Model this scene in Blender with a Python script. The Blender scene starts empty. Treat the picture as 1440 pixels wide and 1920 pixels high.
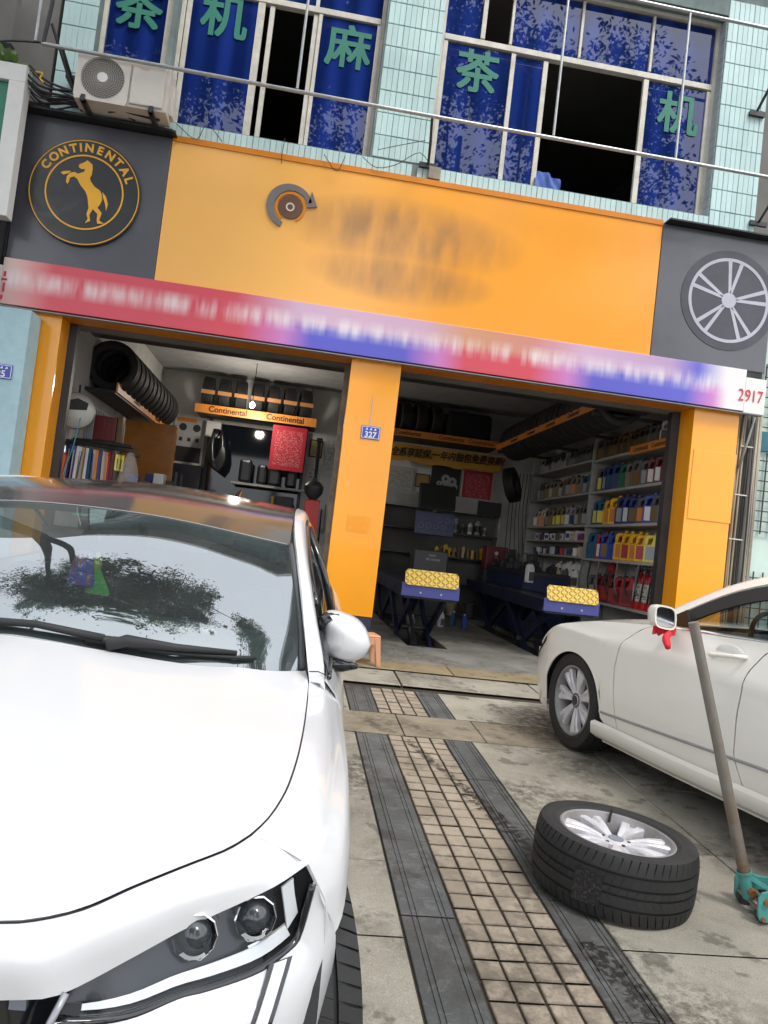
import bpy, bmesh, math, random
from mathutils import Vector, Matrix, noise
random.seed(7)
SC = bpy.context.scene
COL = SC.collection
R = math.radians

# ---------------------------------------------------------------- camera
F_PX, PITCH, YAW, ROLL, CAM_H = 1400.0, R(2.5), R(6.4), R(6.7), 1.43
SLOPE = math.tan(R(2.3))                       # pavement rises towards the shop
fw = Vector((math.sin(YAW)*math.cos(PITCH), math.cos(YAW)*math.cos(PITCH), math.sin(PITCH)))
r0 = Vector((math.cos(YAW), -math.sin(YAW), 0)); u0 = r0.cross(fw)
cr = r0*math.cos(ROLL)+u0*math.sin(ROLL); cu = cr.cross(fw)
cam_d = bpy.data.cameras.new('camera'); cam = bpy.data.objects.new('camera', cam_d); COL.objects.link(cam)
cam_d.sensor_fit = 'VERTICAL'; cam_d.sensor_height = 24.0; cam_d.lens = 24.0*F_PX/1920
cam_d.clip_start = 0.05; cam_d.clip_end = 1500
cam.matrix_world = Matrix(((cr.x, cu.x, -fw.x, 0), (cr.y, cu.y, -fw.y, 0), (cr.z, cu.z, -fw.z, CAM_H), (0, 0, 0, 1)))
SC.camera = cam

# ---------------------------------------------------------------- sky, sun, exposure
SUN_EL, SUN_AZ = 58.0, 150.0                   # azimuth: degrees from +Y clockwise, sun behind the camera's right
world = bpy.data.worlds.new('World'); SC.world = world; world.use_nodes = True
wn = world.node_tree.nodes; wl = world.node_tree.links; wn.clear()
wo = wn.new('ShaderNodeOutputWorld'); wb = wn.new('ShaderNodeBackground'); ws = wn.new('ShaderNodeTexSky')
ws.sky_type = 'NISHITA'; ws.sun_disc = False; ws.sun_elevation = R(SUN_EL); ws.sun_rotation = R(SUN_AZ)
ws.air_density = 1.0; ws.dust_density = 4.0; ws.ozone_density = 1.0
hs = wn.new('ShaderNodeHueSaturation'); hs.inputs['Saturation'].default_value = 0.32
mixw = wn.new('ShaderNodeMix'); mixw.data_type = 'RGBA'; mixw.inputs[0].default_value = 0.55
mixw.inputs[7].default_value = (9.0, 9.4, 10.0, 1)      # an even overcast veil
wl.new(ws.outputs[0], hs.inputs['Color']); wl.new(hs.outputs[0], mixw.inputs[6]); wl.new(mixw.outputs[2], wb.inputs[0])
wb.inputs[1].default_value = 0.15
wl.new(wb.outputs[0], wo.inputs[0])
sd = bpy.data.lights.new('sun', 'SUN'); sun = bpy.data.objects.new('sun', sd); COL.objects.link(sun)
sd.energy = 1.4; sd.angle = R(14); sd.color = (1.0, 0.96, 0.9)
sv = Vector((math.sin(R(SUN_AZ))*math.cos(R(SUN_EL)), math.cos(R(SUN_AZ))*math.cos(R(SUN_EL)), math.sin(R(SUN_EL))))
sun.rotation_euler = sv.to_track_quat('Z', 'Y').to_euler()
vs = SC.view_settings; vs.view_transform = 'Standard'; vs.look = 'None'; vs.exposure = 0.85; vs.gamma = 1; vs.use_curve_mapping = False
SC.cycles.max_bounces = 8; SC.cycles.diffuse_bounces = 4; SC.cycles.glossy_bounces = 4; SC.cycles.transparent_max_bounces = 12

# ---------------------------------------------------------------- helpers
def tag(o, label=None, cat=None, group=None, kind=None):
    if label: o['label'] = label
    if cat: o['category'] = cat
    if group: o['group'] = group
    if kind: o['kind'] = kind
    return o
def empty(name, loc=(0, 0, 0), rz=0, label=None, cat=None, group=None, kind=None):
    o = bpy.data.objects.new(name, None); COL.objects.link(o)
    o.location = loc; o.rotation_euler = (0, 0, rz); o.empty_display_size = .1
    return tag(o, label, cat, group, kind)
def inst(name, mesh, parent=None, loc=(0, 0, 0), rot=(0, 0, 0), scale=(1, 1, 1), mat=None):
    o = bpy.data.objects.new(name, mesh); COL.objects.link(o); o.parent = parent
    o.location = loc; o.rotation_euler = rot; o.scale = scale
    if mat is not None:
        if not mesh.materials: mesh.materials.append(None)
        o.material_slots[0].link = 'OBJECT'; o.material_slots[0].material = mat
    return o
def copy_tree(o, parent=None):
    c = o.copy(); COL.objects.link(c); c.parent = parent
    for ch in list(o.children): copy_tree(ch, c)
    return c
GZ = lambda Y: SLOPE*Y
def ground(Y): return SLOPE*min(Y, 8.2)
class MB:
    def __init__(s): s.v = []; s.f = []; s.m = []; s.uv = None
    def add(s, vs_, fs, mi=0):
        k = len(s.v); s.v += [tuple(v) for v in vs_]
        s.f += [tuple(i+k for i in f) for f in fs]; s.m += [mi]*len(fs); return s
    def box(s, x0, y0, z0, x1, y1, z1, mi=0, mat=None):
        v = [(x, y, z) for z in (z0, z1) for y in (y0, y1) for x in (x0, x1)]
        if mat is not None: v = [mat @ Vector(p) for p in v]
        return s.add(v, [(0, 2, 3, 1), (4, 5, 7, 6), (0, 1, 5, 4), (2, 6, 7, 3), (0, 4, 6, 2), (1, 3, 7, 5)], mi)
    def cyl(s, p0, p1, ra, rb=None, n=12, mi=0, caps=True):
        p0, p1 = Vector(p0), Vector(p1); rb = ra if rb is None else rb
        d = (p1-p0).normalized(); a = d.orthogonal().normalized(); b = d.cross(a)
        vs_ = []
        for p, r in ((p0, ra), (p1, rb)):
            vs_ += [p+(a*math.cos(t)+b*math.sin(t))*r for t in (2*math.pi*i/n for i in range(n))]
        fs = [(i, (i+1) % n, n+(i+1) % n, n+i) for i in range(n)]
        if caps: fs += [tuple(range(n-1, -1, -1)), tuple(range(n, 2*n))]
        return s.add(vs_, fs, mi)
    def tube(s, pts, r, n=8, mi=0):
        pts = [Vector(p) for p in pts]; vs_ = []; a = None
        rs = r if isinstance(r, (list, tuple)) else [r]*len(pts)
        for i, p in enumerate(pts):
            d = (pts[min(i+1, len(pts)-1)]-pts[max(i-1, 0)]).normalized()
            a = d.orthogonal().normalized() if a is None else (a-d*a.dot(d)).normalized()
            b = d.cross(a)
            vs_ += [p+(a*math.cos(t)+b*math.sin(t))*rs[i] for t in (2*math.pi*k/n for k in range(n))]
        fs = [(i*n+k, i*n+(k+1) % n, (i+1)*n+(k+1) % n, (i+1)*n+k) for i in range(len(pts)-1) for k in range(n)]
        fs += [tuple(range(n-1, -1, -1)), tuple(range((len(pts)-1)*n, len(pts)*n))]
        return s.add(vs_, fs, mi)
    def lathe(s, prof, n=32, M_=None, mi=0, closed=False):
        vs_ = []; m = len(prof)
        for i in range(n):
            t = 2*math.pi*i/n
            vs_ += [Vector((r*math.cos(t), r*math.sin(t), z)) for r, z in prof]
        if M_ is not None: vs_ = [M_ @ v for v in vs_]
        fs = []
        for i in range(n):
            j = (i+1) % n
            for k in range(m if closed else m-1):
                l = (k+1) % m
                fs.append((i*m+k, j*m+k, j*m+l, i*m+l))
        return s.add(vs_, fs, mi)
    def prism(s, poly, a, b, M_=None, mi=0):
        """poly in (u,v) extruded along w from a to b; default u=x, v=z, w=y"""
        n = len(poly); vs_ = [Vector((u, a, v)) for u, v in poly]+[Vector((u, b, v)) for u, v in poly]
        if M_ is not None: vs_ = [M_ @ v for v in vs_]
        fs = [tuple(range(n)), tuple(range(2*n-1, n-1, -1))]+[(i, n+i, n+(i+1) % n, (i+1) % n) for i in range(n)]
        return s.add(vs_, fs, mi)
    def grid(s, P, mi=0, flip=False):
        nu, nv = len(P), len(P[0]); fs = []
        for i in range(nu-1):
            for j in range(nv-1):
                f = (i*nv+j, (i+1)*nv+j, (i+1)*nv+j+1, i*nv+j+1)
                fs.append(f[::-1] if flip else f)
        return s.add([p for row in P for p in row], fs, mi)
    def mesh(s, name, mats, smooth=False, fix=True):
        me = bpy.data.meshes.new(name); me.from_pydata(s.v, [], s.f)
        for m in (mats if isinstance(mats, (list, tuple)) else [mats]): me.materials.append(m)
        if any(s.m): me.polygons.foreach_set('material_index', s.m)
        if fix:
            bm = bmesh.new(); bm.from_mesh(me); bmesh.ops.recalc_face_normals(bm, faces=bm.faces); bm.to_mesh(me); bm.free()
        if smooth: me.polygons.foreach_set('use_smooth', [True]*len(me.polygons))
        if smooth and smooth is not True: me.set_sharp_from_angle(angle=R(smooth))
        me.update(); return me
    def build(s, name, mats, parent=None, smooth=False, loc=(0, 0, 0), rot=(0, 0, 0), bevel=0, fix=True, solid=0):
        me = s.mesh(name, mats, smooth, fix)
        o = bpy.data.objects.new(name, me); COL.objects.link(o); o.parent = parent
        o.location = loc; o.rotation_euler = rot
        if solid:
            md = o.modifiers.new('s', 'SOLIDIFY'); md.thickness = solid; md.offset = -1
        if bevel:
            md = o.modifiers.new('b', 'BEVEL'); md.width = bevel; md.segments = 2; md.limit_method = 'ANGLE'; md.angle_limit = R(40)
        return o
def rotm(rx=0, ry=0, rz=0, loc=(0, 0, 0)):
    from mathutils import Euler
    return Matrix.Translation(loc) @ Euler((rx, ry, rz)).to_matrix().to_4x4()
def cat_rom(pts, n):
    """resample a polyline of vectors to n points along a Catmull-Rom spline, even by chord length"""
    pts = [Vector(p) for p in pts]
    if len(pts) == 1: return [pts[0].copy() for _ in range(n)]
    ext = [pts[0]*2-pts[1]]+pts+[pts[-1]*2-pts[-2]]
    dense = []; K = 14
    for i in range(1, len(ext)-2):
        p0, p1, p2, p3 = ext[i-1:i+3]
        t0 = 0; t1 = t0+max((p1-p0).length, 1e-6)**.5; t2 = t1+max((p2-p1).length, 1e-6)**.5; t3 = t2+max((p3-p2).length, 1e-6)**.5
        for k in range(K):
            t = t1+(t2-t1)*k/K
            A1 = p0*((t1-t)/(t1-t0))+p1*((t-t0)/(t1-t0)); A2 = p1*((t2-t)/(t2-t1))+p2*((t-t1)/(t2-t1)); A3 = p2*((t3-t)/(t3-t2))+p3*((t-t2)/(t3-t2))
            B1 = A1*((t2-t)/(t2-t0))+A2*((t-t0)/(t2-t0)); B2 = A2*((t3-t)/(t3-t1))+A3*((t-t1)/(t3-t1))
            dense.append(B1*((t2-t)/(t2-t1))+B2*((t-t1)/(t2-t1)))
    dense.append(pts[-1])
    L = [0]
    for a, b in zip(dense, dense[1:]): L.append(L[-1]+(b-a).length)
    out = []; j = 0
    for i in range(n):
        s_ = L[-1]*i/(n-1)
        while j < len(L)-2 and L[j+1] < s_: j += 1
        d = L[j+1]-L[j]; out.append(dense[j].lerp(dense[j+1], 0 if d < 1e-9 else (s_-L[j])/d))
    return out
def skin(curves, nu, nv):
    """curves (each a list of 3-D points) resampled to nu points, then joined across with nv points"""
    cs = [cat_rom(c, nu) for c in curves]
    return [cat_rom([c[i] for c in cs], nv) for i in range(nu)]
def coons(bottom, top, left, right, nu, nv):
    """bottom/top run left->right, left/right run bottom->top; returns P[u][v]"""
    b = cat_rom(bottom, nu); t = cat_rom(top, nu); l = cat_rom(left, nv); r = cat_rom(right, nv)
    P = []
    for i in range(nu):
        u = i/(nu-1); row = []
        for j in range(nv):
            v = j/(nv-1)
            row.append(b[i]*(1-v)+t[i]*v+l[j]*(1-u)+r[j]*u-(b[0]*(1-u)*(1-v)+b[-1]*u*(1-v)+t[0]*(1-u)*v+t[-1]*u*v))
        P.append(row)
    return P
def mirror(P): return [[Vector((-p.x, p.y, p.z)) for p in row] for row in P]
def text(name, s_, size, mat, parent=None, loc=(0, 0, 0), rot=(R(90), 0, 0), ext=.004, bold=0, align='CENTER', shear=0, sx=1):
    cu_ = bpy.data.curves.new(name, 'FONT'); cu_.body = s_; cu_.size = size; cu_.extrude = ext; cu_.offset = bold
    cu_.align_x = align; cu_.align_y = 'CENTER'; cu_.shear = shear; cu_.resolution_u = 4
    t = bpy.data.objects.new(name, cu_); COL.objects.link(t)
    dg = bpy.context.evaluated_depsgraph_get(); me = bpy.data.meshes.new_from_object(t.evaluated_get(dg))
    bpy.data.objects.remove(t); bpy.data.curves.remove(cu_)
    me.name = name; me.materials.clear(); me.materials.append(mat)
    o = bpy.data.objects.new(name, me); COL.objects.link(o); o.parent = parent; o.location = loc; o.rotation_euler = rot; o.scale = (sx, 1, 1)
    return o

def bold_text(name, s_, size, mat, step, parent=None, loc=(0, 0, 0), rot=(R(90), 0, 0), ext=.002, sx=1):
    o = text(name, s_, size, mat, parent, loc, rot, ext, sx=sx); me = o.data; m = MB()
    for dx in (-step, 0, step):
        for dy in (-step, 0, step):
            m.add([(v.co.x+dx, v.co.y+dy, v.co.z+.00008*(dx*3+dy)/step) for v in me.vertices], [tuple(p.vertices) for p in me.polygons])
    n = m.mesh(name, mat, fix=False); o.data = n; bpy.data.meshes.remove(me); return o

# ---------------------------------------------------------------- materials
class NT:
    def __init__(s, name):
        s.m = bpy.data.materials.new(name); s.m.use_nodes = True; s.t = s.m.node_tree; s.n = s.t.nodes; s.l = s.t.links
        s.b = s.n['Principled BSDF']; s.o = s.n['Material Output']
    def new(s, t, **k):
        n = s.n.new(t)
        for a, b in k.items(): setattr(n, a, b)
        return n
    def link(s, a, b): s.l.new(a, b)
    def noise(s, scale, detail=4, rough=.55, vec=None, dist=0):
        n = s.new('ShaderNodeTexNoise'); n.inputs['Scale'].default_value = scale; n.inputs['Detail'].default_value = detail
        n.inputs['Roughness'].default_value = rough; n.inputs['Distortion'].default_value = dist
        if vec is not None: s.link(vec, n.inputs['Vector'])
        return n.outputs[0]
    def ramp(s, fac, stops):
        n = s.new('ShaderNodeValToRGB'); e = n.color_ramp.elements
        while len(e) < len(stops): e.new(.5)
        for i, (p, c) in enumerate(stops):
            e[i].position = p; e[i].color = (c, c, c, 1) if not isinstance(c, (tuple, list)) else (*c[:3], 1)
        s.link(fac, n.inputs[0]); return n.outputs[0]
    def mix(s, fac, a, b, mode='MIX'):
        n = s.new('ShaderNodeMix', data_type='RGBA', blend_type=mode)
        for k, v in ((0, fac), (6, a), (7, b)):
            if hasattr(v, 'links'): s.link(v, n.inputs[k])
            elif isinstance(v, (tuple, list)): n.inputs[k].default_value = (*v[:3], 1)
            else: n.inputs[k].default_value = v
        return n.outputs[2]
    def math(s, op, a, b=0, c=None, clamp=False):
        n = s.new('ShaderNodeMath', operation=op, use_clamp=clamp)
        for k, v in enumerate((a, b) if c is None else (a, b, c)):
            if hasattr(v, 'links'): s.link(v, n.inputs[k])
            else: n.inputs[k].default_value = v
        return n.outputs[0]
    def obj(s): return s.new('ShaderNodeTexCoord').outputs['Object']
    def gen(s): return s.new('ShaderNodeTexCoord').outputs['Generated']
    def pos(s): return s.new('ShaderNodeNewGeometry').outputs['Position']
    def rnd(s): return s.new('ShaderNodeObjectInfo').outputs['Random']
    def sep(s, v):
        n = s.new('ShaderNodeSeparateXYZ'); s.link(v, n.inputs[0]); return n.outputs
    def scl(s, v, xyz):
        n = s.new('ShaderNodeVectorMath', operation='MULTIPLY'); s.link(v, n.inputs[0]); n.inputs[1].default_value = xyz; return n.outputs[0]
    def bump(s, h, strength, dist=.005):
        n = s.new('ShaderNodeBump'); n.inputs['Strength'].default_value = strength; n.inputs['Distance'].default_value = dist
        s.link(h, n.inputs['Height']); s.link(n.outputs[0], s.b.inputs['Normal']); return n
    def schlick(s, f0, gain=1.0):
        g = s.new('ShaderNodeNewGeometry'); d = s.new('ShaderNodeVectorMath', operation='DOT_PRODUCT')
        s.link(g.outputs['Normal'], d.inputs[0]); s.link(g.outputs['Incoming'], d.inputs[1])
        k = s.math('POWER', s.math('SUBTRACT', 1.0, s.math('ABSOLUTE', d.outputs['Value']), clamp=True), 5)
        return s.math('MULTIPLY', s.math('MULTIPLY_ADD', k, 1-f0, f0), gain, clamp=True)
    def set(s, **k):
        for a, v in k.items():
            i = s.b.inputs[a.replace('_', ' ')]
            if hasattr(v, 'links'): s.link(v, i)
            elif isinstance(v, (tuple, list)): i.default_value = (*v[:3], 1)
            else: i.default_value = v
        return s
def M(name, col, rough=.5, metal=0, var=.15, scale=5, bump=0, bscale=80, coat=0, ior=1.5, rand=0, dirt=0, dirtcol=(.06, .05, .04), dscale=2.5, spec=None):
    t = NT(name); c = col
    p = t.pos()
    if var:
        f = t.noise(scale, 5, .6, p)
        c = t.mix(t.ramp(f, [(.3, 0), (.7, 1)]), tuple(x*(1-var) for x in col), tuple(min(1, x*(1+var*.6)) for x in col))
    if rand:
        r = t.rnd(); hsv = t.new('ShaderNodeHueSaturation')
        t.link(t.math('MULTIPLY_ADD', r, 2*rand, 1-rand), hsv.inputs['Value'])
        if hasattr(c, 'links'): t.link(c, hsv.inputs['Color'])
        else: hsv.inputs['Color'].default_value = (*c, 1)
        c = hsv.outputs[0]
    if dirt:
        d = t.noise(dscale, 8, .7, p, .3); d2 = t.noise(dscale*9, 4, .6, p)
        d = t.math('MULTIPLY', t.ramp(d, [(.45, 0), (.75, 1)]), t.math('MULTIPLY_ADD', d2, .9, .35), clamp=True)
        c = t.mix(t.math('MULTIPLY', d, dirt), c, dirtcol)
        t.set(Roughness=t.math('MULTIPLY_ADD', d, .25, rough, clamp=True))
    else: t.set(Roughness=rough)
    t.set(Base_Color=c, Metallic=metal, Coat_Weight=coat, IOR=ior)
    if coat: t.set(Coat_Roughness=.04)
    if spec is not None: t.set(Specular_IOR_Level=spec)
    if bump: t.bump(t.noise(bscale, 4, .6, p), bump)
    return t.m
def emit(name, col, strength):
    t = NT(name); t.set(Base_Color=col, Emission_Color=col, Emission_Strength=strength); return t.m
def printed(name, bg, ink, rows=22, amount=.5, rough=.5, cols=30, margin=.1, top=.12, axis=(0, 2)):
    """flat print: rows of small unreadable marks on a plain ground"""
    t = NT(name); g = t.sep(t.gen()); u, v = g[axis[0]], g[axis[1]]
    row = t.math('MULTIPLY', v, rows); fr = t.math('FRACT', row)
    line = t.math('COMPARE', fr, .5, .24)
    cmb = t.new('ShaderNodeCombineXYZ'); t.link(t.math('FLOOR', t.math('MULTIPLY', u, cols)), cmb.inputs[0]); t.link(t.math('FLOOR', row), cmb.inputs[1])
    w = t.new('ShaderNodeTexWhiteNoise', noise_dimensions='2D'); t.link(cmb.outputs[0], w.inputs[0]); n = w.outputs[0]
    on = t.math('GREATER_THAN', n, 1-amount)
    inside = t.math('MULTIPLY', t.math('COMPARE', u, .5, .5-margin), t.math('COMPARE', v, .5, .5-top))
    f = t.math('MULTIPLY', t.math('MULTIPLY', line, on), inside)
    t.set(Base_Color=t.mix(f, bg, ink), Roughness=rough); return t.m
# ---------------------------------------------------------------- shared materials
def wet_mask(t, p):
    """water and tyre smears that cross the pavement along a few lines (world space)"""
    g = t.sep(p); x, y = g[0], g[1]
    dn = t.noise(30, 5, .75, p); out = None
    for (xa, ya, xb, yb, w) in ((.86, 4.85, 1.10, 3.95, .045), (1.08, 3.98, 1.24, 3.25, .075), (1.20, 2.62, 1.27, 2.2, .07), (1.17, 3.75, 1.27, 3.05, .03)):
        L = math.hypot(xb-xa, yb-ya); ux, uy = (xb-xa)/L, (yb-ya)/L
        al = t.math('ADD', t.math('MULTIPLY', t.math('SUBTRACT', x, xa), ux), t.math('MULTIPLY', t.math('SUBTRACT', y, ya), uy))
        ac = t.math('ABSOLUTE', t.math('ADD', t.math('MULTIPLY', t.math('SUBTRACT', x, xa), -uy), t.math('MULTIPLY', t.math('SUBTRACT', y, ya), ux)))
        inl = t.math('COMPARE', al, L/2, L/2)
        k = t.math('SUBTRACT', 1.0, t.math('DIVIDE', ac, w), clamp=True)
        k = t.math('MULTIPLY', k, inl)
        out = k if out is None else t.math('MAXIMUM', out, k)
    return t.ramp(t.math('MULTIPLY', out, t.math('MULTIPLY_ADD', dn, 5.0, -2.2, clamp=True)), [(.08, 0), (.2, 1)])
def paving(name, c1, c2, stain=.8, wet=True, speck=.25, rand=.10, rough=.8, bscale=160, vein=False, edge=None):
    t = NT(name); p = t.pos()
    c = t.mix(t.ramp(t.noise(2.6, 6, .6, p), [(.3, 0), (.7, 1)]), c1, c2)
    sp = t.noise(170, 3, .6, p)
    c = t.mix(t.math('MULTIPLY', t.ramp(sp, [(.5, 0), (.72, 1)]), speck), c, tuple(x*.35 for x in c1))
    c = t.mix(t.math('MULTIPLY', t.ramp(sp, [(.22, 1), (.42, 0)]), speck), c, tuple(min(1, x*1.7) for x in c2))
    if vein:
        c = t.mix(t.math('MULTIPLY', t.ramp(t.noise(9, 8, .75, p, 1.5), [(.52, 0), (.6, 1), (.68, 0)]), .22), c, (.28, .28, .27))
    # old oil and dirt: large patches broken up by fine grain
    a = t.ramp(t.noise(1.35, 5, .6, p, .4), [(.46, 0), (.62, 1)])
    b = t.ramp(t.noise(17, 6, .75, p), [(.40, 0), (.56, 1)])
    c = t.mix(t.math('MULTIPLY', t.math('MULTIPLY', a, b), stain), c, (.045, .036, .026))
    d = t.ramp(t.noise(6.5, 3, .6, p), [(.60, 0), (.645, 1)])
    c = t.mix(t.math('MULTIPLY', d, .65*min(1, stain)), c, (.035, .03, .024))
    m = t.ramp(t.noise(.8, 3, .5, p), [(.35, 0), (.7, 1)])
    c = t.mix(t.math('MULTIPLY', m, .35), c, tuple(x*.55 for x in c1))
    if edge:                                        # dirt packed along the rim of each tile
        o = t.sep(t.obj())
        e = t.math('MAXIMUM', t.math('DIVIDE', t.math('ABSOLUTE', o[0]), edge[0]), t.math('DIVIDE', t.math('ABSOLUTE', o[1]), edge[1]))
        e = t.math('ADD', e, t.math('MULTIPLY_ADD', t.noise(38, 4, .6, p), .5, -.25))
        c = t.mix(t.math('MULTIPLY', t.ramp(e, [(.72, 0), (1.0, 1)]), .7), c, (.07, .052, .036))
    ro = rough
    if wet:
        w = wet_mask(t, p); c = t.mix(t.math('MULTIPLY', w, .85), c, (.016, .015, .014))
        ro = t.math('MULTIPLY_ADD', w, -.45, rough)
    if rand:
        h = t.new('ShaderNodeHueSaturation'); t.link(t.math('MULTIPLY_ADD', t.rnd(), 2*rand, 1-rand), h.inputs['Value']); t.link(c, h.inputs['Color']); c = h.outputs[0]
    t.set(Base_Color=c, Roughness=ro, Specular_IOR_Level=.35)
    t.bump(t.math('ADD', t.noise(bscale, 4, .7, p), t.math('MULTIPLY', t.noise(30, 3, .6, p), 1.5)), .35, .003)
    return t.m
m_conc = paving('concrete_slab', (.25, .233, .19), (.40, .373, .31), .85, True, .5, .08, bscale=190)
m_tile = paving('pink_paver', (.25, .208, .16), (.37, .315, .245), .5, True, .2, .13, bscale=120, edge=(.047, .053))
m_slate = paving('slate_strip', (.066, .069, .070), (.125, .127, .124), .7, True, .35, .14, vein=True)
m_band = paving('sandstone_band', (.20, .17, .125), (.30, .26, .195), .75, True, .25, .08)
m_joint = paving('joint_dirt', (.035, .028, .02), (.075, .06, .045), .5, False, .2, 0)
m_floor = paving('shop_floor_concrete', (.17, .165, .145), (.30, .29, .255), .7, False, .2, 0, rough=.6)
m_kerb = paving('yellowed_kerb', (.24, .19, .11), (.34, .275, .17), .6, False, .25, .06)
m_asph = M('asphalt', (.05, .05, .05), .9, bump=.4)
m_orange = M('orange_panel', (.90, .345, .005), .22, var=.05, scale=1.2, coat=.35)
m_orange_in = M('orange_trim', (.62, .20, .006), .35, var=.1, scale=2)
m_grey = M('grey_sign_panel', (.085, .085, .10), .3, var=.1, scale=1.5, coat=.3)
m_black = M('black_sheet', (.02, .02, .022), .5, var=.3)
m_dark = M('dark_metal', (.03, .03, .034), .45, var=.3)
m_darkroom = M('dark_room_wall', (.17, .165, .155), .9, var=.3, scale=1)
m_navy = M('navy_base', (.028, .03, .06), .5)
m_alu = M('window_aluminium', (.60, .57, .50), .5, var=.12, scale=9, dirt=.35, dscale=5)
m_tileblue = M('aqua_wall_tile', (.47, .64, .635), .3, var=.10, scale=1.5, rand=.06, dirt=.25, dirtcol=(.22, .24, .2), dscale=3)
m_grout = M('dark_grout', (.17, .22, .215), .9, var=.3)
m_groutl = M('pale_grout', (.33, .46, .46), .9, var=.1)
m_steel = M('galvanised_tube', (.46, .47, .47), .38, metal=.7, var=.2, scale=14, dirt=.3, dirtcol=(.16, .1, .06), dscale=7)
m_wall = M('shop_wall_white', (.66, .65, .62), .7, var=.1, scale=1.5, dirt=.45, dirtcol=(.16, .14, .11), dscale=1.2)
m_ceil = M('shop_ceiling', (.42, .42, .41), .9, var=.15)
m_white = M('white_plastic', (.74, .73, .70), .4, var=.05, dirt=.15)
m_cream = M('cream_plastic', (.62, .58, .50), .45, var=.06)
m_red = M('red_plastic', (.42, .02, .02), .4, var=.1)
m_yellow = M('yellow_plastic', (.75, .42, .01), .4, var=.05)
m_blue = M('blue_plastic', (.02, .05, .28), .4, var=.1)
m_rubber = M('tyre_rubber', (.014, .014, .0145), .62, var=.35, scale=9, bump=.15, bscale=220, dirt=.35, dirtcol=(.05, .045, .04), dscale=5)
m_gold = M('emblem_yellow', (.84, .42, .02), .35, var=.08)
m_green = M('window_letter_green', (.012, .17, .115), .6, var=.08)
m_ink = M('black_print', (.015, .015, .015), .6, var=0)
m_redink = M('red_print', (.62, .03, .06), .6, var=0)
m_chrome = M('chrome', (.75, .76, .78), .12, metal=1, var=.05)

# ---------------------------------------------------------------- ground and pavement
g = MB()
ys = [-250, -60, -5, 0, 8.2, 60, 250]
for i in range(len(ys)-1):
    za, zb = (SLOPE*min(max(y, -5), 8.2)-.09 for y in (ys[i], ys[i+1]))
    g.add([(-250, ys[i], za), (250, ys[i], za), (250, ys[i+1], zb), (-250, ys[i+1], zb)], [(0, 1, 2, 3)])
tag(g.build('ground', m_asph), kind='structure')

pav = empty('pavement', kind='structure')
SL = math.atan(SLOPE)
b = MB(); b.add([(x, y, SLOPE*y+h) for h in (-.085, -.012) for x, y in ((-9, -4), (9, -4), (9, 7.05), (-9, 7.05))], [(0, 3, 2, 1), (4, 5, 6, 7), (0, 1, 5, 4), (1, 2, 6, 5), (2, 3, 7, 6), (3, 0, 4, 7)])
b.build('joint_bed', m_joint, pav)
def slab_obj(name, x0, x1, y0, y1, mat, gap=.003, top=0.0, tilt=0, grooves=()):
    """one slab lying on the slope, chamfered; grooves = (offset, width) across X"""
    m = MB(); th = .03; c = .0025
    x0 += gap; x1 -= gap; y0 += gap; y1 -= gap
    cx, cy = (x0+x1)/2, (y0+y1)/2; wx, wy = (x1-x0)/2, (y1-y0)/2
    xs = [-wx]; prof = [(-wx, -th), (-wx, -c), (-wx+c, 0)]
    for o, w in grooves:
        prof += [(o-w/2-.0008, 0), (o-w/2, -.004), (o+w/2, -.004), (o+w/2+.0008, 0)]
    prof += [(wx-c, 0), (wx, -c), (wx, -th)]
    n = len(prof)
    rows = [(-wy, -c, True), (-wy+c, 0, False), (wy-c, 0, False), (wy, -c, True)]
    v = []
    for (y, dz, edge) in rows:
        for x, z in prof: v.append((x, y, min(z, dz) if edge else z))
    f = [(i*n+j, i*n+j+1, (i+1)*n+j+1, (i+1)*n+j) for i in range(3) for j in range(n-1)]
    m.add(v, f)
    o = m.build(name, mat, pav, loc=(cx, cy, SLOPE*cy+top), rot=(SL+random.uniform(-tilt, tilt), random.uniform(-tilt, tilt), 0))
    return o
# pink square tiles between the two slate strips: shared mesh, one object each
tx0, tx1 = .745, 1.12; tw = (tx1-tx0)/4; tl = .106
tm = None
def pink(x, y):
    global tm
    if tm is None:
        o = slab_obj('tile', x, x+tw, y, y+tl, m_tile, gap=.0045); tm = o.data
    else: o = inst('tile', tm, pav)
    o.location = (x+tw/2+random.uniform(-.001, .001), y+tl/2+random.uniform(-.001, .001), SLOPE*(y+tl/2)+random.uniform(-.0035, .001))
    o.rotation_euler = (SL+random.uniform(-.008, .008), random.uniform(-.012, .012), random.uniform(-.006, .006))
for k in range(28):
    for c in range(4): pink(tx0+c*tw, 4.915-(k+1)*tl)
for k in range(7):
    for c in range(4): pink(tx0+c*tw, 6.19-(k+1)*tl)
for y in (-1.2, ):
    slab_obj('paving_slab', tx0, tx1, y, 1.94, m_tile)
gr = [(-.062, .005), (-.043, .005), (.048, .005), (.067, .005)]
for (xa, xb) in ((.535, .74), (1.125, 1.31)):
    ye = [1.45, 2.1, 2.72, 3.34, 3.95, 4.45, 4.915] if xa < 1 else [1.5, 2.2, 2.9, 3.55, 4.2, 4.915]
    for ya, yb in zip(ye, ye[1:]): slab_obj('slate_slab', xa, xb, ya, yb, m_slate, gap=.0025, top=random.uniform(-.002, .001), tilt=.002, grooves=gr)
    slab_obj('slate_slab', xa, xb, 5.43, 6.19, m_slate, gap=.0025, grooves=gr)
    slab_obj('slate_slab', xa, xb, -1.2, 1.44, m_slate, gap=.0025, grooves=gr)
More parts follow.
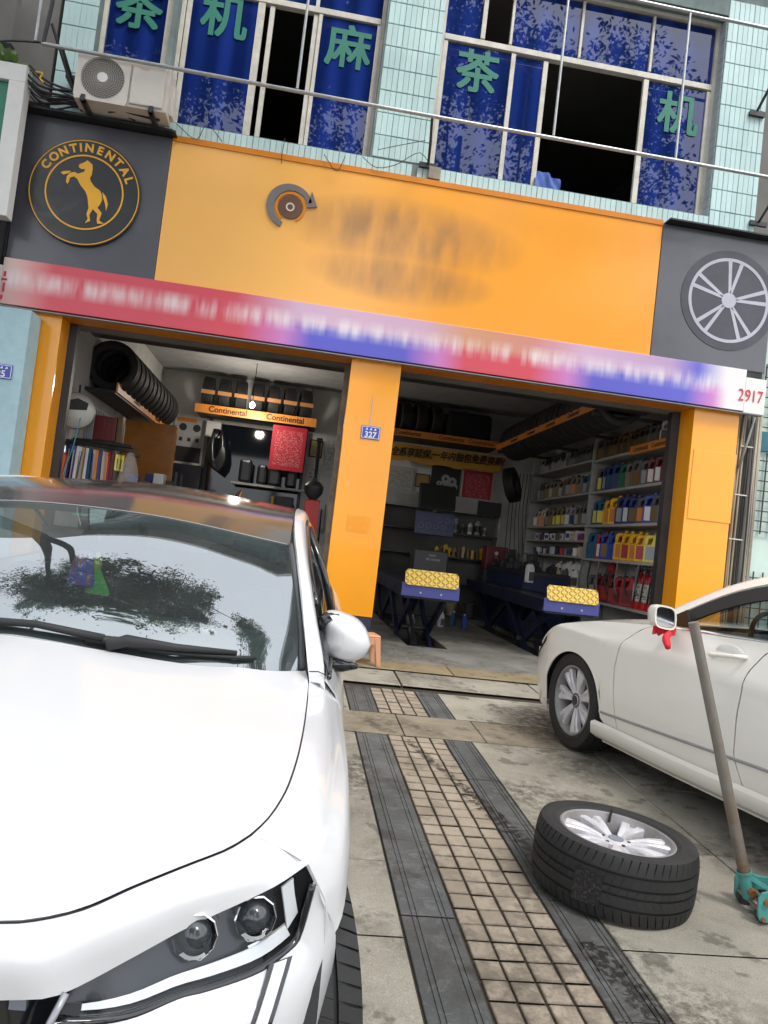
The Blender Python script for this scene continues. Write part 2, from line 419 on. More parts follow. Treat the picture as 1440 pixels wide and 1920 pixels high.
# concrete slabs left and right
yl = [-1.2, 1.0, 1.48, 2.02, 2.58, 3.13, 3.72, 4.28, 4.915]
for ya, yb in zip(yl, yl[1:]):
    slab_obj('paving_slab', -.05, .53, ya, yb, m_conc, top=random.uniform(-.003, .001), tilt=.002)
    slab_obj('paving_slab', -1.0, -.055, ya, yb, m_conc, tilt=.002)
    slab_obj('paving_slab', -3.2, -1.005, ya, yb, m_conc, tilt=.002)
yr = [-1.2, 1.2, 1.9, 2.58, 3.42, 4.28, 4.915]
for ya, yb in zip(yr, yr[1:]):
    for xa, xb in ((1.315, 2.16), (2.165, 3.0), (3.005, 3.9), (3.905, 5.6)):
        slab_obj('paving_slab', xa, xb, ya, yb, m_conc, top=random.uniform(-.003, .002), tilt=.002)
for ya, yb in ((5.43, 6.19),):
    for xa, xb in ((-3.2, -.3), (-.295, .53), (1.315, 2.4), (2.405, 3.4), (3.405, 5.6)): slab_obj('paving_slab', xa, xb, ya, yb, m_conc, tilt=.002)
# the cross band, with long grooves
for xa, xb in ((-3.2, -.4), (-.395, .30), (.305, .86), (.865, 1.42), (1.425, 2.0), (2.005, 2.6), (2.605, 3.5), (3.505, 5.6)):
    for ya, yb in ((4.92, 5.085), (5.088, 5.255), (5.258, 5.425)):
        slab_obj('band_slab', xa, xb, ya, yb, m_band, gap=.0015, top=random.uniform(-.001, .001), tilt=.001)
# pale row in front of the shop, the yellowed kerb and the apron
for xa, xb in ((-3.2, -1.2), (-1.195, .05), (.055, 1.03), (1.035, 2.3), (2.305, 3.5), (3.505, 5.6)):
    slab_obj('paving_slab', xa, xb, 6.30, 6.86, m_conc, gap=.006, top=.012, tilt=.003)
for xa, xb in ((-3.2, -.6), (-.595, 1.6), (1.605, 3.2), (3.205, 5.6)):
    slab_obj('kerb_stone', xa, xb, 6.865, 7.28, m_kerb, gap=.004, top=.022, tilt=.001)
# ---------------------------------------------------------------- shop interior floor with two lift pits
FZ = .33
fl = MB()
def fbox(x0, x1, y0, y1): fl.box(x0, y0, FZ-.12, x1, y1, FZ)
fl.add([(-3.2, 7.28, .305), (5.6, 7.28, .305), (5.6, 8.2, FZ), (-3.2, 8.2, FZ)], [(0, 1, 2, 3)])
PX = ((1.38, 1.86), (2.98, 3.46)); PY0, PY1 = 8.42, 12.6
fbox(-2.8, PX[0][0], 8.2, 14.1); fbox(PX[0][1], PX[1][0], 8.2, 14.1); fbox(PX[1][1], 4.6, 8.2, 14.1)
for a, b_ in PX: fbox(a, b_, 8.2, PY0); fbox(a, b_, PY1, 14.1)
tag(fl.build('shop_floor', m_floor), kind='structure')
for a, b_ in PX:
    p = MB(); p.add([(x, y, z) for z in (-.15, FZ-.121) for x, y in ((a-.002, PY0-.002), (b_+.002, PY0-.002), (b_+.002, PY1+.002), (a-.002, PY1+.002))],
        [(0, 1, 2, 3), (0, 1, 5, 4), (1, 2, 6, 5), (2, 3, 7, 6), (3, 0, 4, 7)])
    tag(p.build('pit_lining', m_dark, fix=False), kind='structure')

# ---------------------------------------------------------------- the building
BLD = empty('shop_building', (0, 7.8, .31), label='tiled two storey shop house with orange pillars and an open garage front', cat='building')
def W(mb, name, mat, **k):
    o = mb.build(name, mat, None, **k); o.parent = BLD; o.location = Vector(o.location)-Vector(BLD.location); return o
# interior shell of the shop
s = MB(); s.box(-2.95, 8.1, FZ, -2.8, 14.25, 4.2); W(s, 'side_wall', m_wall)
s = MB(); s.box(4.6, 8.1, FZ, 4.75, 14.25, 4.2); W(s, 'side_wall', m_wall)
s = MB(); s.box(-2.8, 14.1, FZ, 4.6, 14.25, 4.2); W(s, 'back_wall', m_wall)
s = MB(); s.box(-2.95, 8.1, 4.2, 4.75, 14.25, 4.32); W(s, 'ceiling', m_ceil)
s = MB(); s.box(-3.2, 8.08, 3.335, 4.9, 8.3, 5.5); W(s, 'lintel', m_darkroom)
# pillars (orange cladding)
for x0, x1, lab in ((-3.06, -2.6, 'orange pillar at the left end beside the pale blue wall'), (.35, .88, 'central orange pillar with the number plate'), (4.19, 4.725, 'right orange pillar with a flush door in it')):
    s = MB(); s.box(x0, 7.8, .66 if x0 > -3 else .32, x1, 8.16, 3.345)
    o = W(s, 'pillar', m_orange, bevel=.004); tag(o, lab)
    if x0 > 0:
        s = MB(); s.box(x0+.012, 7.81, .31, x1-.012, 8.15, .66); W(s, 'pillar_base', m_navy)
s = MB(); s.box(-2.6, 8.06, FZ, -2.52, 8.14, 3.345); W(s, 'door_track', m_dark)
s = MB(); s.box(4.09, 8.10, FZ, 4.188, 8.2, 3.34); W(s, 'door_track', m_dark)
s = MB(); s.box(.30, 8.08, FZ, .348, 8.16, 3.34); W(s, 'door_track', M('chipped_track', (.13, .12, .1), .7, dirt=.7, dirtcol=(.4, .36, .3), dscale=8))
s = MB(); s.box(.882, 8.08, FZ, .905, 8.16, 3.34); W(s, 'door_track', m_dark)
# roller shutter boxes behind the fascia
s = MB(); s.box(-2.5, 8.31, 3.36, 4.0, 8.62, 3.9); W(s, 'shutter_box', m_dark)
# flush service door in the right pillar
s = MB(); s.box(4.225, 7.792, 2.11, 4.732, 7.799, 2.885); o = W(s, 'service_door', m_orange, bevel=.002); tag(o, 'flush orange service door in the right pillar')
# patch and peeled stickers on the central pillar
t = NT('worn_paint'); p = t.pos(); a = t.ramp(t.noise(26, 6, .7, p), [(.45, 0), (.62, 1)])
t.set(Base_Color=t.mix(a, (.86, .30, .006), (.85, .36, .04)), Roughness=.5)
s = MB(); s.box(.50, 7.797, 1.53, .74, 7.7995, 1.70); W(s, 'glue_patch', t.m)
for x, z in ((.47, 2.02), (.46, 1.85), (.80, 2.0), (.52, 2.2)):
    s = MB(); s.cyl((x, 7.799, z), (x, 7.796, z), .007, n=8); W(s, 'screw_plug', m_cream)
s = MB(); s.tube([(.62, 7.794, 2.98), (.622, 7.793, 2.66)], .004, 6); W(s, 'wire', m_cream)
# upper storey: solid wall with window recesses
YW = 7.8; YG = 7.97
holes = [(-2.66, -1.90), (-1.86, .28), (.90, 4.13)]
WB, WT = 5.52, 7.86
s = MB()
for x0, x1 in ((-3.0, -2.66), (.28, .90), (4.13, 4.68)):
    s.box(x0, YW+.008, 5.33, x1, 8.12, 8.3)
s.box(-2.66, YW+.008, 5.33, .28, 8.12, WB); s.box(.90, YW+.008, 5.33, 4.13, 8.12, WB)
s.box(-2.66, YW+.008, WT, .28, 8.12, 8.3); s.box(.90, YW+.008, WT, 4.13, 8.12, 8.3)
s.box(-1.93, YW+.008, WB, -1.88, 8.12, WT)
s.box(-3.0, YW+.008, 8.3, 4.68, 8.12, 8.75)
W(s, 'upper_wall', m_grout)
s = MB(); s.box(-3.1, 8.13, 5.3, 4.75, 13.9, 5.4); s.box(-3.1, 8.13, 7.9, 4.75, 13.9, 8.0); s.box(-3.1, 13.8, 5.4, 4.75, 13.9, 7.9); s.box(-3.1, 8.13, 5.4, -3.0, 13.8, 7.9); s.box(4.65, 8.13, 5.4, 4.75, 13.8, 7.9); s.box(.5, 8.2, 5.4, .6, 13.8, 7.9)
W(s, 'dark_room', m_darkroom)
s = MB(); s.box(-3.2, 7.45, 8.75, 4.9, 14.3, 8.9); W(s, 'roof', m_ceil)
# wall tiles, 60 x 240 mm, one object each for the first 300, the rest as one part
TWD, THT = .058, .235
def tile_mesh(w, h):
    m = MB(); c = .003; d = .009
    v = [(-w/2, 0, -h/2), (w/2, 0, -h/2), (w/2, 0, h/2), (-w/2, 0, h/2), (-w/2+c, -d, -h/2+c), (w/2-c, -d, -h/2+c), (w/2-c, -d, h/2-c), (-w/2+c, -d, h/2-c)]
    m.add(v, [(4, 5, 6, 7), (0, 1, 5, 4), (1, 2, 6, 5), (2, 3, 7, 6), (3, 0, 4, 7)]); return m.mesh('wall_tile', m_tileblue)
tmA = tile_mesh(.0592, .238); tmB = tile_mesh(.0592, .165)
tiles = []
def tile_field(x0, x1, z0, z1, me, ph, phase=0):
    n = max(1, round((x1-x0)/.0605)); pw = (x1-x0)/n; z = z0
    while z+ph*.5 < z1:
        for i in range(n):
            tiles.append((me, x0+(i+.5)*pw+(.0012, 0, -.0012)[(i+phase) % 3], z+ph/2))
        z += ph
tile_field(-1.86, 4.13, 5.345, 5.52, tmB, .17)
tile_field(.30, .90, 5.53, 8.0, tmA, .245)
tile_field(4.135, 4.68, 5.35, 8.0, tmA, .245, 1)
tile_field(-3.0, -2.66, 5.35, 8.0, tmA, .245)
rest = MB()
for i, (me, x, z) in enumerate(tiles):
    if random.random() < .012 and z < 5.5: continue            # a few have fallen off the sill band
    if i < 300:
        o = inst('tile', me, BLD, (x-BLD.location.x, YW+.008-BLD.location.y, z-BLD.location.z), (random.uniform(-.012, .012), 0, random.uniform(-.01, .01)))
    else:
        rest.add([Vector((x, YW+.008, z))+v.co for v in me.vertices], [tuple(p.vertices) for p in me.polygons])
if rest.v: tag(W(rest, 'upper_tiles', m_tileblue), kind='stuff')
# reveal tiles on the right window jamb
rj = MB()
for k in range(20):
    rj.box(4.122, 7.815, 5.53+k*.115, 4.131, 7.955, 5.53+k*.115+.108)
tag(W(rj, 'reveal_tiles', M('grey_reveal_tile', (.36, .42, .44), .4, var=.1)), kind='stuff')
# blue film glass
t = NT('blue_film_glass'); p = t.pos()
fold = t.math('SINE', t.math('MULTIPLY', t.sep(p)[0], 22))
f = t.ramp(t.math('ADD', t.math('MULTIPLY', fold, .22), t.noise(1.6, 2, .4, t.scl(p, (3, 1, .12)))), [(.3, 0), (.8, 1)])
t.set(Base_Color=t.mix(f, (.005, .015, .095), (.013, .034, .215)), Roughness=.012, IOR=1.5, Specular_IOR_Level=.5, Coat_Weight=.35, Coat_IOR=1.6, Coat_Roughness=.01, Specular_Tint=(.75, .8, 1.0))
m_bluepane = t.m
t = NT('plain_dark_pane'); t.set(Base_Color=(.012, .02, .045), Roughness=.03, IOR=1.6, Specular_IOR_Level=.7); m_darkpane = t.m
def win(label, x0, x1, z0, z1, bars, panes, trans=None):
    """bars: x positions of mullions (x, width, depth offset); panes: (x0, x1, z0, z1, mat)"""
    w = empty('window', (x0, YG, z0)); w.parent = BLD; w.location = Vector((x0, YG, z0))-Vector(BLD.location); tag(w, label)
    fr = MB(); e = .045
    L = lambda x, z: (x-x0, z-z0)
    fr.box(0, -.03, 0, x1-x0, .04, e*.9); fr.box(0, -.03, z1-z0-e, x1-x0, .04, z1-z0)
    fr.box(0, -.028, e*.9, e, .038, z1-z0-e); fr.box(x1-x0-e, -.028, e*.9, x1-x0, .038, z1-z0-e)
    if trans: fr.box(e, -.033, trans-z0-.03, x1-x0-e, .043, trans-z0+.035)
    fr.build('frame', m_alu, w, bevel=.004)
    for (xb, wd, za, zb, dy) in bars:
        q = MB(); q.box(xb-wd/2-x0, dy-.02, za-z0, xb+wd/2-x0, dy+.025, zb-z0); q.build('mullion', m_alu, w, bevel=.003)
    for (a, b_, za, zb, mt, dy) in panes:
        q = MB(); q.box(a-x0, dy-.003, za-z0, b_-x0, dy+.003, zb-z0); q.build('pane', mt, w)
    return w
TB, BB = m_bluepane, m_darkpane
win('narrow blue window above the air conditioner', -2.66, -1.92, WB, WT, [(-1.995, .06, 5.6, 7.8, .0)], [(-2.62, -2.02, 5.55, 7.82, TB, .01), (-1.97, -1.95, 5.55, 7.82, TB, .02)])
win('blue sliding window with a dark open gap left of the tiled pier', -1.88, .28, WB, WT,
    [(-1.80, .05, 5.57, 7.05, -.01), (-1.055, .075, 5.57, 7.05, -.012), (-.94, .05, 5.57, 7.05, .004), (-.47, .05, 5.57, 7.05, .006), (-.42, .04, 5.57, 7.05, -.012), (.225, .05, 5.57, 7.05, -.012), (-.47, .04, 7.13, 7.8, 0)],
    [(-1.775, -1.09, 5.57, 7.05, TB, -.005), (-.40, .20, 5.57, 7.05, TB, -.006), (-1.83, -.49, 7.14, 7.8, TB, .01), (-.45, .23, 7.14, 7.8, TB, .012)], trans=7.09)
win('wide blue sliding window with a dark open gap right of the tiled pier', .90, 4.13, WB, WT,
    [(.965, .05, 5.57, 7.03, -.012), (1.74, .05, 5.57, 7.03, -.014), (2.12, .055, 5.57, 7.03, .006), (3.30, .06, 5.57, 7.03, -.012), (4.06, .05, 5.57, 7.03, -.01), (1.37, .05, 7.14, 7.8, .0), (1.69, .03, 7.14, 7.8, .002), (2.49, .03, 7.14, 7.8, .0), (3.33, .03, 7.14, 7.8, .0)],
    [(.99, 1.715, 5.57, 7.03, TB, -.006), (1.76, 2.095, 5.57, 7.03, TB, .012), (3.33, 4.035, 5.57, 7.03, TB, -.004), (.95, 1.35, 7.14, 7.8, TB, .01), (1.71, 2.475, 7.14, 7.8, TB, .012), (2.505, 3.315, 7.14, 7.8, TB, .014), (3.345, 4.08, 7.14, 7.8, TB, .012)], trans=7.08)
for ch, x, z in (('茶', -2.31, 6.72), ('机', -1.43, 6.80), ('麻', -.085, 6.72), ('茶', 1.355, 6.72), ('机', 3.72, 6.68)):
    o = bold_text('window_letter', ch, .50, m_green, .010); o.parent = BLD; o.location = Vector((x, YG-.017, z))-Vector(BLD.location)
# the tag plates
def plate(label, x, z, num, y=7.792):
    e_ = empty('number_plate', (x, y, z)); tag(e_, label, 'number plate')
    m = MB(); m.box(-.10, -.004, -.07, .10, .004, .07); m.build('plate', M('enamel_blue', (.03, .06, .40), .3), e_, bevel=.003)
    m = MB()
    for a in (-.09, .09): m.box(a-.003, -.006, -.062, a+.003, -.0045, .062)
    m.box(-.087, -.006, .056, .087, -.0045, .062); m.box(-.087, -.006, -.062, .087, -.0045, -.056); m.build('rim_line', m_white, e_)
    text('number', num, .085, m_white, e_, (0, -.005, -.025), bold=.002, ext=.001)
    for k in (-1, 0, 1):
        m = MB(); m.box(k*.045-.012, -.006, .026, k*.045+.012, -.0045, .034); m.box(k*.045-.004, -.006, .0345, k*.045+.010, -.0045, .046); m.build('faded_mark', m_white, e_)
plate('blue enamel number plate 327 on the central orange pillar', .635, 2.585, '327')
plate('blue enamel number plate 25 on the pale blue wall at the left edge', -2.985, 2.655, '25', 7.49)
# far side windows of the storeys above are out of the picture; a few recessed panes keep the reflections right
for z0 in ():
    for x0, x1 in ((-2.4, -.2), (1.0, 4.0)):
        s = MB(); s.box(x0, YW-.002, z0, x1, YW+.006, z0+1.2); W(s, 'upper_window', m_darkpane)
# ---------------------------------------------------------------- fascia sign over the shop
FY = 7.735
SG = empty('fascia_sign', (0, FY, 3.36), label='long orange fascia sign with grey ends and a round horse emblem over the garage', cat='shop sign')
def S(mb, name, mat, par=None, **k):
    o = mb.build(name, mat, None, **k); o.parent = par or SG; o.location = Vector(o.location)-Vector(SG.location)-(Vector(par.location) if par else Vector()); return o
# orange panel with worn soft print across its middle
t = NT('orange_sign_print'); p = t.pos(); g = t.sep(p)
def blob(x, z, rx, rz):
    a = t.math('POWER', t.math('DIVIDE', t.math('SUBTRACT', g[0], x), rx), 2); b_ = t.math('POWER', t.math('DIVIDE', t.math('SUBTRACT', g[2], z), rz), 2)
    return t.ramp(t.math('ADD', a, b_), [(.15, 1), (1.0, 0)])
m1 = t.math('MAXIMUM', blob(.75, 4.70, 1.35, .42), blob(.75, 4.25, 1.05, .30))
st = t.ramp(t.noise(1.0, 2, .5, t.scl(p, (6.5, 1, 2.2))), [(.25, .35), (.7, 1)])
haze = t.ramp(t.math('ADD', t.math('DIVIDE', g[0], 5.0), t.math('MULTIPLY', t.noise(.5, 2, .5, p), .3)), [(-.0, 1), (.42, 0)])  # haze over the sign put into the colour, paler towards the left
c = t.mix(t.math('MULTIPLY', t.math('MULTIPLY', m1, st), .85), t.mix(t.math('MULTIPLY', haze, .75), t.mix(t.ramp(t.noise(.7, 2, .5, p), [(.3, 0), (.7, 1)]), (.84, .31, .012), (.88, .36, .03)), (.90, .50, .14)), (.30, .15, .055))
t.set(Base_Color=c, Roughness=.25, Coat_Weight=.3, Coat_Roughness=.1); m_orsign = t.m
s = MB(); s.box(-1.745, FY, 3.825, 3.575, 7.795, 5.335); S(s, 'orange_panel', m_orsign, bevel=.004)
for x0, x1 in ((-3.19, -1.75), (3.58, 4.93)):
    s = MB(); s.box(x0, FY-.004, 3.825, x1, 7.795, 5.31); S(s, 'grey_panel', m_grey, bevel=.004)
s = MB(); s.box(-3.26, 7.60, 5.315, -1.70, 7.79, 5.33); s.box(-3.24, 7.61, 5.33, -1.73, 7.79, 5.345); S(s, 'cover_sheet', m_black)
s = MB(); s.box(-3.215, 7.72, 3.83, -3.195, 7.795, 5.31); S(s, 'edge_trim', m_black)
s = MB(); s.box(-1.74, 7.722, 5.285, 3.572, 7.79, 5.344); S(s, 'shade_strip', m_orange_in)  # darker strip stands in for the shade under the tile ledge
s = MB(); s.box(3.6, 7.62, 5.318, 4.95, 7.79, 5.335); S(s, 'cover_sheet', m_black)
# lettered strip
t = NT('strip_print'); p = t.pos(); g = t.sep(p)
x = t.math('DIVIDE', t.math('ADD', g[0], 3.2), 8.15)
z = t.math('DIVIDE', t.math('SUBTRACT', g[2], 3.36), .46)
RD, BL, PK, WH = (.62, .07, .10), (.10, .10, .52), (.55, .20, .50), (.74, .70, .70)
base = t.ramp(x, [(0, (.7, .45, .42)), (.06, RD), (.29, RD), (.345, PK), (.38, BL), (.50, BL), (.545, PK), (.58, RD), (.67, RD), (.72, PK), (.755, BL), (.885, BL), (.925, PK), (.945, WH)])
up = t.ramp(x, [(0, (.75, .6, .55)), (.06, RD), (.28, RD), (.36, (.6, .40, .55)), (.52, (.6, .38, .5)), (.58, (.62, .3, .16)), (.67, (.6, .24, .2)), (.74, (.6, .38, .55)), (.86, (.45, .3, .5)), (.9, BL), (.94, WH)])
c = t.mix(t.ramp(z, [(.42, 0), (.62, 1)]), base, up)
ns = t.noise(1.0, 2, .6, t.scl(p, (9, 1, 1.2)))
band = t.ramp(t.math('ABSOLUTE', t.math('SUBTRACT', z, .55)), [(.05, 1), (.28, 0)])
c = t.mix(t.math('MULTIPLY', t.math('MULTIPLY', t.ramp(ns, [(.35, 0), (.7, 1)]), band), .8), c, (.80, .74, .74))
t.set(Base_Color=c, Roughness=.35); m_strip = t.m
s = MB(); s.box(-3.19, 7.70, 3.36, 4.70, 7.77, 3.822); S(s, 'lettered_strip', m_strip, bevel=.003)
s = MB(); s.box(4.702, 7.70, 3.345, 4.945, 7.77, 3.74); S(s, 'white_strip_end', m_white, bevel=.003)
s = MB(); s.box(-3.26, 7.698, 3.31, -3.192, 7.77, 3.74); S(s, 'white_strip_end', m_white, bevel=.003)
for ch, x in zip('2917', (4.655, 4.735, 4.805, 4.88)):
    o = text('digit', ch, .19, m_redink, SG, ext=.002, sx=.75); o.location = Vector((x, 7.694, 3.53))-Vector(SG.location)
for (x, z, w_, h) in ((-3.16, 3.60, .055, .018), (-3.16, 3.655, .02, .05), (-3.155, 3.52, .018, .09), (-3.165, 3.42, .02, .04)):
    s = MB(); s.box(x-w_/2, 7.692, z-h/2, x+w_/2, 7.6975, z+h/2); S(s, 'red_stroke', m_redink)
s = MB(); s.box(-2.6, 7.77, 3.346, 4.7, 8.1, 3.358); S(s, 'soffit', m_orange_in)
s = MB(); s.box(-3.18, 7.705, 3.335, 4.94, 7.765, 3.3445); S(s, 'metal_edge', M('grey_edge', (.25, .25, .26), .5))
# round horse emblem
EC = Vector((-2.52, FY-.004, 4.59)); ER = .545
em = MB(); em.cyl((0, 0, 0), (0, -.035, 0), ER, n=96)
EM = em.build('emblem', M('emblem_black', (.022, .022, .024), .35, coat=.3), SG, bevel=.004); EM.location = EC-Vector(SG.location)
def ring(r0_, r1_, y0, y1, n=96):
    m = MB(); m.lathe([(r0_, y0), (r1_, y0), (r1_, y1), (r0_, y1)], n, Matrix.Rotation(R(90), 4, 'X'), closed=True); return m
ring(ER*.962, ER*.978, .034, .041).build('ring', m_gold, EM)
ring(ER*.672, ER*.70, .034, .041).build('ring', m_gold, EM)
word = 'CONTINENTAL'; an = [151, 137, 123.5, 110.5, 101.5, 91, 77.5, 64, 51, 38, 25.5]
for ch, a in zip(word, an):
    o = text('letter', ch, ER*.215, m_gold, EM, ext=.004, bold=.004); r_ = ER*.83
    o.location = (r_*math.cos(R(a)), -.037, r_*math.sin(R(a))); o.rotation_euler = (R(90), R(90-a), 0)
def horse(poly):
    ca, sa = math.cos(R(6.7)), math.sin(R(6.7)); out = []
    for x, y in poly:
        dx, dy = (x-692)/457*ER, (1160-y)/457*ER
        out.append((dx*ca-dy*sa, dx*sa+dy*ca))
    return out
hp = [(645, 945), (648, 925), (690, 905), (715, 885), (732, 900), (755, 920), (758, 960), (750, 1010), (736, 1035), (742, 1062), (775, 1108), (818, 1138), (832, 1165), (838, 1215), (822, 1255), (800, 1285), (835, 1330), (815, 1395), (855, 1420), (800, 1422), (795, 1390), (800, 1340), (762, 1300), (735, 1350), (742, 1402), (700, 1422), (722, 1385), (712, 1345), (728, 1290), (722, 1230), (716, 1190), (700, 1150), (660, 1100), (635, 1050), (610, 1030), (575, 1040), (568, 1075), (553, 1095), (543, 1075), (550, 1030), (575, 1000), (610, 990), (640, 1005), (690, 985), (697, 960), (665, 963)]
m = MB(); m.prism(horse(hp), -.0355, -.041); m.prism(horse([(500, 1000), (525, 988), (582, 983), (565, 1003), (520, 1018)]), -.0355, -.041)
m.prism(horse([(838, 1150), (868, 1188), (885, 1250), (870, 1310), (862, 1250), (846, 1200)]), -.0355, -.041); m.build('horse', m_gold, EM)
# round arrow logo, its upper half readable
LC = Vector((-.48, FY, 4.80))
def arc(r0_, r1_, a0, a1, y, n=40, taper=0):
    m = MB(); P_ = []
    for i in range(n+1):
        a = R(a0+(a1-a0)*i/n); k = 1-taper*abs(i/n-.55)*1.6
        rm = (r0_+r1_)/2; h = (r1_-r0_)/2*max(.15, k)
        P_.append((a, rm-h, rm+h))
    v = []
    for yy in (0, y): v += [(r_*math.cos(a), yy, r_*math.sin(a)) for a, i_, o_ in P_ for r_ in (i_, o_)]
    N = 2*(n+1); f = []
    for i in range(n):
        q = 2*i
        f += [(q, q+1, q+3, q+2), (N+q, N+q+2, N+q+3, N+q+1), (q, q+2, N+q+2, N+q), (q+1, N+q+1, N+q+3, q+3)]
    return m.add(v, f)
LG = arc(.165, .25, 20, 250, -.02, taper=.5).build('ring_logo', M('logo_grey', (.16, .14, .14), .5), SG); LG.location = LC-Vector(SG.location)
m = MB(); m.prism([(.17, .02), (.275, .045), (.205, .20)], 0, -.02); m.build('arrow_tip', LG.data.materials[0], LG)
arc(.135, .158, -60, 240, -.014).build('inner_ring', m_orange_in, LG)
m = MB(); m.cyl((0, 0, 0), (0, -.012, 0), .125, n=40); m.build('logo_disc', M('logo_brown', (.12, .05, .02), .5), LG)
arc(.03, .045, 0, 359, -.016).build('inner_ring', m_cream, LG)
# printed wheel on the right grey panel
WC = Vector((4.42, FY-.004, 4.57))
m = MB(); m.cyl((0, 0, 0), (0, -.006, 0), .56, n=72); WP = m.build('wheel_picture', M('print_tyre', (.05, .05, .065), .4, var=.2), SG); WP.location = WC-Vector(SG.location)
ring(.44, .475, .006, .009, 72).build('printed_rim', M('print_silver', (.42, .41, .48), .3, var=.1), WP)
for k in range(5):
    m = MB(); a0 = R(72*k+12)
    for d_ in (-.16, .16):
        ca, sa = math.cos(a0+d_*.5), math.sin(a0+d_*.5); ce, se = math.cos(a0+d_), math.sin(a0+d_)
        nx, nz = -se*.022, ce*.022
        m.prism([(.08*ca-nx*.7, .08*sa-nz*.7), (.45*ce-nx, .45*se-nz), (.45*ce+nx, .45*se+nz), (.08*ca+nx*.7, .08*sa+nz*.7)], -.006, -.0085)
    m.build('printed_spoke', bpy.data.materials['print_silver'], WP)
m = MB(); m.cyl((0, -.006, 0), (0, -.0095, 0), .085, n=24); m.build('printed_hub', bpy.data.materials['print_silver'], WP)

# ---------------------------------------------------------------- rail of tubes in front of the windows
def line3(px, z, y=7.3): return (px, y, z)
RL = empty('tube_rail', (.9, 7.3, 5.78), label='galvanised tube rail running in front of the upper windows', cat='railing')
def RB(mb, name, mat=m_steel, smooth=40):
    o = mb.build(name, mat, None, smooth=smooth); o.parent = RL; o.location = -Vector(RL.location); return o
m = MB(); m.tube([(-2.96, 7.3, 5.785), (.3, 7.3, 5.775), (5.4, 7.3, 5.785)], .019, 12); RB(m, 'lower_tube')
m = MB(); m.tube([(-3.1, 7.3, 7.42), (5.4, 7.3, 7.385)], .019, 12); RB(m, 'upper_tube')
for x in (-3.02, -.53, 2.105, 3.435): m = MB(); m.tube([(x, 7.3, 5.80), (x, 7.3, 7.40)], .014, 10); RB(m, 'upright')
for x in (-2.75, .86, 4.66):
    m = MB(); m.tube([(x-.02, 7.32, 5.775), (x+.02, 7.56, 5.62), (x+.05, 7.785, 5.52)], .014, 8); m.box(x-.05, 7.76, 5.49, x+.15, 7.797, 5.54); RB(m, 'bracket', m_dark)
for x in (4.56, ):
    m = MB(); m.tube([(x+.1, 7.32, 7.38), (x, 7.785, 6.78)], .016, 8); m.box(x-.08, 7.76, 6.74, x+.1, 7.797, 6.79); RB(m, 'bracket', m_dark)
m = MB(); m.tube([(-2.98, 7.3, 6.9), (-2.92, 7.31, 6.2), (-2.95, 7.3, 5.78)], .02, 8); RB(m, 'bracket', m_dark)
m = MB(); m.tube([(-2.9, 7.31, 6.0), (-2.72, 7.5, 5.55), (-2.62, 7.6, 5.36)], .014, 8); m.box(-2.85, 7.68, 5.72, -2.66, 7.79, 5.75); RB(m, 'bracket', m_dark)

# ---------------------------------------------------------------- air conditioner
AC = empty('air_conditioner', (-2.2, 7.5, 5.345), label='white air conditioner outdoor unit with a round fan grille above the grey sign panel', cat='air conditioner')
AC.rotation_euler = (0, 0, 0)
acw = M('ac_cream', (.66, .61, .55), .4, var=.08, dirt=.2, dirtcol=(.3, .25, .18))
W2, D2, H2 = .44, .30, .475
FX_, FZ_, FR = -.185, .245, .205
m = MB()
m.box(-W2, -D2/2+.02, .02, W2, D2/2, H2+.02); m.build('case', acw, AC, bevel=.012)
# front plate with the round opening
n = 48; m = MB(); y0 = -D2/2
sq = []
for i in range(n):
    a = 2*math.pi*i/n; ca, sa = math.cos(a), math.sin(a)
    kx = min((.252/abs(ca)) if abs(ca) > 1e-6 else 9, (.236/abs(sa)) if abs(sa) > 1e-6 else 9); sq.append((FX_+ca*kx, FZ_+sa*kx))
v = [(x, y0, z) for x, z in sq]+[(FX_+FR*math.cos(2*math.pi*i/n), y0, FZ_+FR*math.sin(2*math.pi*i/n)) for i in range(n)]+[(FX_+FR*.98*math.cos(2*math.pi*i/n), y0+.019, FZ_+FR*.98*math.sin(2*math.pi*i/n)) for i in range(n)]+[(x, y0+.02, z) for x, z in sq]
m.add(v, [(i, (i+1) % n, n+(i+1) % n, n+i) for i in range(n)]+[(n+i, n+(i+1) % n, 2*n+(i+1) % n, 2*n+i) for i in range(n)]+[(3*n+i, 3*n+(i+1) % n, (i+1) % n, i) for i in range(n)])
m.build('front_plate', acw, AC)
m = MB(); m.box(.085, y0-.004, .045, .40, y0+.02, .465); m.build('front_cover', acw, AC, bevel=.01)
text('lettering', 'Haier', .04, M('faded_red_print', (.55, .28, .26), .5, var=0), AC, (.20, y0-.0045, .40), ext=.0005)
m = MB(); m.cyl((FX_, y0+.0195, FZ_), (FX_, y0+.0185, FZ_), FR*.975, n=48); m.build('fan_cavity', m_darkroom, AC)
m = MB()
for k in range(3):
    a = 2*math.pi*k/3
    pts = [(FX_+r_*math.cos(a+d_), y0+.016-dd, FZ_+r_*math.sin(a+d_)) for r_, d_, dd in ((.05, 0, 0), (.19, .15, 0), (.19, .85, .006), (.05, .9, .006))]
    m.add(pts, [(0, 1, 2, 3)])
m.build('fan_blade', M('fan_grey', (.12, .12, .12), .5), AC, fix=False)
gm = MB()
for k in range(44):
    a = 2*math.pi*k/44; pts = []
    for i in range(7):
        r_ = .046+(FR-.046)*i/6; aa = a-.75*(1-i/6)**1.3*1.1
        pts.append((FX_+r_*math.cos(aa), y0-.004-.006*math.sin(math.pi*i/6), FZ_+r_*math.sin(aa)))
    gm.tube(pts, .0012, 4)
